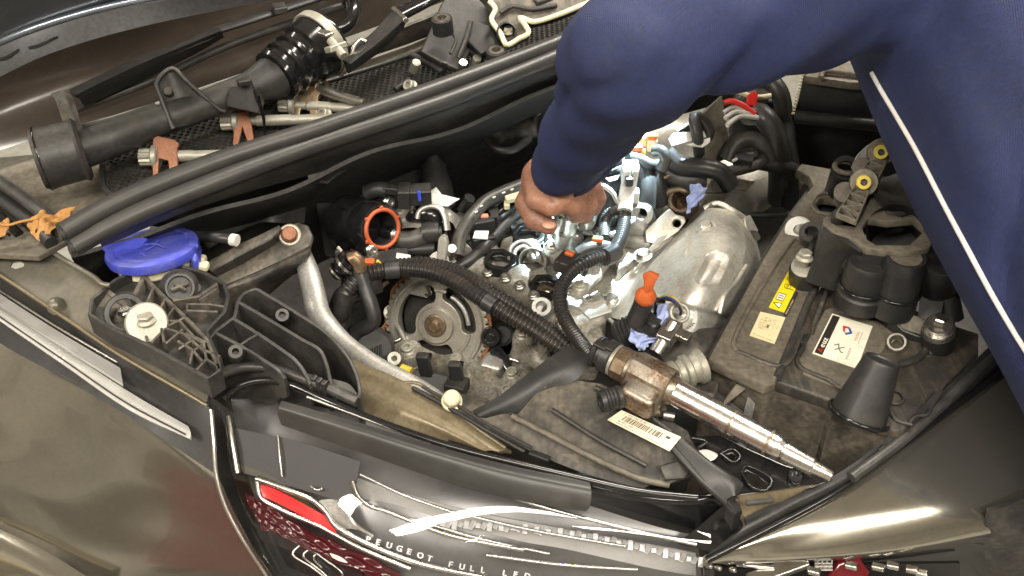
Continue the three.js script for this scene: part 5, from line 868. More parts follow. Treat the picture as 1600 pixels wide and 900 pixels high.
// ---------- printed labels ----------
function canvasMat(w, h, draw, rough = .5) { const c = document.createElement('canvas'); c.width = w; c.height = h; draw(c.getContext('2d'), w, h); const t = new THREE.CanvasTexture(c); t.colorSpace = THREE.SRGBColorSpace; t.magFilter = THREE.LinearFilter; return new THREE.MeshStandardMaterial({ map: t, roughness: rough }); }
function grime(x, w, h, n, col) { for (let i = 0; i < n; i++) { x.fillStyle = col; x.globalAlpha = .04 + .1 * rnd(); x.beginPath(); x.ellipse(rnd() * w, rnd() * h, 2 + rnd() * 22, 1 + rnd() * 7, rnd() * 3, 0, 6.3); x.fill(); } x.globalAlpha = 1; }
const LB = {
  barcode: canvasMat(512, 128, (x, w, h) => { x.fillStyle = '#cfc3ac'; x.fillRect(0, 0, w, h); x.fillStyle = '#2b2622'; let p = 70; while (p < 390) { const b = 2 + Math.floor(rnd() * 3) * 2.4; x.fillRect(p, 30, b, 48); p += b + 2 + Math.floor(rnd() * 3) * 2.2; } x.fillRect(420, 34, 34, 20); x.font = 'bold 17px monospace'; x.fillText('9675 1680 80 00', 74, 22); x.font = 'bold 18px monospace'; x.fillText('SW 9675 1680', 56, 100); x.font = '12px monospace'; x.fillText('FRA 0048 0217', 240, 100); x.fillText('PP TD20', 400, 76); x.fillRect(60, 112, 160, 4); x.fillRect(300, 112, 120, 4); grime(x, w, h, 80, '#5a4632'); }),
  battery: canvasMat(256, 288, (x, w, h) => {
    x.fillStyle = '#e9e4d2'; x.fillRect(0, 0, w, h); x.fillStyle = '#2a2622'; x.fillRect(8, 8, 46, h - 16);
    x.save(); x.translate(46, h - 22); x.rotate(-Math.PI / 2); x.font = 'bold 40px sans-serif'; x.fillStyle = '#b23028'; x.fillText('A', 0, 0); x.fillStyle = '#f0ece0'; x.fillText('euz', 32, 0); x.restore();
    x.strokeStyle = '#c9332c'; x.lineWidth = 13; x.beginPath(); x.moveTo(112, 92); x.lineTo(100, 62); x.lineTo(132, 58); x.stroke(); x.strokeStyle = '#e0a060'; x.lineWidth = 8; x.beginPath(); x.moveTo(112, 90); x.lineTo(128, 104); x.stroke(); x.strokeStyle = '#2f4c9c'; x.lineWidth = 13; x.beginPath(); x.moveTo(132, 60); x.lineTo(152, 86); x.lineTo(124, 104); x.stroke();
    x.fillStyle = '#c8602f'; x.save(); x.translate(196, 112); x.rotate(-Math.PI / 2); x.font = 'bold 22px sans-serif'; x.fillText('TOTAL', -16, 4); x.fillStyle = '#8b7a5a'; x.font = '14px sans-serif'; x.fillText('recommends', -30, 22); x.restore();
    x.strokeStyle = '#d5cdb4'; x.lineWidth = 2; x.beginPath(); x.moveTo(60, 146); x.lineTo(w - 12, 146); x.stroke();
    x.strokeStyle = '#6e6a5c'; x.lineWidth = 7; x.beginPath(); x.moveTo(92, 196); x.lineTo(112, 180); x.lineTo(122, 206); x.lineTo(150, 188); x.moveTo(122, 206); x.lineTo(104, 222); x.moveTo(122, 206); x.lineTo(142, 226); x.moveTo(142, 226); x.lineTo(154, 222); x.stroke();
    x.save(); x.translate(190, 254); x.rotate(-Math.PI / 2); x.font = 'bold 17px sans-serif'; x.fillStyle = '#8a8576'; x.fillText('PEUGEOT', 0, 0); x.restore(); grime(x, w, h, 40, '#9b8250');
  }),
  warning: canvasMat(160, 320, (x, w, h) => {
    x.fillStyle = '#e8d21e'; x.fillRect(0, 0, w, h); x.strokeStyle = x.fillStyle = '#2a2412'; x.lineWidth = 5;
    x.fillStyle = '#efe9d6'; x.fillRect(22, 196, 78, 52); x.strokeRect(22, 196, 78, 52); x.fillStyle = '#2a2412'; x.fillRect(34, 210, 54, 6); x.fillRect(34, 226, 54, 6);
    x.beginPath(); x.moveTo(20, 278); x.lineTo(100, 264); x.lineTo(96, 304); x.closePath(); x.fillStyle = '#efe9d6'; x.fill(); x.stroke();
    x.beginPath(); x.ellipse(72, 134, 34, 17, .1, 0, 6.3); x.stroke(); x.beginPath(); x.arc(72, 134, 8, 0, 6.3); x.stroke(); x.beginPath(); x.moveTo(104, 122); x.lineTo(150, 122); x.moveTo(104, 150); x.lineTo(150, 152); x.stroke();
    x.strokeStyle = '#c2401c'; x.lineWidth = 8; x.beginPath(); x.moveTo(60, 66); x.lineTo(96, 84); x.lineTo(140, 90); x.stroke(); x.strokeStyle = '#2a2412'; x.lineWidth = 5; x.strokeRect(26, 62, 26, 18); grime(x, w, h, 30, '#7a6420');
  }),
  cream: canvasMat(256, 256, (x, w, h) => { x.fillStyle = '#d9cda6'; x.fillRect(0, 0, w, h); x.strokeStyle = '#8d7346'; x.lineWidth = 3; for (let i = 0; i < 26; i++) { const a = 30 + rnd() * 180, b = 40 + rnd() * 120; x.globalAlpha = .25 + .5 * rnd(); x.strokeRect(a, b, 8 + rnd() * 34, 5 + rnd() * 26); } x.globalAlpha = 1; x.fillStyle = '#6e5a38'; x.fillRect(118, 108, 22, 30); x.font = '12px sans-serif'; x.fillText('12V 70Ah 720A', 60, 238); x.fillRect(18, 226, 34, 3); x.fillRect(160, 236, 70, 3); grime(x, w, h, 60, '#a08450'); }),
  strip: canvasMat(256, 40, (x, w, h) => { x.fillStyle = '#332d25'; x.fillRect(0, 0, w, h); x.fillStyle = '#c4bba6'; x.font = 'bold 24px sans-serif'; x.fillText('STOP & START', 14, 29); }),
};
// ---------- front carrier: olive member, black air duct, gap closing pieces ----------
{
  const g = thing('front_carrier', 'olive painted metal carrier rail between the headlight and the engine', 'rail');
  part(g, 'rail_sheet', patch([[[545, 560, .85], [620, 584, .848], [700, 630, .843], [800, 705, .835]], [[545, 575, .852], [620, 604, .850], [700, 650, .845], [780, 705, .838]], [[545, 590, .848], [610, 622, .846], [690, 664, .842], [760, 704, .836]], [[545, 606, .846], [605, 640, .843], [680, 676, .838], [750, 708, .832]], [[545, 640, .832], [605, 668, .83], [680, 700, .826], [760, 730, .82]]], 40, 24, .003, { disp: (u, v) => .0012 * Math.sin(v * 14) }), M.olive);
  part(g, 'rail_edge', tube([[630, 598, .849], [655, 600, .85], [690, 626, .847], [740, 665, .842], [790, 700, .837]], .0018), M.olive);
  const d = thing('air_duct', 'large dusty black air duct with a barcode sticker in front of the battery', 'air duct');
  part(d, 'duct_top', plate([[846, 606, .866], [894, 594, .872], [940, 598, .876], [1010, 630, .876], [1075, 668, .872], [1095, 716, .858], [1090, 742, .85], [1046, 758, .846], [980, 738, .85], [900, 700, .855], [800, 652, .86]], .006, { bevel: .002 }), M.dusty);
  part(d, 'duct_step', patch([[[640, 602, .848], [700, 632, .847], [800, 690, .842], [900, 735, .838], [1000, 765, .836]], [[690, 610, .846], [742, 642, .848], [830, 688, .846], [920, 728, .842], [1020, 757, .84]], [[760, 622, .846], [800, 650, .853], [880, 692, .85], [960, 728, .847], [1046, 752, .845]]], 40, 14, .003), M.dusty);
  part(d, 'duct_groove', tube([[645, 606, .8515], [700, 636, .8495], [760, 672, .8475], [820, 706, .8445]], .002), M.black);
  part(d, 'duct_groove', tube([[660, 604, .852], [712, 632, .851], [770, 668, .850], [830, 700, .846]], .0014), M.liner);
  part(d, 'duct_ridge', tube([[800, 650, .862], [870, 686, .858], [940, 722, .854], [1000, 748, .85], [1046, 758, .848]], .0026), M.tan);
  part(d, 'duct_ridge', tube([[850, 606, .869], [860, 596, .872], [896, 590, .875]], .0024), M.dusty);
  for (const l of [[[862, 640, .867], [940, 690, .861], [1010, 728, .855]], [[930, 605, .878], [1000, 640, .877], [1050, 676, .872]]]) part(d, 'duct_swage', tube(l, .002), M.plastic);
  part(d, 'duct_bump', plate([[1030, 728, .861], [1060, 718, .863], [1082, 732, .86], [1070, 748, .855], [1040, 750, .855]], .006, { bevel: .0025 }), M.dusty);
  part(d, 'duct_flap', patch([[[738, 642, .85], [780, 618, .862], [830, 580, .876], [862, 556, .884], [888, 540, .888]], [[748, 650, .85], [800, 626, .862], [852, 592, .876], [888, 570, .884], [915, 552, .888]], [[760, 654, .847], [815, 640, .856], [866, 610, .868], [905, 590, .878], [928, 558, .886]]], 20, 10, .003), M.black);
  part(d, 'barcode_sticker', quad([[971, 642, .8785], [1064, 684, .8745], [1046, 706, .8715], [949, 657, .8755]], .0012), LB.barcode, { uv: 1, label: 'white barcode sticker' });
  part(d, 'front_lip', tube([[700, 694, .85], [780, 720, .848], [850, 738, .846], [920, 758, .844], [1000, 776, .842], [1080, 782, .84], [1118, 778, .84], [1136, 790, .836]], .004), M.gloss);
  part(d, 'front_skirt', patch([[[700, 698, .85], [850, 742, .846], [1000, 780, .842], [1080, 786, .84], [1140, 792, .836]], [[760, 735, .82], [880, 772, .815], [1010, 806, .81], [1090, 818, .808], [1150, 822, .806]], [[800, 760, .79], [900, 800, .785], [1020, 836, .78], [1100, 850, .778], [1160, 850, .776]]], 30, 10, .003), M.gloss);
  part(d, 'catch_slot', [block([843, 712, .845], [.018, .003, .006], v3(.9, 0, .45))], M.black);
  const b = thing('rubber_stop', 'round cream rubber stop on the olive rail', 'rubber stop');
  part(b, 'stop_cap', lathe([706, 631, .846], [706, 620, .860], [[0, 0], [0, .0088], [.45, .0088], [.5, .0072], [.9, .0072], [1, .006], [1, 0]], 28), M.cream); part(b, 'stop_seat', lathe([706, 636, .842], [706, 630, .848], [[0, .0095], [1, .009], [1, 0]], 24), M.black);
}
// ---------- loose injector ----------
{
  const g = thing('fuel_injector', 'dirty steel fuel injector lying loose across the air duct and bracket', 'injector');
  const A = V(928, 545, .898), B = V(1300, 745, .880), at = (t) => A.clone().lerp(B, t), d = B.clone().sub(A).normalize();
  const seg = (n, t0, t1, prof, m, s = 32) => part(g, n, lathe(at(t0), at(t1), prof, s), m);
  seg('connector_cap', 0, .095, [[0, 0], [0, .008], [.12, .0125], [.3, .0135], [.34, .0115], [.5, .0115], [.54, .0142], [.9, .0142], [1, .0128], [1, 0]], M.hose);
  part(g, 'cap_window', [block(at(.04).add(v3(-.002, .0125, .004)), [.012, .003, .008], d), block(at(.062).add(v3(.002, .0135, .004)), [.008, .003, .010], d)], M.black);
  seg('seal_ring', .094, .106, [[0, 0], [0, .0136], [1, .0136], [1, 0]], M.zinc);
  seg('brass_nut', .106, .165, [[0, 0], [0, .0132], [.08, .0142], [.92, .0142], [1, .0125], [1, 0]], M.bronze, 8);
  seg('rust_ring', .164, .178, [[0, 0], [0, .0148], [1, .0148], [1, 0]], M.rusty);
  seg('body', .178, .345, [[0, 0], [0, .0162], [.05, .0172], [.6, .0172], [.66, .0165], [.97, .0165], [1, .015], [1, 0]], M.rusty, 10);
  seg('shaft_collar', .34, .37, [[0, 0], [0, .0135], [.5, .0125], [1, .0108], [1, 0]], M.rusty);
  seg('shaft', .36, .80, [[0, .0108], [.96, .0100], [1, .0092], [1, 0]], M.chrome);
  seg('shaft_nose', .80, .93, [[0, .0086], [.08, .0082], [.1, .0074], [.14, .0074], [.16, .0082], [.95, .0068], [1, .006], [1, 0]], M.chrome);
  seg('nozzle', .93, 1, [[0, .0052], [.5, .0046], [.9, .0042], [1, .0035], [1, 0]], M.steel);
  for (const t of [.60, .75]) seg('rust_band', t, t + .012, [[0, .0106], [.5, .0107], [1, .0105]], M.rusty);
  part(g, 'side_block', [block(at(.255).add(v3(-.006, -.004, .014)), [.03, .022, .03], d, v3(.2, 1, .2), .006)], M.rusty);
  const p0 = at(.235).add(v3(-.004, -.004, .012)), p1 = V(938, 628, .888);
  part(g, 'inlet_port', lathe(p0, p1, [[0, .010], [.3, .010], [.32, .0082], [.5, .0082], [.52, .0092], [.6, .0092], [.62, .0082], [.66, .0090], [.7, .0080], [.74, .0090], [.78, .0080], [.82, .0090], [.86, .0080], [.9, .0090], [1, .0085], [1, .005], [.85, .0045], [.85, 0]], 24), M.black);
  const q0 = at(.30).add(v3(0, -.010, .016)), q1 = V(1012, 638, .878);
  part(g, 'return_port', lathe(q1.clone().lerp(q0, 1.1), q1, [[0, .007], [.5, .007], [.52, .0095], [.85, .0095], [1, .0078], [1, .003], [.9, 0]], 22), M.steel);
  part(g, 'return_pin', rod([1036, 648, .875], [1054, 652, .874], .0035), M.steel);
  const f = thing('hose_fitting', 'ribbed grey metal elbow fitting beside the loose injector', 'fitting');
  part(f, 'ribbed_elbow', lathe(V(1030, 596, .880), V(1100, 570, .886), [[0, 0], [0, .011], [.2, .011], [.25, .0125], [.38, .0125], [.42, .0105], [.52, .0115], [.56, .014], [.66, .014], [.7, .0118], [.8, .0128], [.84, .0145], [.97, .0145], [1, .012], [1, 0]], 30), M.zinc);
  part(f, 'elbow_neck', [rod([1014, 580, .885], [1038, 598, .88], .010), rod([1004, 576, .888], [1018, 582, .885], .007)], M.bronze);
  const fb = thing('duct_clip', 'brown plastic block and rib beside the injector shaft', 'clip'); part(fb, 'clip_block', block([1090, 612, .86], [.03, .02, .02], v3(.9, 0, .4), UPA, .004), M.dusty); part(fb, 'clip_fin', plate([[1120, 640, .85], [1150, 600, .87], [1170, 606, .868], [1136, 632, .855]], .006), M.tan); part(fb, 'clip_sheet', plate([[1108, 590, .855], [1160, 600, .86], [1172, 660, .835], [1120, 650, .835]], .004), M.plastic);
}
// ---------- bumper bracket ----------
{
  const g = thing('bumper_bracket', 'glossy black stamped metal bracket joining the headlight and bumper', 'bracket');
  part(g, 'bracket_plate', plate([[1060, 690, .862], [1082, 680, .865], [1126, 680, .866], [1172, 702, .865], [1226, 726, .864], [1292, 746, .864], [1304, 750, .864], [1268, 762, .86], [1152, 774, .85], [1120, 752, .85], [1090, 720, .855]], .003, { holes: [[[1128, 708, .864], [1144, 703, .866], [1154, 712, .864], [1146, 720, .861], [1134, 718, .861]], [[1160, 738, .86], [1166, 730, .862], [1184, 738, .862], [1200, 752, .86], [1196, 762, .856], [1178, 758, .857]]] }), M.gloss);
  part(g, 'bracket_strap', patch([[[1046, 694, .872], [1056, 684, .874], [1066, 684, .874], [1078, 692, .872]], [[1066, 716, .869], [1082, 706, .872], [1098, 712, .871], [1110, 720, .868]], [[1100, 754, .862], [1118, 744, .866], [1140, 746, .866], [1158, 752, .862]], [[1134, 782, .854], [1142, 776, .857], [1150, 774, .858], [1158, 770, .856]]], 14, 18, .003), M.black);
  part(g, 'strap_lip', tube([[1046, 695, .871], [1070, 722, .867], [1104, 758, .859], [1136, 786, .85], [1146, 800, .845]], .003), M.black);
  part(g, 'strap_end', rib([[1140, 778, .855], [1150, 790, .85], [1154, 800, .846]], .02, .008), M.black);
  part(g, 'bracket_rim', tube([[1082, 684, .868], [1104, 690, .868], [1090, 702, .865], [1112, 726, .861], [1128, 740, .858]], .0018), M.gloss);
  part(g, 'slot_bead', tube([[1160, 740, .861], [1164, 728, .864], [1188, 736, .864], [1206, 750, .862], [1196, 766, .857], [1174, 760, .858], [1160, 740, .861]], .0014), M.gloss);
  part(g, 'slot_bead', tube([[1126, 708, .866], [1144, 701, .868], [1157, 712, .866], [1147, 722, .863], [1126, 708, .866]], .0012), M.gloss);
  part(g, 'weld_nut', lathe([1243, 745, .863], [1243, 742, .869], [[0, .0058], [.8, .0058], [1, .005], [1, .0028], [.2, .0028], [.2, 0]], 20), M.gloss);
  part(g, 'pale_patch', plate([[1086, 706, .8665], [1104, 702, .8675], [1122, 710, .866], [1112, 720, .8635], [1094, 716, .8645]], .0012, { smooth: 4 }), M.alu);  // pale metal-coloured patch on the black bracket
  part(g, 'lower_flange', patch([[[1152, 776, .850], [1210, 768, .856], [1285, 756, .862]], [[1156, 792, .842], [1200, 782, .849], [1260, 764, .858]], [[1164, 812, .834], [1200, 794, .842], [1250, 770, .854]]], 14, 8, .002), M.olive);
  part(g, 'flange_slot', block([1187, 784, .853], [.022, .0035, .004], v3(.96, .04, -.12)), M.liner);
  part(g, 'flange_foot', tube([[1150, 778, .851], [1153, 800, .84], [1164, 816, .832], [1162, 830, .826]], .002), M.steel);
  part(g, 'lower_fill', patch([[[1130, 790, .84], [1150, 800, .838], [1170, 816, .83]], [[1060, 850, .8], [1100, 860, .8], [1130, 872, .8]]], 8, 6, .002), M.gloss);
}
// ---------- front bumper ----------
{
  const g = thing('front_bumper', 'bronze front bumper edge with black rubber sealing strip in front of the battery', 'bumper');
  part(g, 'bumper_skin', patch([
    [[1104, 876, .815], [1200, 826, .828], [1300, 772, .84], [1400, 700, .852], [1480, 640, .86], [1570, 570, .868], [1700, 470, .875]],
    [[1112, 879, .813], [1210, 836, .826], [1310, 786, .838], [1412, 724, .848], [1500, 680, .854], [1600, 620, .86], [1740, 530, .865]],
    [[1125, 881, .809], [1230, 850, .821], [1340, 812, .832], [1450, 775, .84], [1545, 735, .846], [1650, 690, .85], [1780, 610, .855]],
    [[1135, 882, .805], [1250, 868, .814], [1370, 848, .82], [1490, 820, .826], [1590, 788, .83], [1700, 748, .832], [1800, 690, .835]],
    [[1138, 883, .80], [1260, 876, .806], [1390, 866, .808], [1510, 848, .808], [1610, 826, .808], [1720, 800, .785], [1820, 760, .785]],
    [[1130, 880, .785], [1260, 880, .785], [1390, 876, .775], [1520, 868, .768], [1630, 862, .76], [1740, 850, .73], [1840, 820, .73]],
    [[1120, 876, .775], [1260, 884, .75], [1400, 890, .72], [1540, 905, .69], [1660, 920, .67], [1780, 910, .66], [1860, 900, .66]]], 70, 60, .0015), M.paint);
  part(g, 'sealing_strip', patch([[[1166, 808, .838], [1235, 772, .85], [1312, 738, .86], [1400, 672, .872], [1480, 604, .882], [1556, 532, .89], [1660, 430, .895]], [[1160, 826, .836], [1245, 786, .848], [1325, 748, .857], [1415, 684, .869], [1498, 618, .878], [1580, 550, .884], [1690, 450, .89]], [[1105, 874, .82], [1200, 824, .832], [1300, 770, .844], [1400, 700, .856], [1482, 640, .865], [1572, 570, .872], [1700, 470, .878]]], 60, 12, .004), M.black);
  part(g, 'strip_bead', tube([[1330, 746, .860], [1400, 695, .868], [1470, 634, .876], [1530, 578, .882], [1580, 535, .886], [1660, 460, .89]], .0045), M.rubber);
  part(g, 'strip_bead', tube([[1104, 875, .821], [1200, 826, .834], [1300, 772, .846], [1400, 702, .858], [1482, 641, .867], [1572, 571, .874]], .003), M.gloss);
  part(g, 'strip_tip', lathe([1106, 876, .812], [1104, 872, .822], [[0, .004], [.8, .003], [1, 0]], 12), M.steel);
  part(g, 'strip_catch', [plate([[1418, 658, .878], [1430, 650, .88], [1460, 612, .885], [1480, 606, .886], [1462, 632, .882], [1452, 648, .879]], .004), tube([[1420, 662, .879], [1432, 650, .881], [1448, 648, .881], [1454, 640, .882]], .0018)], M.black);
  part(g, 'strip_lug', plate([[1372, 702, .868], [1380, 694, .87], [1415, 692, .87], [1404, 702, .867], [1384, 712, .865]], .004), M.black);
  part(g, 'lower_trim', patch([[[1546, 800, .84], [1580, 788, .845], [1680, 740, .85]], [[1536, 850, .80], [1580, 850, .805], [1680, 830, .81]], [[1560, 930, .74], [1600, 930, .745], [1700, 920, .75]]], 12, 16, .004), M.plastic);
  // reflector pieces of the lower lamp below the bumper edge
  const l = thing('day_lamp', 'row of chrome and red reflector pieces below the bumper edge', 'lamp');
  part(l, 'lamp_tray', patch([[[1100, 892, .79], [1300, 884, .78], [1500, 880, .77]], [[1100, 960, .72], [1300, 955, .72], [1500, 950, .72]]], 20, 6, .003), M.gloss);
  part(l, 'bright_blade', [block([1215, 892, .79], [.05, .006, .012], v3(.9, .1, -.3)), block([1180, 884, .793], [.03, .003, .004], v3(.95, 0, .1))], M.chrome);
  part(l, 'grid_reflector', (() => { const o = []; for (let i = 0; i < 4; i++) o.push(block([1276 + i * 7.5, 881, .795], [.0012, .012, .002])); for (let j = 0; j < 4; j++) o.push(block([1287, 875 + j * 5, .795], [.014, .0011, .002])); return o; })(), M.alu);
  part(l, 'red_prism', plate([[1290, 905, .785], [1310, 880, .795], [1345, 872, .798], [1362, 895, .788], [1350, 915, .78]], .012, { bevel: .004 }), plain([.1, .008, .012], .12));
  for (const [x, y] of [[1330, 884], [1372, 886], [1395, 884], [1425, 890], [1440, 896], [1272, 893]]) part(l, 'chrome_chip', block([x, y, .794], [.010, .005, .006], v3(.8, .2, .4)), M.chrome);
  const dk = [1135, 1160, 1108, 1122, 1145].map((x, i) => block([x, 878 + i * 3, .80], [.006, .004, .004], v3(.7, .3, .5))); part(l, 'crystal_chips', dk, M.chrome);
}
// ---------- battery ----------
{
  const g = thing('battery_box', 'dust-covered battery box with yellow warning sticker and white label', 'battery');
  const H = .885;
  part(g, 'side_lid', plate([[1244, 264], [1252, 254], [1316, 266], [1346, 292], [1325, 345], [1290, 410], [1262, 468], [1232, 540], [1212, 596], [1196, 602], [1106, 560], [1130, 516], [1190, 408], [1236, 332], [1270, 288], [1264, 276]], .012, { h: H, bevel: .003, holes: [[[1270, 318], [1278, 306], [1288, 303], [1322, 308], [1316, 334], [1280, 330]], { c: V(1254, 262, H), r: .003 }] }), M.tan);
  part(g, 'lid_rim', tube([[1152, 549, H + .0005], [1146, 540, H + .0005], [1235, 380, H + .0005], [1244, 373, H + .0005], [1262, 376, H + .0005]], .002), M.tan); part(g, 'lid_rim', tube([[1152, 549, H + .0005], [1218, 572, H + .0005], [1234, 562, H + .0005], [1252, 520, H + .0005]], .002), M.dusty);
  part(g, 'slot_rim', tube([[1268, 320], [1277, 305], [1288, 302], [1324, 307], [1318, 336], [1280, 332], [1268, 320]].map(p => [...p, H + .001]), .0018), M.tan);
  part(g, 'well_wall', rib([[1270, 318, H - .008], [1278, 306, H - .008], [1322, 308, H - .008], [1316, 334, H - .008], [1280, 330, H - .008]], .05, .002), M.liner);
  part(g, 'lid_strip', tube([[1236, 336, H + .002], [1262, 346, H + .002], [1274, 352, H + .002]], .002), M.dusty);
  part(g, 'main_lid', plate([[1208, 600], [1236, 536], [1266, 466], [1284, 446], [1330, 452], [1400, 470], [1470, 500], [1530, 520], [1530, 552], [1480, 600], [1452, 640], [1406, 674], [1302, 640], [1298, 626], [1214, 598]], .012, { h: .879, bevel: .003 }), M.lid);
  part(g, 'lid_pad', plate([[1250, 572], [1245, 560], [1288, 484], [1300, 478], [1372, 500], [1398, 520], [1352, 590], [1330, 604], [1318, 606], [1300, 600], [1256, 582]], .006, { h: .8815, bevel: .002 }), M.tan);
  part(g, 'lid_groove', tube([[1258, 530, .882], [1246, 562, .882], [1252, 574, .882], [1300, 597, .882], [1316, 608, .882], [1330, 604, .882], [1346, 594, .882]], .0018), M.dusty);
  part(g, 'lid_groove', tube([[1214, 590, .884], [1240, 530, .884], [1264, 470, .884], [1276, 446, .884]], .0034), M.plastic);
  part(g, 'torn_strip', tube([[1247, 556, .883], [1255, 540, .884], [1252, 534, .884], [1262, 524, .884]], .0022, { noise: .5 }), M.black);
  part(g, 'grey_seam', tube([[1268, 522, .882], [1276, 496, .882], [1292, 456, .882]], .0022), M.dusty);
  const wall = (l, d, m = M.plastic) => part(g, 'box_wall', rib(l, d, .006), m);
  wall([[1108, 562, .876], [1196, 604, .876], [1214, 600, .873], [1298, 630, .873], [1303, 643, .871], [1406, 678, .871], [1440, 655, .871]], .17, M.dusty);
  wall([[1108, 562, .874], [1190, 410, .874], [1240, 330, .874], [1272, 288, .874]], .12);
  part(g, 'wall_rib', rib([[1298, 634, .868], [1290, 660, .85]], .12, .004), M.plastic);
  part(g, 'pale_post', rib([[1176, 618, .862], [1170, 640, .85]], .09, .007), M.alu);
  part(g, 'lower_bracket', plate([[1110, 575, .866], [1140, 590, .862], [1160, 620, .845], [1140, 650, .828], [1112, 620, .84]], .006), M.dusty);
  part(g, 'floor_block', new THREE.BoxGeometry(.22, .04, .2).translate(.30, .72, -.72), M.liner);
  const cone = part(g, 'cone_post', lathe(V(1340, 652, .876), V(1379, 562, .922), [[0, .0228], [.03, .0222], [.95, .0142], [1, .0132], [.985, .0118], [.96, .0112], [.96, 0]], 40), M.black);
  part(cone, 'cone_collar', ringGeo([1342, 648, .879], V(1379, 562, .922).sub(V(1340, 652, .876)), .0235, .0018, 40, 8), M.gloss);
  part(g, 'molded_ring', ringGeo([1396, 620, .881], UPA, .008, .0013, 24, 6), M.plastic); part(g, 'molded_rib', tube([[1390, 640, .881], [1400, 656, .88], [1425, 664, .88]], .0018), M.plastic);
  part(g, 'molded_rib', tube([[1405, 570, .881], [1430, 562, .881], [1445, 548, .881], [1448, 542, .881]], .003), M.plastic);
  part(g, 'yellow_sticker', quad([[1233, 422, H], [1256, 426, H], [1225, 489, H], [1201, 481, H]], .0008), LB.warning, { uv: 1, label: 'yellow warning sticker' });
  part(g, 'sticker_strip', quad([[1224, 493, H], [1243, 456, H], [1248, 458, H], [1229, 495, H]], .0008), LB.strip, { uv: 1 });
  part(g, 'cream_sticker', quad([[1188, 488, H], [1227, 497, H], [1210, 538, H], [1171, 525, H]], .0008), LB.cream, { uv: 1, label: 'faded cream sticker' });
  part(g, 'white_label', quad([[1300, 491, .8815], [1363, 511, .8815], [1339, 577, .8815], [1269, 553, .8815]], .0009), LB.battery, { uv: 1, label: 'white label with a black edge strip' });
  const n = thing('loose_nut', 'bright loose steel nut lying on the battery lid', 'nut'); part(n, 'nut_ring', lathe([1401, 540, .879], [1401, 534, .888], [[0, .0048], [0, .0082], [.2, .0088], [.8, .0088], [1, .0078], [1, .0062], [.8, .0052], [.1, .005]], 12), M.steel);
}
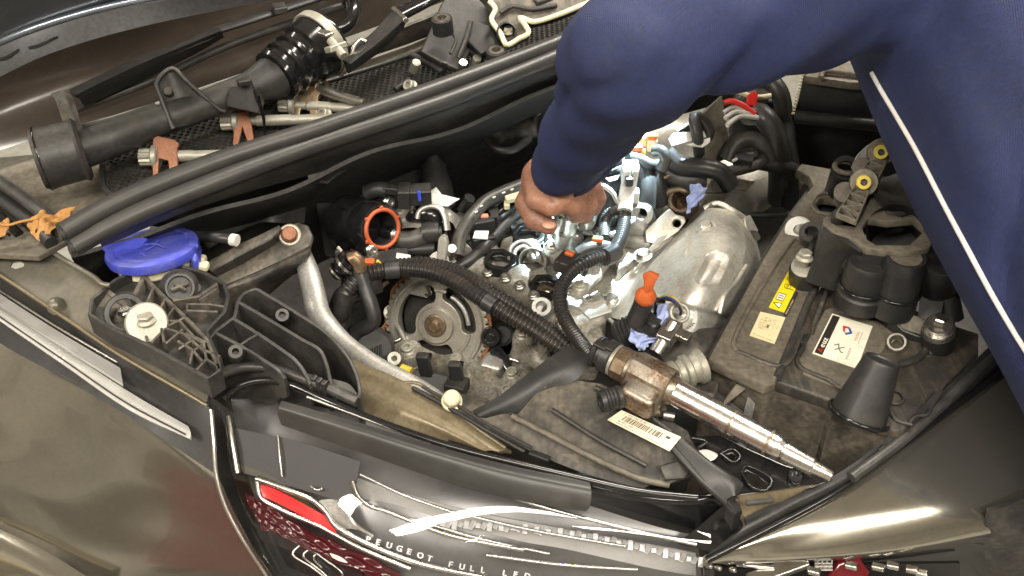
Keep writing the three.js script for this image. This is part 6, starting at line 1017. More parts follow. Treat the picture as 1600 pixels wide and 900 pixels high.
// ---------- mount housing on the battery ----------
{
  const g = thing('filter_bracket', 'black moulded bracket with lattice arm and dusty saddle edges on top of the battery', 'bracket');
  const T = .955;
  part(g, 'saddle_plate', plate([[1286, 348], [1288, 338], [1296, 334], [1312, 344], [1341, 347], [1350, 330], [1352, 306], [1362, 302], [1388, 334], [1410, 338], [1436, 330], [1456, 350], [1460, 380], [1450, 388], [1415, 394], [1355, 387], [1325, 370], [1300, 362]], .008, { h: T, bevel: .002, holes: [[[1344, 354], [1354, 338], [1388, 343], [1430, 339], [1451, 358], [1424, 384], [1368, 384], [1351, 373]]] }), M.tan);
  part(g, 'front_skirt', rib([[1286, 350, T - .006], [1300, 366, T - .006], [1325, 374, T - .006], [1355, 391, T - .006], [1415, 398, T - .006], [1452, 390, T - .006]], .028, .004, { smooth: 4 }), M.black);
  part(g, 'skirt_bead', tube([[1292, 362, T - .014], [1322, 384, T - .016], [1350, 408, T - .022], [1380, 420, T - .03], [1440, 428, T - .034]], .003), M.black); part(g, 'skirt_bead', tube([[1300, 372, T - .02], [1330, 400, T - .026], [1360, 416, T - .033], [1400, 430, T - .04], [1444, 436, T - .04]], .0024), M.gloss);
  part(g, 'round_well', lathe([1398, 392, .905], [1398, 360, .952], [[0, 0], [0, .022], [1, .0235]], 36), M.black);
  part(g, 'round_cap', lathe(V(1416, 400, .95).setY(.893), V(1416, 400, .95), [[0, .0195], [.3, .0195], [.34, .0185], [.9, .0175], [1, .0165], [1, .014], [.97, .0135], [.97, 0]], 36), M.black); part(g, 'cap_top', lathe(V(1416, 400, .95).setY(.946), V(1416, 400, .95).setY(.9495), [[0, .0138], [1, .013], [1, 0]], 30), M.tan); part(g, 'middle_lobe', lathe(V(1362, 398, .945).setY(.893), V(1362, 398, .945).setY(.938), [[0, .021], [.3, .021], [.34, .0195], [.9, .0185], [1, .016], [1, 0]], 36), M.black); part(g, 'lobe_bead', [ringGeo(V(1362, 398, .945).setY(.914), UPA, .0205, .0016, 36, 6), ringGeo(V(1416, 400, .95).setY(.914), UPA, .0192, .0016, 36, 6)], M.gloss);
  part(g, 'body_face', patch([[[1286, 354, .953], [1306, 370, .953], [1344, 394, .949]], [[1272, 400, .924], [1302, 411, .924], [1348, 422, .921]], [[1258, 440, .899], [1294, 452, .896], [1336, 464, .892]]], 12, 12, .006), M.black);
  part(g, 'body_side', patch([[[1288, 352, .945], [1278, 362, .935], [1276, 372, .93]], [[1276, 400, .915], [1270, 402, .912], [1262, 405, .91]], [[1260, 442, .892], [1254, 436, .892], [1248, 430, .892]]], 8, 10, .004), M.black);
  part(g, 'back_saddle', patch([[[1362, 302, T], [1388, 330, T], [1432, 326, T]], [[1372, 290, .93], [1400, 300, .93], [1440, 300, .93]], [[1376, 280, .9], [1405, 270, .9], [1440, 270, .9]]], 12, 8, .004), M.liner);
  part(g, 'mount_boss', lathe([1312, 298, .885], [1322, 262, .928], [[0, .0145], [.9, .0135], [1, .0135], [1, .0078], [.5, .0072], [.5, 0]], 28), M.black); part(g, 'boss_rim', ringGeo([1322, 262, .928], UPA, .0108, .0026, 28, 8), M.tan);
  part(g, 'hook_eye', lathe([1268, 372, .912], [1268, 362, .922], [[0, .011], [1, .0108], [1, .006], [0, .006]], 28), M.plastic); part(g, 'hook_stem', block([1270, 385, .905], [.014, .03, .012], v3(.95, 0, .2)), M.black);
  part(g, 'pale_washer', lathe([1248, 360, .8855], [1248, 359, .890], [[0, .013], [.8, .013], [1, .011], [1, .005], [0, .005]], 30), M.white); part(g, 'washer_bolt', rod([1249, 360, .888], [1255, 358, .894], .0055), M.alu);
  const b = part(g, 'bolt_boss', lathe([1256, 440, .886], [1256, 418, .905], [[0, .0135], [.9, .013], [1, .0125], [1, 0]], 28), M.black);
  part(b, 'boss_bolt', [lathe([1257, 418, .905], [1257, 414, .909], [[0, .0115], [.6, .0115], [1, .009], [1, 0]], 24), rod([1257, 415, .907], [1257, 403, .92], .0042), ...bolt([1257, 402, .920], .0062, UPA, { h: 1.0, turn: 1 })], M.zinc);
  part(g, 'thin_post', lathe([1308, 356, .945], [1310, 330, .97], [[0, .0065], [.8, .0055], [.85, .004], [1, .003], [1, 0]], 18), M.black);
  // lattice arm
  const L = (l, n = 'lattice_rib', t = .001) => part(g, n, rib(l, .005, t), M.tan), h = .972;
  const ladder = (a0, a1, b0, b1, k) => { const A = V(...a0), B = V(...a1), C = V(...b0), D = V(...b1); for (let i = 0; i <= k; i++) { const p = A.clone().lerp(B, i / k), q = C.clone().lerp(D, i / k); L([p, q]); if (i < k) { const r = A.clone().lerp(B, (i + 1) / k), s = C.clone().lerp(D, (i + 1) / k); i % 2 ? L([p, s]) : L([q, r]); L([p, r], 'lattice_edge', .0015); L([q, s], 'lattice_edge', .0015); } } };
  ladder([1308, 332, h], [1336, 290, h + .002], [1338, 344, h], [1358, 298, h + .002], 4); ladder([1344, 274, h + .003], [1358, 250, h + .005], [1372, 280, h + .003], [1386, 250, h + .005], 3);
  for (const [x, y, k] of [[1350, 285, h + .004], [1377, 238, h + .008]]) { part(g, 'arm_eye', lathe(V(x, y, k - .014), V(x, y, k), [[0, .0125], [.85, .0125], [1, .0115], [1, 0]], 28), M.tan); part(g, 'brass_nut', lathe(V(x, y, k), V(x, y, k + .004), [[0, .0068], [.8, .0068], [1, .0058], [1, .003], [.3, .003], [.3, 0]], 20), M.yellow); part(g, 'nut_bore_shade', rod(V(x, y, k), V(x, y, k + .0018), .0029), M.black); }  // black disc in each nut stands in for the shade of its bore
  part(g, 'arm_web', [plate([[1306, 334, h - .009], [1336, 289, h - .007], [1359, 299, h - .007], [1339, 347, h - .009]], .004), plate([[1343, 276, h - .002], [1357, 249, h], [1387, 249, h], [1373, 282, h - .002]], .004)], M.black);
  part(g, 'arm_base', [rib([[1300, 345, .955], [1330, 352, .955], [1352, 310, .955]], .05, .01), rib([[1336, 292, .96], [1358, 300, .96]], .06, .012), rib([[1346, 272, .962], [1376, 278, .962]], .06, .006)], M.black);
  part(g, 'side_lobe', [lathe([1320, 312, .93], [1320, 300, .95], [[0, .010], [1, .0095], [1, 0]], 22), lathe([1346, 266, .94], [1346, 260, .955], [[0, .009], [1, .0085], [1, 0]], 22)], M.tan);
  part(g, 'hex_window', plate([[1335, 442, .892], [1345, 432, .897], [1380, 440, .897], [1387, 450, .892], [1374, 454, .89], [1340, 448, .89]], .003), M.tan);
  part(g, 'front_bar', tube([[1322, 448, .892], [1360, 462, .889], [1404, 478, .886]], .0065), M.black); part(g, 'rear_block', plate([[1330, 400, .91], [1440, 428, .905], [1450, 452, .893], [1400, 470, .886], [1336, 440, .895]], .02, { bevel: .004 }), M.black);
  const c = thing('hold_down_clamp', 'flat clamp with a washered bolt and rubber foot on the battery lid', 'clamp');
  part(c, 'clamp_plate', plate([[1390, 488, .896], [1394, 482, .898], [1420, 488, .898], [1440, 496, .896], [1462, 516, .89], [1450, 526, .886], [1412, 516, .886], [1396, 500, .892]], .008, { holes: [[[1404, 490, .897], [1410, 488, .898], [1420, 498, .895], [1412, 498, .894]]] }), M.tan);
  part(c, 'clamp_skirt', rib([[1392, 494, .893], [1412, 515, .887], [1430, 522, .886], [1450, 528, .885]], .012, .003), M.black);
  part(c, 'rubber_foot', lathe([1466, 540, .880], [1466, 518, .898], [[0, .0125], [.3, .0135], [1, .0135], [1, 0]], 28), M.black); part(c, 'clamp_bolt', [lathe([1467, 517, .898], [1467, 512, .902], [[0, .0132], [.7, .0132], [1, .0125], [1, 0]], 28), lathe([1468, 511, .902], [1468, 506, .906], [[0, .0118], [.7, .0118], [1, .0105], [1, 0]], 28), ...bolt([1468, 504, .906], .0068, UPA, { flange: 0, h: .9 })], M.steel);
  part(c, 'stud_end', lathe([1456, 552, .879], [1456, 540, .885], [[0, .003], [.5, .0045], [1, .0045], [1, 0]], 14), M.steel);
  const bt = thing('rubber_boot', 'dark rubber boot and strap behind the clamp bolt', 'boot');
  part(bt, 'boot_cup', lathe([1462, 440, .91], [1476, 398, .95], [[0, .019], [.8, .021], [1, .020], [1, .015], [.8, 0]], 32), M.black); part(bt, 'boot_strap', patch([[[1440, 440, .91], [1460, 444, .91], [1480, 448, .91]], [[1436, 480, .895], [1452, 486, .895], [1470, 490, .895]], [[1432, 512, .884], [1446, 514, .884], [1462, 512, .884]]], 8, 10, .006), M.black); part(bt, 'boot_stem', [rod([1450, 430, .91], [1410, 470, .885], .010), rod([1470, 430, .915], [1484, 500, .88], .012)], M.black);
  const wc = thing('white_cloth', 'scrap of white cloth behind the lattice arm', 'cloth'); part(wc, 'cloth_sheet', patch([[[1330, 262, .94], [1336, 246, .95], [1366, 224, .965]], [[1338, 268, .935], [1350, 250, .945], [1368, 238, .955]], [[1336, 276, .93], [1350, 264, .935], [1362, 258, .94]]], 12, 10, .0006, { disp: (u, v) => .0025 * Math.sin(v * 12 + u * 5) }), M.white);
}
// ---------- heat shield ----------
{
  const g = thing('heat_shield', 'large stamped silver heat shield with a bright slot-shaped pocket', 'heat shield');
  const stad = (u, v) => { const t = Math.min(1, Math.max(0, (u - .40) / .17)), du = (u - .40 - .17 * t) * 1.25, dv = v - .60 - (t - .5) * .0; return Math.hypot(du, dv); };
  part(g, 'shield_skin', patch([
    [[1062, 362, .832], [1020, 394, .83], [975, 436, .824], [930, 480, .815]],
    [[1074, 352, .838], [1034, 390, .836], [990, 436, .829], [948, 492, .82]],
    [[1088, 338, .858], [1058, 384, .872], [1018, 436, .866], [984, 505, .842]],
    [[1106, 326, .878], [1098, 388, .905], [1066, 448, .90], [1036, 528, .864]],
    [[1138, 328, .876], [1142, 394, .902], [1116, 460, .895], [1082, 542, .858]],
    [[1166, 346, .855], [1178, 404, .86], [1158, 470, .852], [1112, 552, .828]],
    [[1182, 372, .81], [1190, 425, .80], [1172, 490, .79], [1132, 566, .775]]], 90, 90, .0012,
    { disp: (u, v) => -.0055 * (1 - ss(.045, .07, stad(u, v))) + .0016 * (1 - ss(0, .012, Math.abs(v - .22 - .05 * u))) - .0022 * ss(.0, .1, v - .3) * (1 - ss(.012, .03, Math.abs(u - .80))) + .0016 * (1 - ss(0, .02, Math.abs(v - .78 + .1 * u))) * ss(.1, .2, u) * (1 - ss(.6, .7, u)) + .0015 * Math.sin(u * 40) * (v < .02 ? 1 : 0) }), M.shield);
  part(g, 'rolled_edge', tube([[1100, 326, .875], [1120, 318, .88], [1146, 330, .875], [1168, 346, .86], [1184, 372, .83]], .003), M.shield);
  part(g, 'rolled_edge', tube([[1062, 362, .833], [1018, 396, .831], [973, 438, .825], [932, 478, .817], [930, 486, .816], [948, 496, .82], [962, 508, .822]], .0022), M.shield);
  part(g, 'corner_tab', plate([[1162, 340, .868], [1172, 336, .868], [1180, 344, .864], [1184, 362, .85], [1170, 360, .858]], .003), M.shield);
  part(g, 'pressed_bead', tube([[1075, 362, .882], [1073, 385, .893], [1070, 418, .894]], .0018), M.shield); part(g, 'pressed_bead', tube([[1166, 415, .883], [1150, 440, .884], [1132, 462, .886], [1124, 490, .876]], .002), M.shield);
  part(g, 'rusty_corner', patch([[[1064, 362, .84], [1080, 340, .858], [1102, 312, .876]], [[1072, 366, .85], [1090, 342, .868], [1112, 318, .882]]], 12, 6, .003), M.rusty);
  for (const [x, y, h] of [[1103, 354, .893], [1004, 399, .846], [953, 470, .832]]) part(g, 'shield_bolt', [...bolt([x, y, h], .0056, v3(-.2, 1, .2), { h: .8, washer: 1.7 })], M.steel);
  const e = thing('lifting_eye', 'grey lifting eye plate with a round hole behind the heat shield', 'bracket'); part(e, 'eye_plate', plate([[1008, 360, .862], [1040, 330, .874], [1046, 326, .876], [1056, 334, .874], [1070, 338, .872], [1072, 346, .868], [1060, 362, .86], [1030, 382, .852], [1010, 378, .854]], .006, { holes: [{ c: [1058, 348, .868], r: .0058 }] }), M.gear);
  part(e, 'eye_base', plate([[1014, 390, .852], [1030, 372, .858], [1050, 362, .86], [1034, 380, .853], [1020, 396, .848]], .004), M.castFine);
}
// ---------- dipstick, sensor ring, rags under the shield ----------
{
  const g = thing('oil_dipstick', 'black oil dipstick tube topped by an orange pull tab', 'dipstick');
  part(g, 'pull_tab', patch([[[1004, 430, .942], [1014, 425, .946], [1029, 432, .944]], [[1006, 444, .934], [1012, 442, .937], [1022, 446, .935]], [[1002, 456, .926], [1010, 456, .929], [1020, 458, .926]]], 8, 10, .004), M.orange); part(g, 'tab_collar', [lathe([1008, 466, .918], [1011, 455, .928], [[0, .0085], [.4, .009], [.8, .007], [1, .005], [1, 0]], 24)], M.orange);
  part(g, 'tube_sleeve', tube([[1008, 464, .918], [1004, 478, .908], [994, 500, .894], [986, 518, .882]], .0085), M.hose); part(g, 'tube_boot', lathe([968, 530, .872], [996, 516, .882], [[0, .014], [.2, .016], [.3, .0135], [.4, .016], [.5, .0135], [.6, .016], [.7, .0135], [.8, .0155], [1, .012], [1, 0]], 28), M.hose);
  const s = thing('exhaust_sensor_ring', 'pale round ring with a worm clamp and yellow-blue wires in front of the heat shield', 'sensor');
  part(s, 'ring', lathe(V(1058, 506, .868), V(1056, 496, .882), [[0, .020], [.8, .020], [1, .0185], [1, .0145], [.4, .014], [.4, 0]], 44), M.white);
  for (let i = 0; i < 14; i++) { const a = -1.2 + i * .17, c = V(1056, 496, .8822); part(s, 'scale_mark', block(c.clone().add(v3(.0165 * Math.cos(a), 0, .0165 * Math.sin(a))), [.0022, .0008, .0006], v3(Math.cos(a), 0, Math.sin(a))), M.liner); }
  part(s, 'worm_clamp', [rod([1024, 552, .885], [1054, 504, .902], .006), block([1046, 520, .896], [.022, .012, .014], v3(.5, .2, -.7)), block([1062, 522, .89], [.01, .006, .02], v3(.5, .2, -.7))], M.steel); part(s, 'clamp_eye', ringGeo([1062, 489, .902], v3(.1, .7, .6), .0075, .0018, 24, 8), M.zinc);
  for (const [k, m] of [[0, M.yellow], [3, plain([.03, .05, .3], .5)], [6, M.black]]) part(s, 'wire', tube([[1030, 466 + k * .4, .90], [1042, 462 + k, .908], [1056, 468 + k, .912], [1064, 480 + k, .906], [1063, 492, .9]], .0012), m);
  part(s, 'dark_hose', tube([[1046, 575, .85], [1070, 560, .858], [1096, 548, .858], [1118, 545, .85]], .019), M.dusty); part(s, 'plug_block', [block([1020, 520, .884], [.02, .016, .03], v3(.6, 0, .8), UPA, .004), block([1012, 500, .89], [.014, .012, .03], v3(.7, 0, -.5), UPA, .004), block([1030, 480, .893], [.010, .016, .010])], M.hose);
  for (const [lab, r] of [['crumpled blue paper rag tucked beside the dipstick tube', [[[1028, 480, .9], [1040, 474, .906], [1048, 484, .9]], [[1022, 500, .892], [1038, 498, .898], [1050, 500, .892]], [[1028, 520, .884], [1036, 516, .888], [1044, 512, .886]]]], ['flat blue paper rag hanging over the connector cap', [[[986, 512, .898], [998, 520, .895], [1030, 528, .89]], [[984, 528, .89], [1000, 534, .89], [1020, 534, .888]], [[998, 548, .882], [1006, 546, .884], [1012, 540, .886]]]], ['blue paper rag stuffed behind the heat shield corner', [[[1078, 290, .89], [1090, 288, .895], [1106, 292, .892]], [[1076, 308, .884], [1088, 306, .89], [1098, 308, .888]], [[1072, 334, .874], [1080, 326, .88], [1088, 322, .882]]]]]) { const q = thing('paper_rag', lab, 'rag', 'blue paper rags'); part(q, 'rag_sheet', patch(r, 20, 20, .0006, { disp: (u, v) => .003 * Math.sin(u * 9 + v * 3) * Math.cos(v * 11 + u * 4) }), M.rag); }
}
// ---------- rear right of the bay ----------
{
  const g = thing('control_unit_box', 'black box with a dusty lid and toothed clip edge deep in the bay', 'box');
  part(g, 'box_lid', plate([[1262, 86], [1290, 76], [1420, 70], [1440, 130], [1330, 128], [1258, 118]], .01, { h: .96, bevel: .003 }), M.tan); part(g, 'box_front', patch([[[1256, 118, .955], [1330, 126, .955], [1440, 140, .955]], [[1246, 165, .925], [1330, 170, .925], [1440, 180, .925]], [[1238, 185, .9], [1330, 196, .9], [1440, 210, .9]], [[1250, 260, .84], [1330, 270, .84], [1440, 280, .84]]], 14, 14, .004), M.black);
  part(g, 'box_bead', tube([[1240, 182, .915], [1300, 188, .915], [1400, 198, .915]], .007), M.black); for (let i = 0; i < 18; i++) part(g, 'clip_tooth', block([1262 - i * 1.35, 92 + i * 5, .962 - i * .0024], [.004, .0022, .003]), M.cream); part(g, 'lid_frame', tube([[1282, 122, .962], [1288, 112, .964], [1350, 118, .964]], .003), M.tan);
  const b = thing('bracket_board', 'brown-grey upright board carrying a white tag behind the arm', 'board'); part(b, 'board_sheet', patch([[[1060, 205, .93], [1090, 185, .935], [1128, 150, .95]], [[1085, 230, .9], [1105, 215, .91], [1136, 200, .92]], [[1092, 256, .88], [1116, 256, .88], [1142, 244, .88]]], 12, 12, .004), M.tan);
  const t = thing('white_tag', 'folded white paper tag on the hose beside the brown board', 'tag'); part(t, 'tag_sheet', [plate([[1045, 216, .935], [1052, 208, .937], [1100, 203, .939], [1104, 214, .934], [1050, 228, .93]], .003, { bevel: .001 }), plate([[1070, 226, .93], [1110, 214, .934], [1110, 222, .931], [1098, 230, .928]], .002)], M.white);
  const W = (lab, l, r, m, name = 'cable') => { const q = thing(name, lab, name === 'wire' ? 'wire' : 'hose', 'cables behind the engine'); part(q, 'strand', tube(l, r), m); };
  W('red wire arching over the white wires', [[1128, 162, .94], [1142, 158, .944], [1160, 164, .942], [1180, 178, .935]], .003, M.red, 'wire');
  [[0, 0], [3, 9], [6, 20]].forEach(([a, b2], i) => W(['upper white wire under the red wire', 'middle white wire of three', 'lowest white wire of three'][i], [[1130 + a, 176 + b2 * 1.0, .935], [1146 + a, 168 + b2 * .8, .938], [1164, 172 + b2 * .5, .936], [1184, 180 + b2 * .2, .932]], .0026, M.white, 'wire'));
  W('thick black cable sweeping from the fuse box past the wires', [[1200, 122, .95], [1218, 145, .94], [1226, 190, .91], [1232, 250, .88], [1236, 320, .82]], .010, M.hose, 'cable'); W('broad dusty hose looped beside the fuse box', [[1170, 178, .92], [1190, 180, .93], [1206, 200, .92], [1216, 232, .9], [1218, 268, .87], [1216, 310, .82]], .012, M.hose, 'cable');
  W('dusty hose arching over the metal tray', [[1136, 250, .89], [1150, 224, .905], [1176, 218, .908], [1198, 232, .9], [1212, 262, .88], [1214, 300, .84]], .009, M.rubber, 'cable'); W('black hose running from the board to the tray', [[1040, 240, .91], [1060, 258, .9], [1100, 262, .9], [1126, 270, .895], [1142, 292, .88]], .010, M.hose, 'cable');
  W('brown hose lying on the metal tray', [[1130, 270, .885], [1160, 264, .888], [1185, 256, .89], [1194, 248, .892]], .006, M.dusty, 'cable'); W('black looped hose in front of the white tag', [[1100, 222, .925], [1108, 205, .935], [1100, 190, .945], [1086, 182, .95], [1090, 215, .935], [1092, 240, .91]], .006, M.hose, 'cable');
  W('tan banded hose below the board', [[1030, 262, .89], [1060, 280, .88], [1100, 278, .88]], .013, M.rubber, 'cable'); W('grey curved rubber pipe with yellow tip', [[1022, 236, .925], [1034, 236, .928], [1040, 250, .92], [1032, 266, .91]], .006, M.rubber, 'cable'); W('dark cable at the foot of the board', [[985, 245, .912], [1002, 250, .91], [1016, 258, .905], [1028, 258, .9]], .006, M.hose, 'cable'); W('thin black rod crossing the dark corner of the bay', [[1150, 336, .82], [1200, 336, .82], [1244, 334, .82]], .004, M.black, 'cable'); W('thick black hose in the dark corner', [[1180, 250, .88], [1210, 256, .885], [1240, 270, .87]], .010, M.black, 'cable');
  const fx = thing('fuse_box', 'dusty fuse box frame with a bright red tag behind the arm', 'fuse box'); part(fx, 'frame', [plate([[1150, 140, .94], [1185, 125, .945], [1210, 140, .94], [1200, 158, .93], [1160, 150, .933]], .01, { bevel: .003 })], M.tan); part(fx, 'frame_bar', [tube([[1150, 142, .944], [1180, 152, .94], [1204, 150, .94]], .003), tube([[1162, 134, .947], [1200, 128, .949]], .003)], M.cream); part(fx, 'red_tag', plate([[1168, 148, .948], [1178, 142, .951], [1185, 147, .949], [1182, 167, .938], [1166, 163, .94]], .006, { bevel: .0015 }), M.red); part(fx, 'box_under', block([1185, 175, .9], [.06, .05, .04], v3(.95, 0, .2), UPA, .006), M.black);
  const tr = thing('metal_tray', 'brown metal tray with clips under the hoses', 'tray'); part(tr, 'tray_sheet', [plate([[1130, 292, .87], [1150, 278, .875], [1182, 282, .874], [1166, 298, .867]], .004), plate([[1110, 282, .872], [1140, 276, .875], [1130, 300, .867], [1100, 300, .867]], .004), plate([[1150, 240, .888], [1178, 236, .89], [1180, 248, .886], [1150, 256, .883]], .006)], M.tan); part(tr, 'tray_plug', block([1162, 250, .895], [.02, .01, .014], v3(.9, 0, .4)), M.hose); part(tr, 'tray_clip', rod([1144, 252, .9], [1152, 248, .902], .0015), M.white);
  const rn = thing('pipe_clamp', 'rusty round pipe end with a clamp strap in front of the blue rag', 'pipe'); part(rn, 'pipe_end', lathe([1072, 322, .85], [1064, 312, .872], [[0, .014], [.9, .014], [1, .013], [1, .010], [.2, .0095], [.2, 0]], 32), M.bronze); part(rn, 'strap', [tube([[1036, 312, .868], [1044, 300, .876], [1060, 296, .88], [1074, 300, .878]], .003), tube([[1014, 288, .882], [1030, 282, .888], [1046, 274, .892]], .002)], M.bronze); part(rn, 'brass_screw', [rod([1028, 318, .862], [1034, 314, .868], .004), rod([1040, 322, .86], [1044, 319, .864], .005)], M.zinc);
  const vl = thing('egr_valve', 'dark domed valve housing standing beside the gripping hand', 'valve'); part(vl, 'dome', lathe([942, 335, .85], [942, 270, .905], [[0, .026], [.5, .026], [.75, .02], [.95, .008], [1, 0]], 36), M.hose); part(vl, 'dome_band', tube([[926, 296, .905], [940, 290, .91], [956, 300, .905], [966, 318, .895], [970, 330, .888]], .0024), M.alu); part(vl, 'valve_screw', [lathe([930, 320, .888], [928, 312, .898], [[0, .008], [.5, .008], [.55, .005], [1, .005], [1, 0]], 18)], M.bronze); part(vl, 'rim', ringGeo([938, 340, .852], UPA, .032, .0028, 44, 8), M.alu); part(vl, 'side_block', [block([932, 272, .9], [.02, .02, .02], v3(.8, 0, -.4), UPA, .005), block([956, 282, .9], [.02, .014, .02], v3(.8, 0, -.4))], M.black); part(vl, 'gold_clip', block([952, 268, .905], [.01, .008, .01]), plain([.55, .36, .12], .45));
  const bl = thing('mounting_lug', 'pale cast lug with round eye beside the white plug', 'bracket'); part(bl, 'lug', [lathe([1004, 345, .84], [1002, 334, .868], [[0, .014], [.9, .013], [1, .012], [1, .006], [.3, .006], [.3, 0]], 28), block([990, 352, .855], [.03, .016, .026], v3(.9, 0, .3), UPA, .005), block([998, 372, .845], [.034, .014, .03], v3(.9, 0, .4), UPA, .005)], M.castFine);
  const bk = thing('dark_hose_column', 'black upright hose column between the white plug and the pipe clamp', 'hose'); part(bk, 'column', [tube([[1006, 255, .9], [1008, 290, .885], [1006, 325, .865]], .012), tube([[1020, 262, .895], [1024, 290, .88], [1030, 318, .86]], .012)], M.black);
  const blk = thing('gearbox_block', 'cast metal gearbox housing low down below the hoses', 'gearbox'); part(blk, 'gearbox_casing', casting({ polys: [], caps: [{ l: [[1010, 300, .80], [1080, 270, .80], [1160, 290, .79]], r: .035, k: .02 }, { l: [[1060, 330, .79], [1140, 320, .79]], r: .03, k: .02 }, { l: [[1180, 300, .79], [1230, 280, .79]], r: .02, k: .02 }, { l: [[960, 240, .84], [1040, 220, .84], [1110, 200, .84]], r: .025, k: .02 }], ...bb([[960, 220, .88], [1240, 330, .75], [1100, 150, .88], [1000, 340, .75]], .03), cell: .005 }), M.castFine);
}
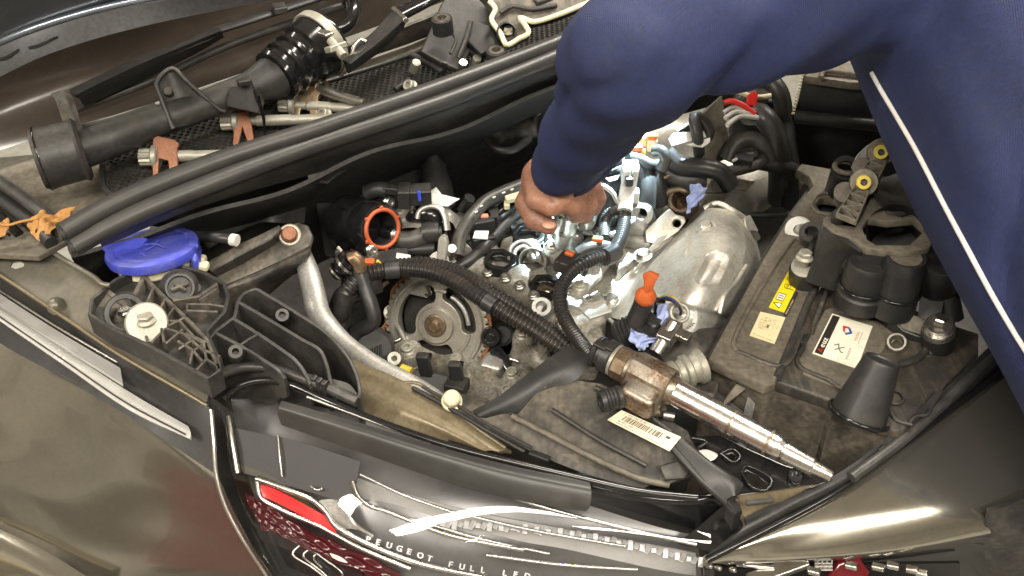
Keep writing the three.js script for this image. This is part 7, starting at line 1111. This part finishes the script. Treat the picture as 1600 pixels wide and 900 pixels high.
// ---------- the mechanic ----------
{
  const g = thing('person', 'person in a navy jacket with white piping reaching into the engine bay', 'person');
  const S = DP(1450, -78, .80), E = DP(985, 92, .755), Wr = DP(884, 262, .925), T0 = DP(1560, -60, .85), T1 = DP(1950, 575, .72), Hd = DP(1330, -360, .92), Nk = DP(1440, -190, .88);
  const foldT = (x, y, z) => { const u = (x - T0.x) * .80 + (y - T0.y) * .45 + (z - T0.z) * .1, w = (x - T0.x) * .45 - (y - T0.y) * .85; return .0055 * Math.sin(u * 55 + 3.2 * Math.sin(w * 9 + 1)) * ss(.02, .2, w + .1) + .0035 * Math.sin(u * 31 + w * 22) + .0012 * Math.sin(u * 110 - w * 35) + .012 * (1 - Math.abs(Math.sin(u * 21 + 1.1 * Math.sin(w * 13) + .6))) ** 3 * ss(.02, .12, w + .06); };
  const eb = E.clone().sub(S).normalize(), fb = Wr.clone().sub(E).normalize();
  const foldS = (x, y, z) => { const t = (x - S.x) * eb.x + (y - S.y) * eb.y + (z - S.z) * eb.z, q = (x - E.x) * fb.x + (y - E.y) * fb.y + (z - E.z) * fb.z; return .0022 * Math.sin(t * 62 + z * 60 + 2 * Math.sin(y * 50)) * (q < .05 ? 1 : .3) + .0016 * Math.sin(q * 120 + x * 70) * ss(-.05, .02, q) + .006 * (1 - Math.abs(Math.sin(t * 34 + (y - E.y) * 26 + .7 * Math.sin(z * 40)))) ** 3 * ss(.05, -.03, y - E.y) ; };
  const jacket = (x, y, z) => {
    let a = capsule(x, y, z, S, E, .066, .0455); a = smin(a, capsule(x, y, z, E, Wr, .0455, .0325), .03); a += foldS(x, y, z);
    let t = capsule(x, y, z, T0, T1, .138, .155) + foldT(x, y, z);
    let d = smin(a, t, .015);
    // cuff opening
    const q = (x - Wr.x) * fb.x + (y - Wr.y) * fb.y + (z - Wr.z) * fb.z; d = Math.max(d, q - .006 - .004 * Math.sin(x * 90));
    return d;
  };
  const lo = [-.02, .80, -1.12], hi = [.86, 1.36, -.30];
  part(g, 'jacket', crease(sdfMesh(jacket, lo, hi, .0045), 1.2), M.navy);
  const hit = (px, py) => { const r = ray(px, py).normalize(), p = EYE.clone(); for (let i = 0; i < 160; i++) { const d = jacket(p.x, p.y, p.z); if (d < .0006) break; p.addScaledVector(r, Math.max(.0005, d * .6)); } return p.addScaledVector(r, -.0006); };
  part(g, 'piping', tube([[1362, 114], [1374, 136], [1400, 180], [1432, 236], [1470, 310], [1510, 386], [1552, 464], [1585, 520], [1618, 572]].map(p => hit(...p)), .0020), M.piping, { label: 'white piping along the jacket seam' });
  // hand, arm and head as one body
  const J = (x, y, d) => DP(x, y, d), bones = [];
  const chain = (l, r) => { for (let i = 0; i < l.length - 1; i++) bones.push([l[i], l[i + 1], r[i], r[i + 1]]); };
  chain([E.clone().lerp(Wr, .55), Wr, J(878, 276, .945)], [.028, .0255, .027]);
  chain([J(850, 280, .952), J(905, 272, .957)], [.018, .018]); chain([J(858, 288, .952), J(898, 284, .954)], [.0165, .0155]); chain([J(846, 280, .955), J(838, 298, .955)], [.017, .0125]);
  const fingers = [[[J(836, 294, .944), J(838, 312, .934), J(862, 322, .926), J(886, 317, .932)], [.0105, .0098, .0092, .0080]], [[J(868, 298, .938), J(882, 312, .926), J(898, 322, .932), J(900, 337, .944)], [.0104, .0096, .0090, .0078]], [[J(890, 294, .942), J(908, 306, .936), J(918, 322, .942), J(914, 338, .953)], [.0102, .0094, .0088, .0076]], [[J(908, 284, .948), J(926, 294, .948), J(933, 310, .956), J(928, 326, .964)], [.0096, .0086, .0080, .0070]], [[J(834, 300, .962), J(824, 318, .960), J(836, 342, .952), J(857, 353, .948)], [.0125, .0112, .0100, .0084]]];
  const handSD = (x, y, z) => { let d = 1e9; for (const b of bones) d = smin(d, capsule(x, y, z, b[0], b[1], b[2], b[3]), .012); for (const [l, r] of fingers) { let f = 1e9; for (let i = 0; i < 3; i++) f = smin(f, capsule(x, y, z, l[i], l[i + 1], r[i], r[i + 1]), .004); d = smin(d, f, .0035); } return d + .0004 * Math.sin(x * 900) * Math.sin(y * 700 + z * 800); };
  const P = [...bones.flatMap(b => [b[0], b[1]]), ...fingers.flatMap(f => f[0])], B = bb(P, .034);
  const hand = sdfMesh(handSD, B.lo, B.hi, .0028);
  const rest = (x, y, z) => { let d = capsule(x, y, z, T0, T1, .11, .125); d = smin(d, capsule(x, y, z, T0, Nk, .07, .058), .04); d = smin(d, capsule(x, y, z, Nk, Hd, .058, .085), .03); const hp = v3(T1.x + .22, T1.y - .02, T1.z + .02); for (const s of [-1, 1]) { const k = v3(hp.x + .09 * s, .52, hp.z + .14), f = v3(hp.x + .1 * s, .07, hp.z + .12), t = v3(hp.x + .1 * s, .04, hp.z - .02); d = smin(d, capsule(x, y, z, hp, k, .11, .075), .05); d = smin(d, capsule(x, y, z, k, f, .075, .05), .03); d = smin(d, capsule(x, y, z, f, t, .05, .04), .02); } return d; };
  const body = sdfMesh(rest, [.05, -.01, -1.35], [1.2, 1.45, .12], .02);
  part(g, 'body', [crease(hand, 1.2), crease(body, 1.2)], M.skin);
  const tro = sdfMesh((x, y, z) => Math.max(rest(x, y, z) - .012, y - .98, .09 - y), [.05, -.01, -1.1], [1.22, 1.05, .14], .02); part(g, 'trousers', crease(tro, 1.2), M.navy);
  const nails = [[J(858, 352, .9405), .0058], [J(886, 315, .9255), .005]]; for (const [p, r] of nails) part(g, 'fingernail', new THREE.SphereGeometry(r, 14, 10).scale(1.1, .5, .9).translate(p.x, p.y, p.z), plain([.6, .32, .24], .3));
  const s = thing('socket_tool', 'steel socket on an extension bar held by the hand over the cylinder head', 'socket tool');
  const a = V(889, 322, .905), b2 = V(876, 384, .848), ax = b2.clone().sub(a).normalize();
  part(s, 'socket', lathe(a.clone().addScaledVector(ax, .006), a.clone().addScaledVector(ax, .034), [[0, 0], [0, .0108], [.08, .0122], [.9, .0122], [1, .0112], [1, 0]], 30), M.steel); part(s, 'drive_collar', lathe(a.clone().addScaledVector(ax, -.008), a.clone().addScaledVector(ax, .007), [[0, 0], [0, .0105], [.5, .0118], [.8, .0118], [1, .0100], [1, 0]], 28), M.bronze); part(s, 'drive_end', lathe(a.clone().addScaledVector(ax, .033), b2, [[0, .008], [.9, .0075], [1, .006], [1, 0]], 22), M.alu); part(s, 'drive_bar', rod(a.clone().addScaledVector(ax, -.035), a.clone().addScaledVector(ax, -.006), .0062), M.chrome);
  const k = thing('socket_tool', 'second plain steel socket standing behind the fingers', 'socket tool'); part(k, 'socket', lathe(V(918, 318, .895), V(912, 345, .868), [[0, 0], [0, .0125], [.9, .0125], [1, .012], [1, 0]], 28), M.steel); part(k, 'stem', rod(V(912, 344, .87), V(909, 362, .848), .005), M.steel);
}

settleAll();
renderer.render(scene, camera);
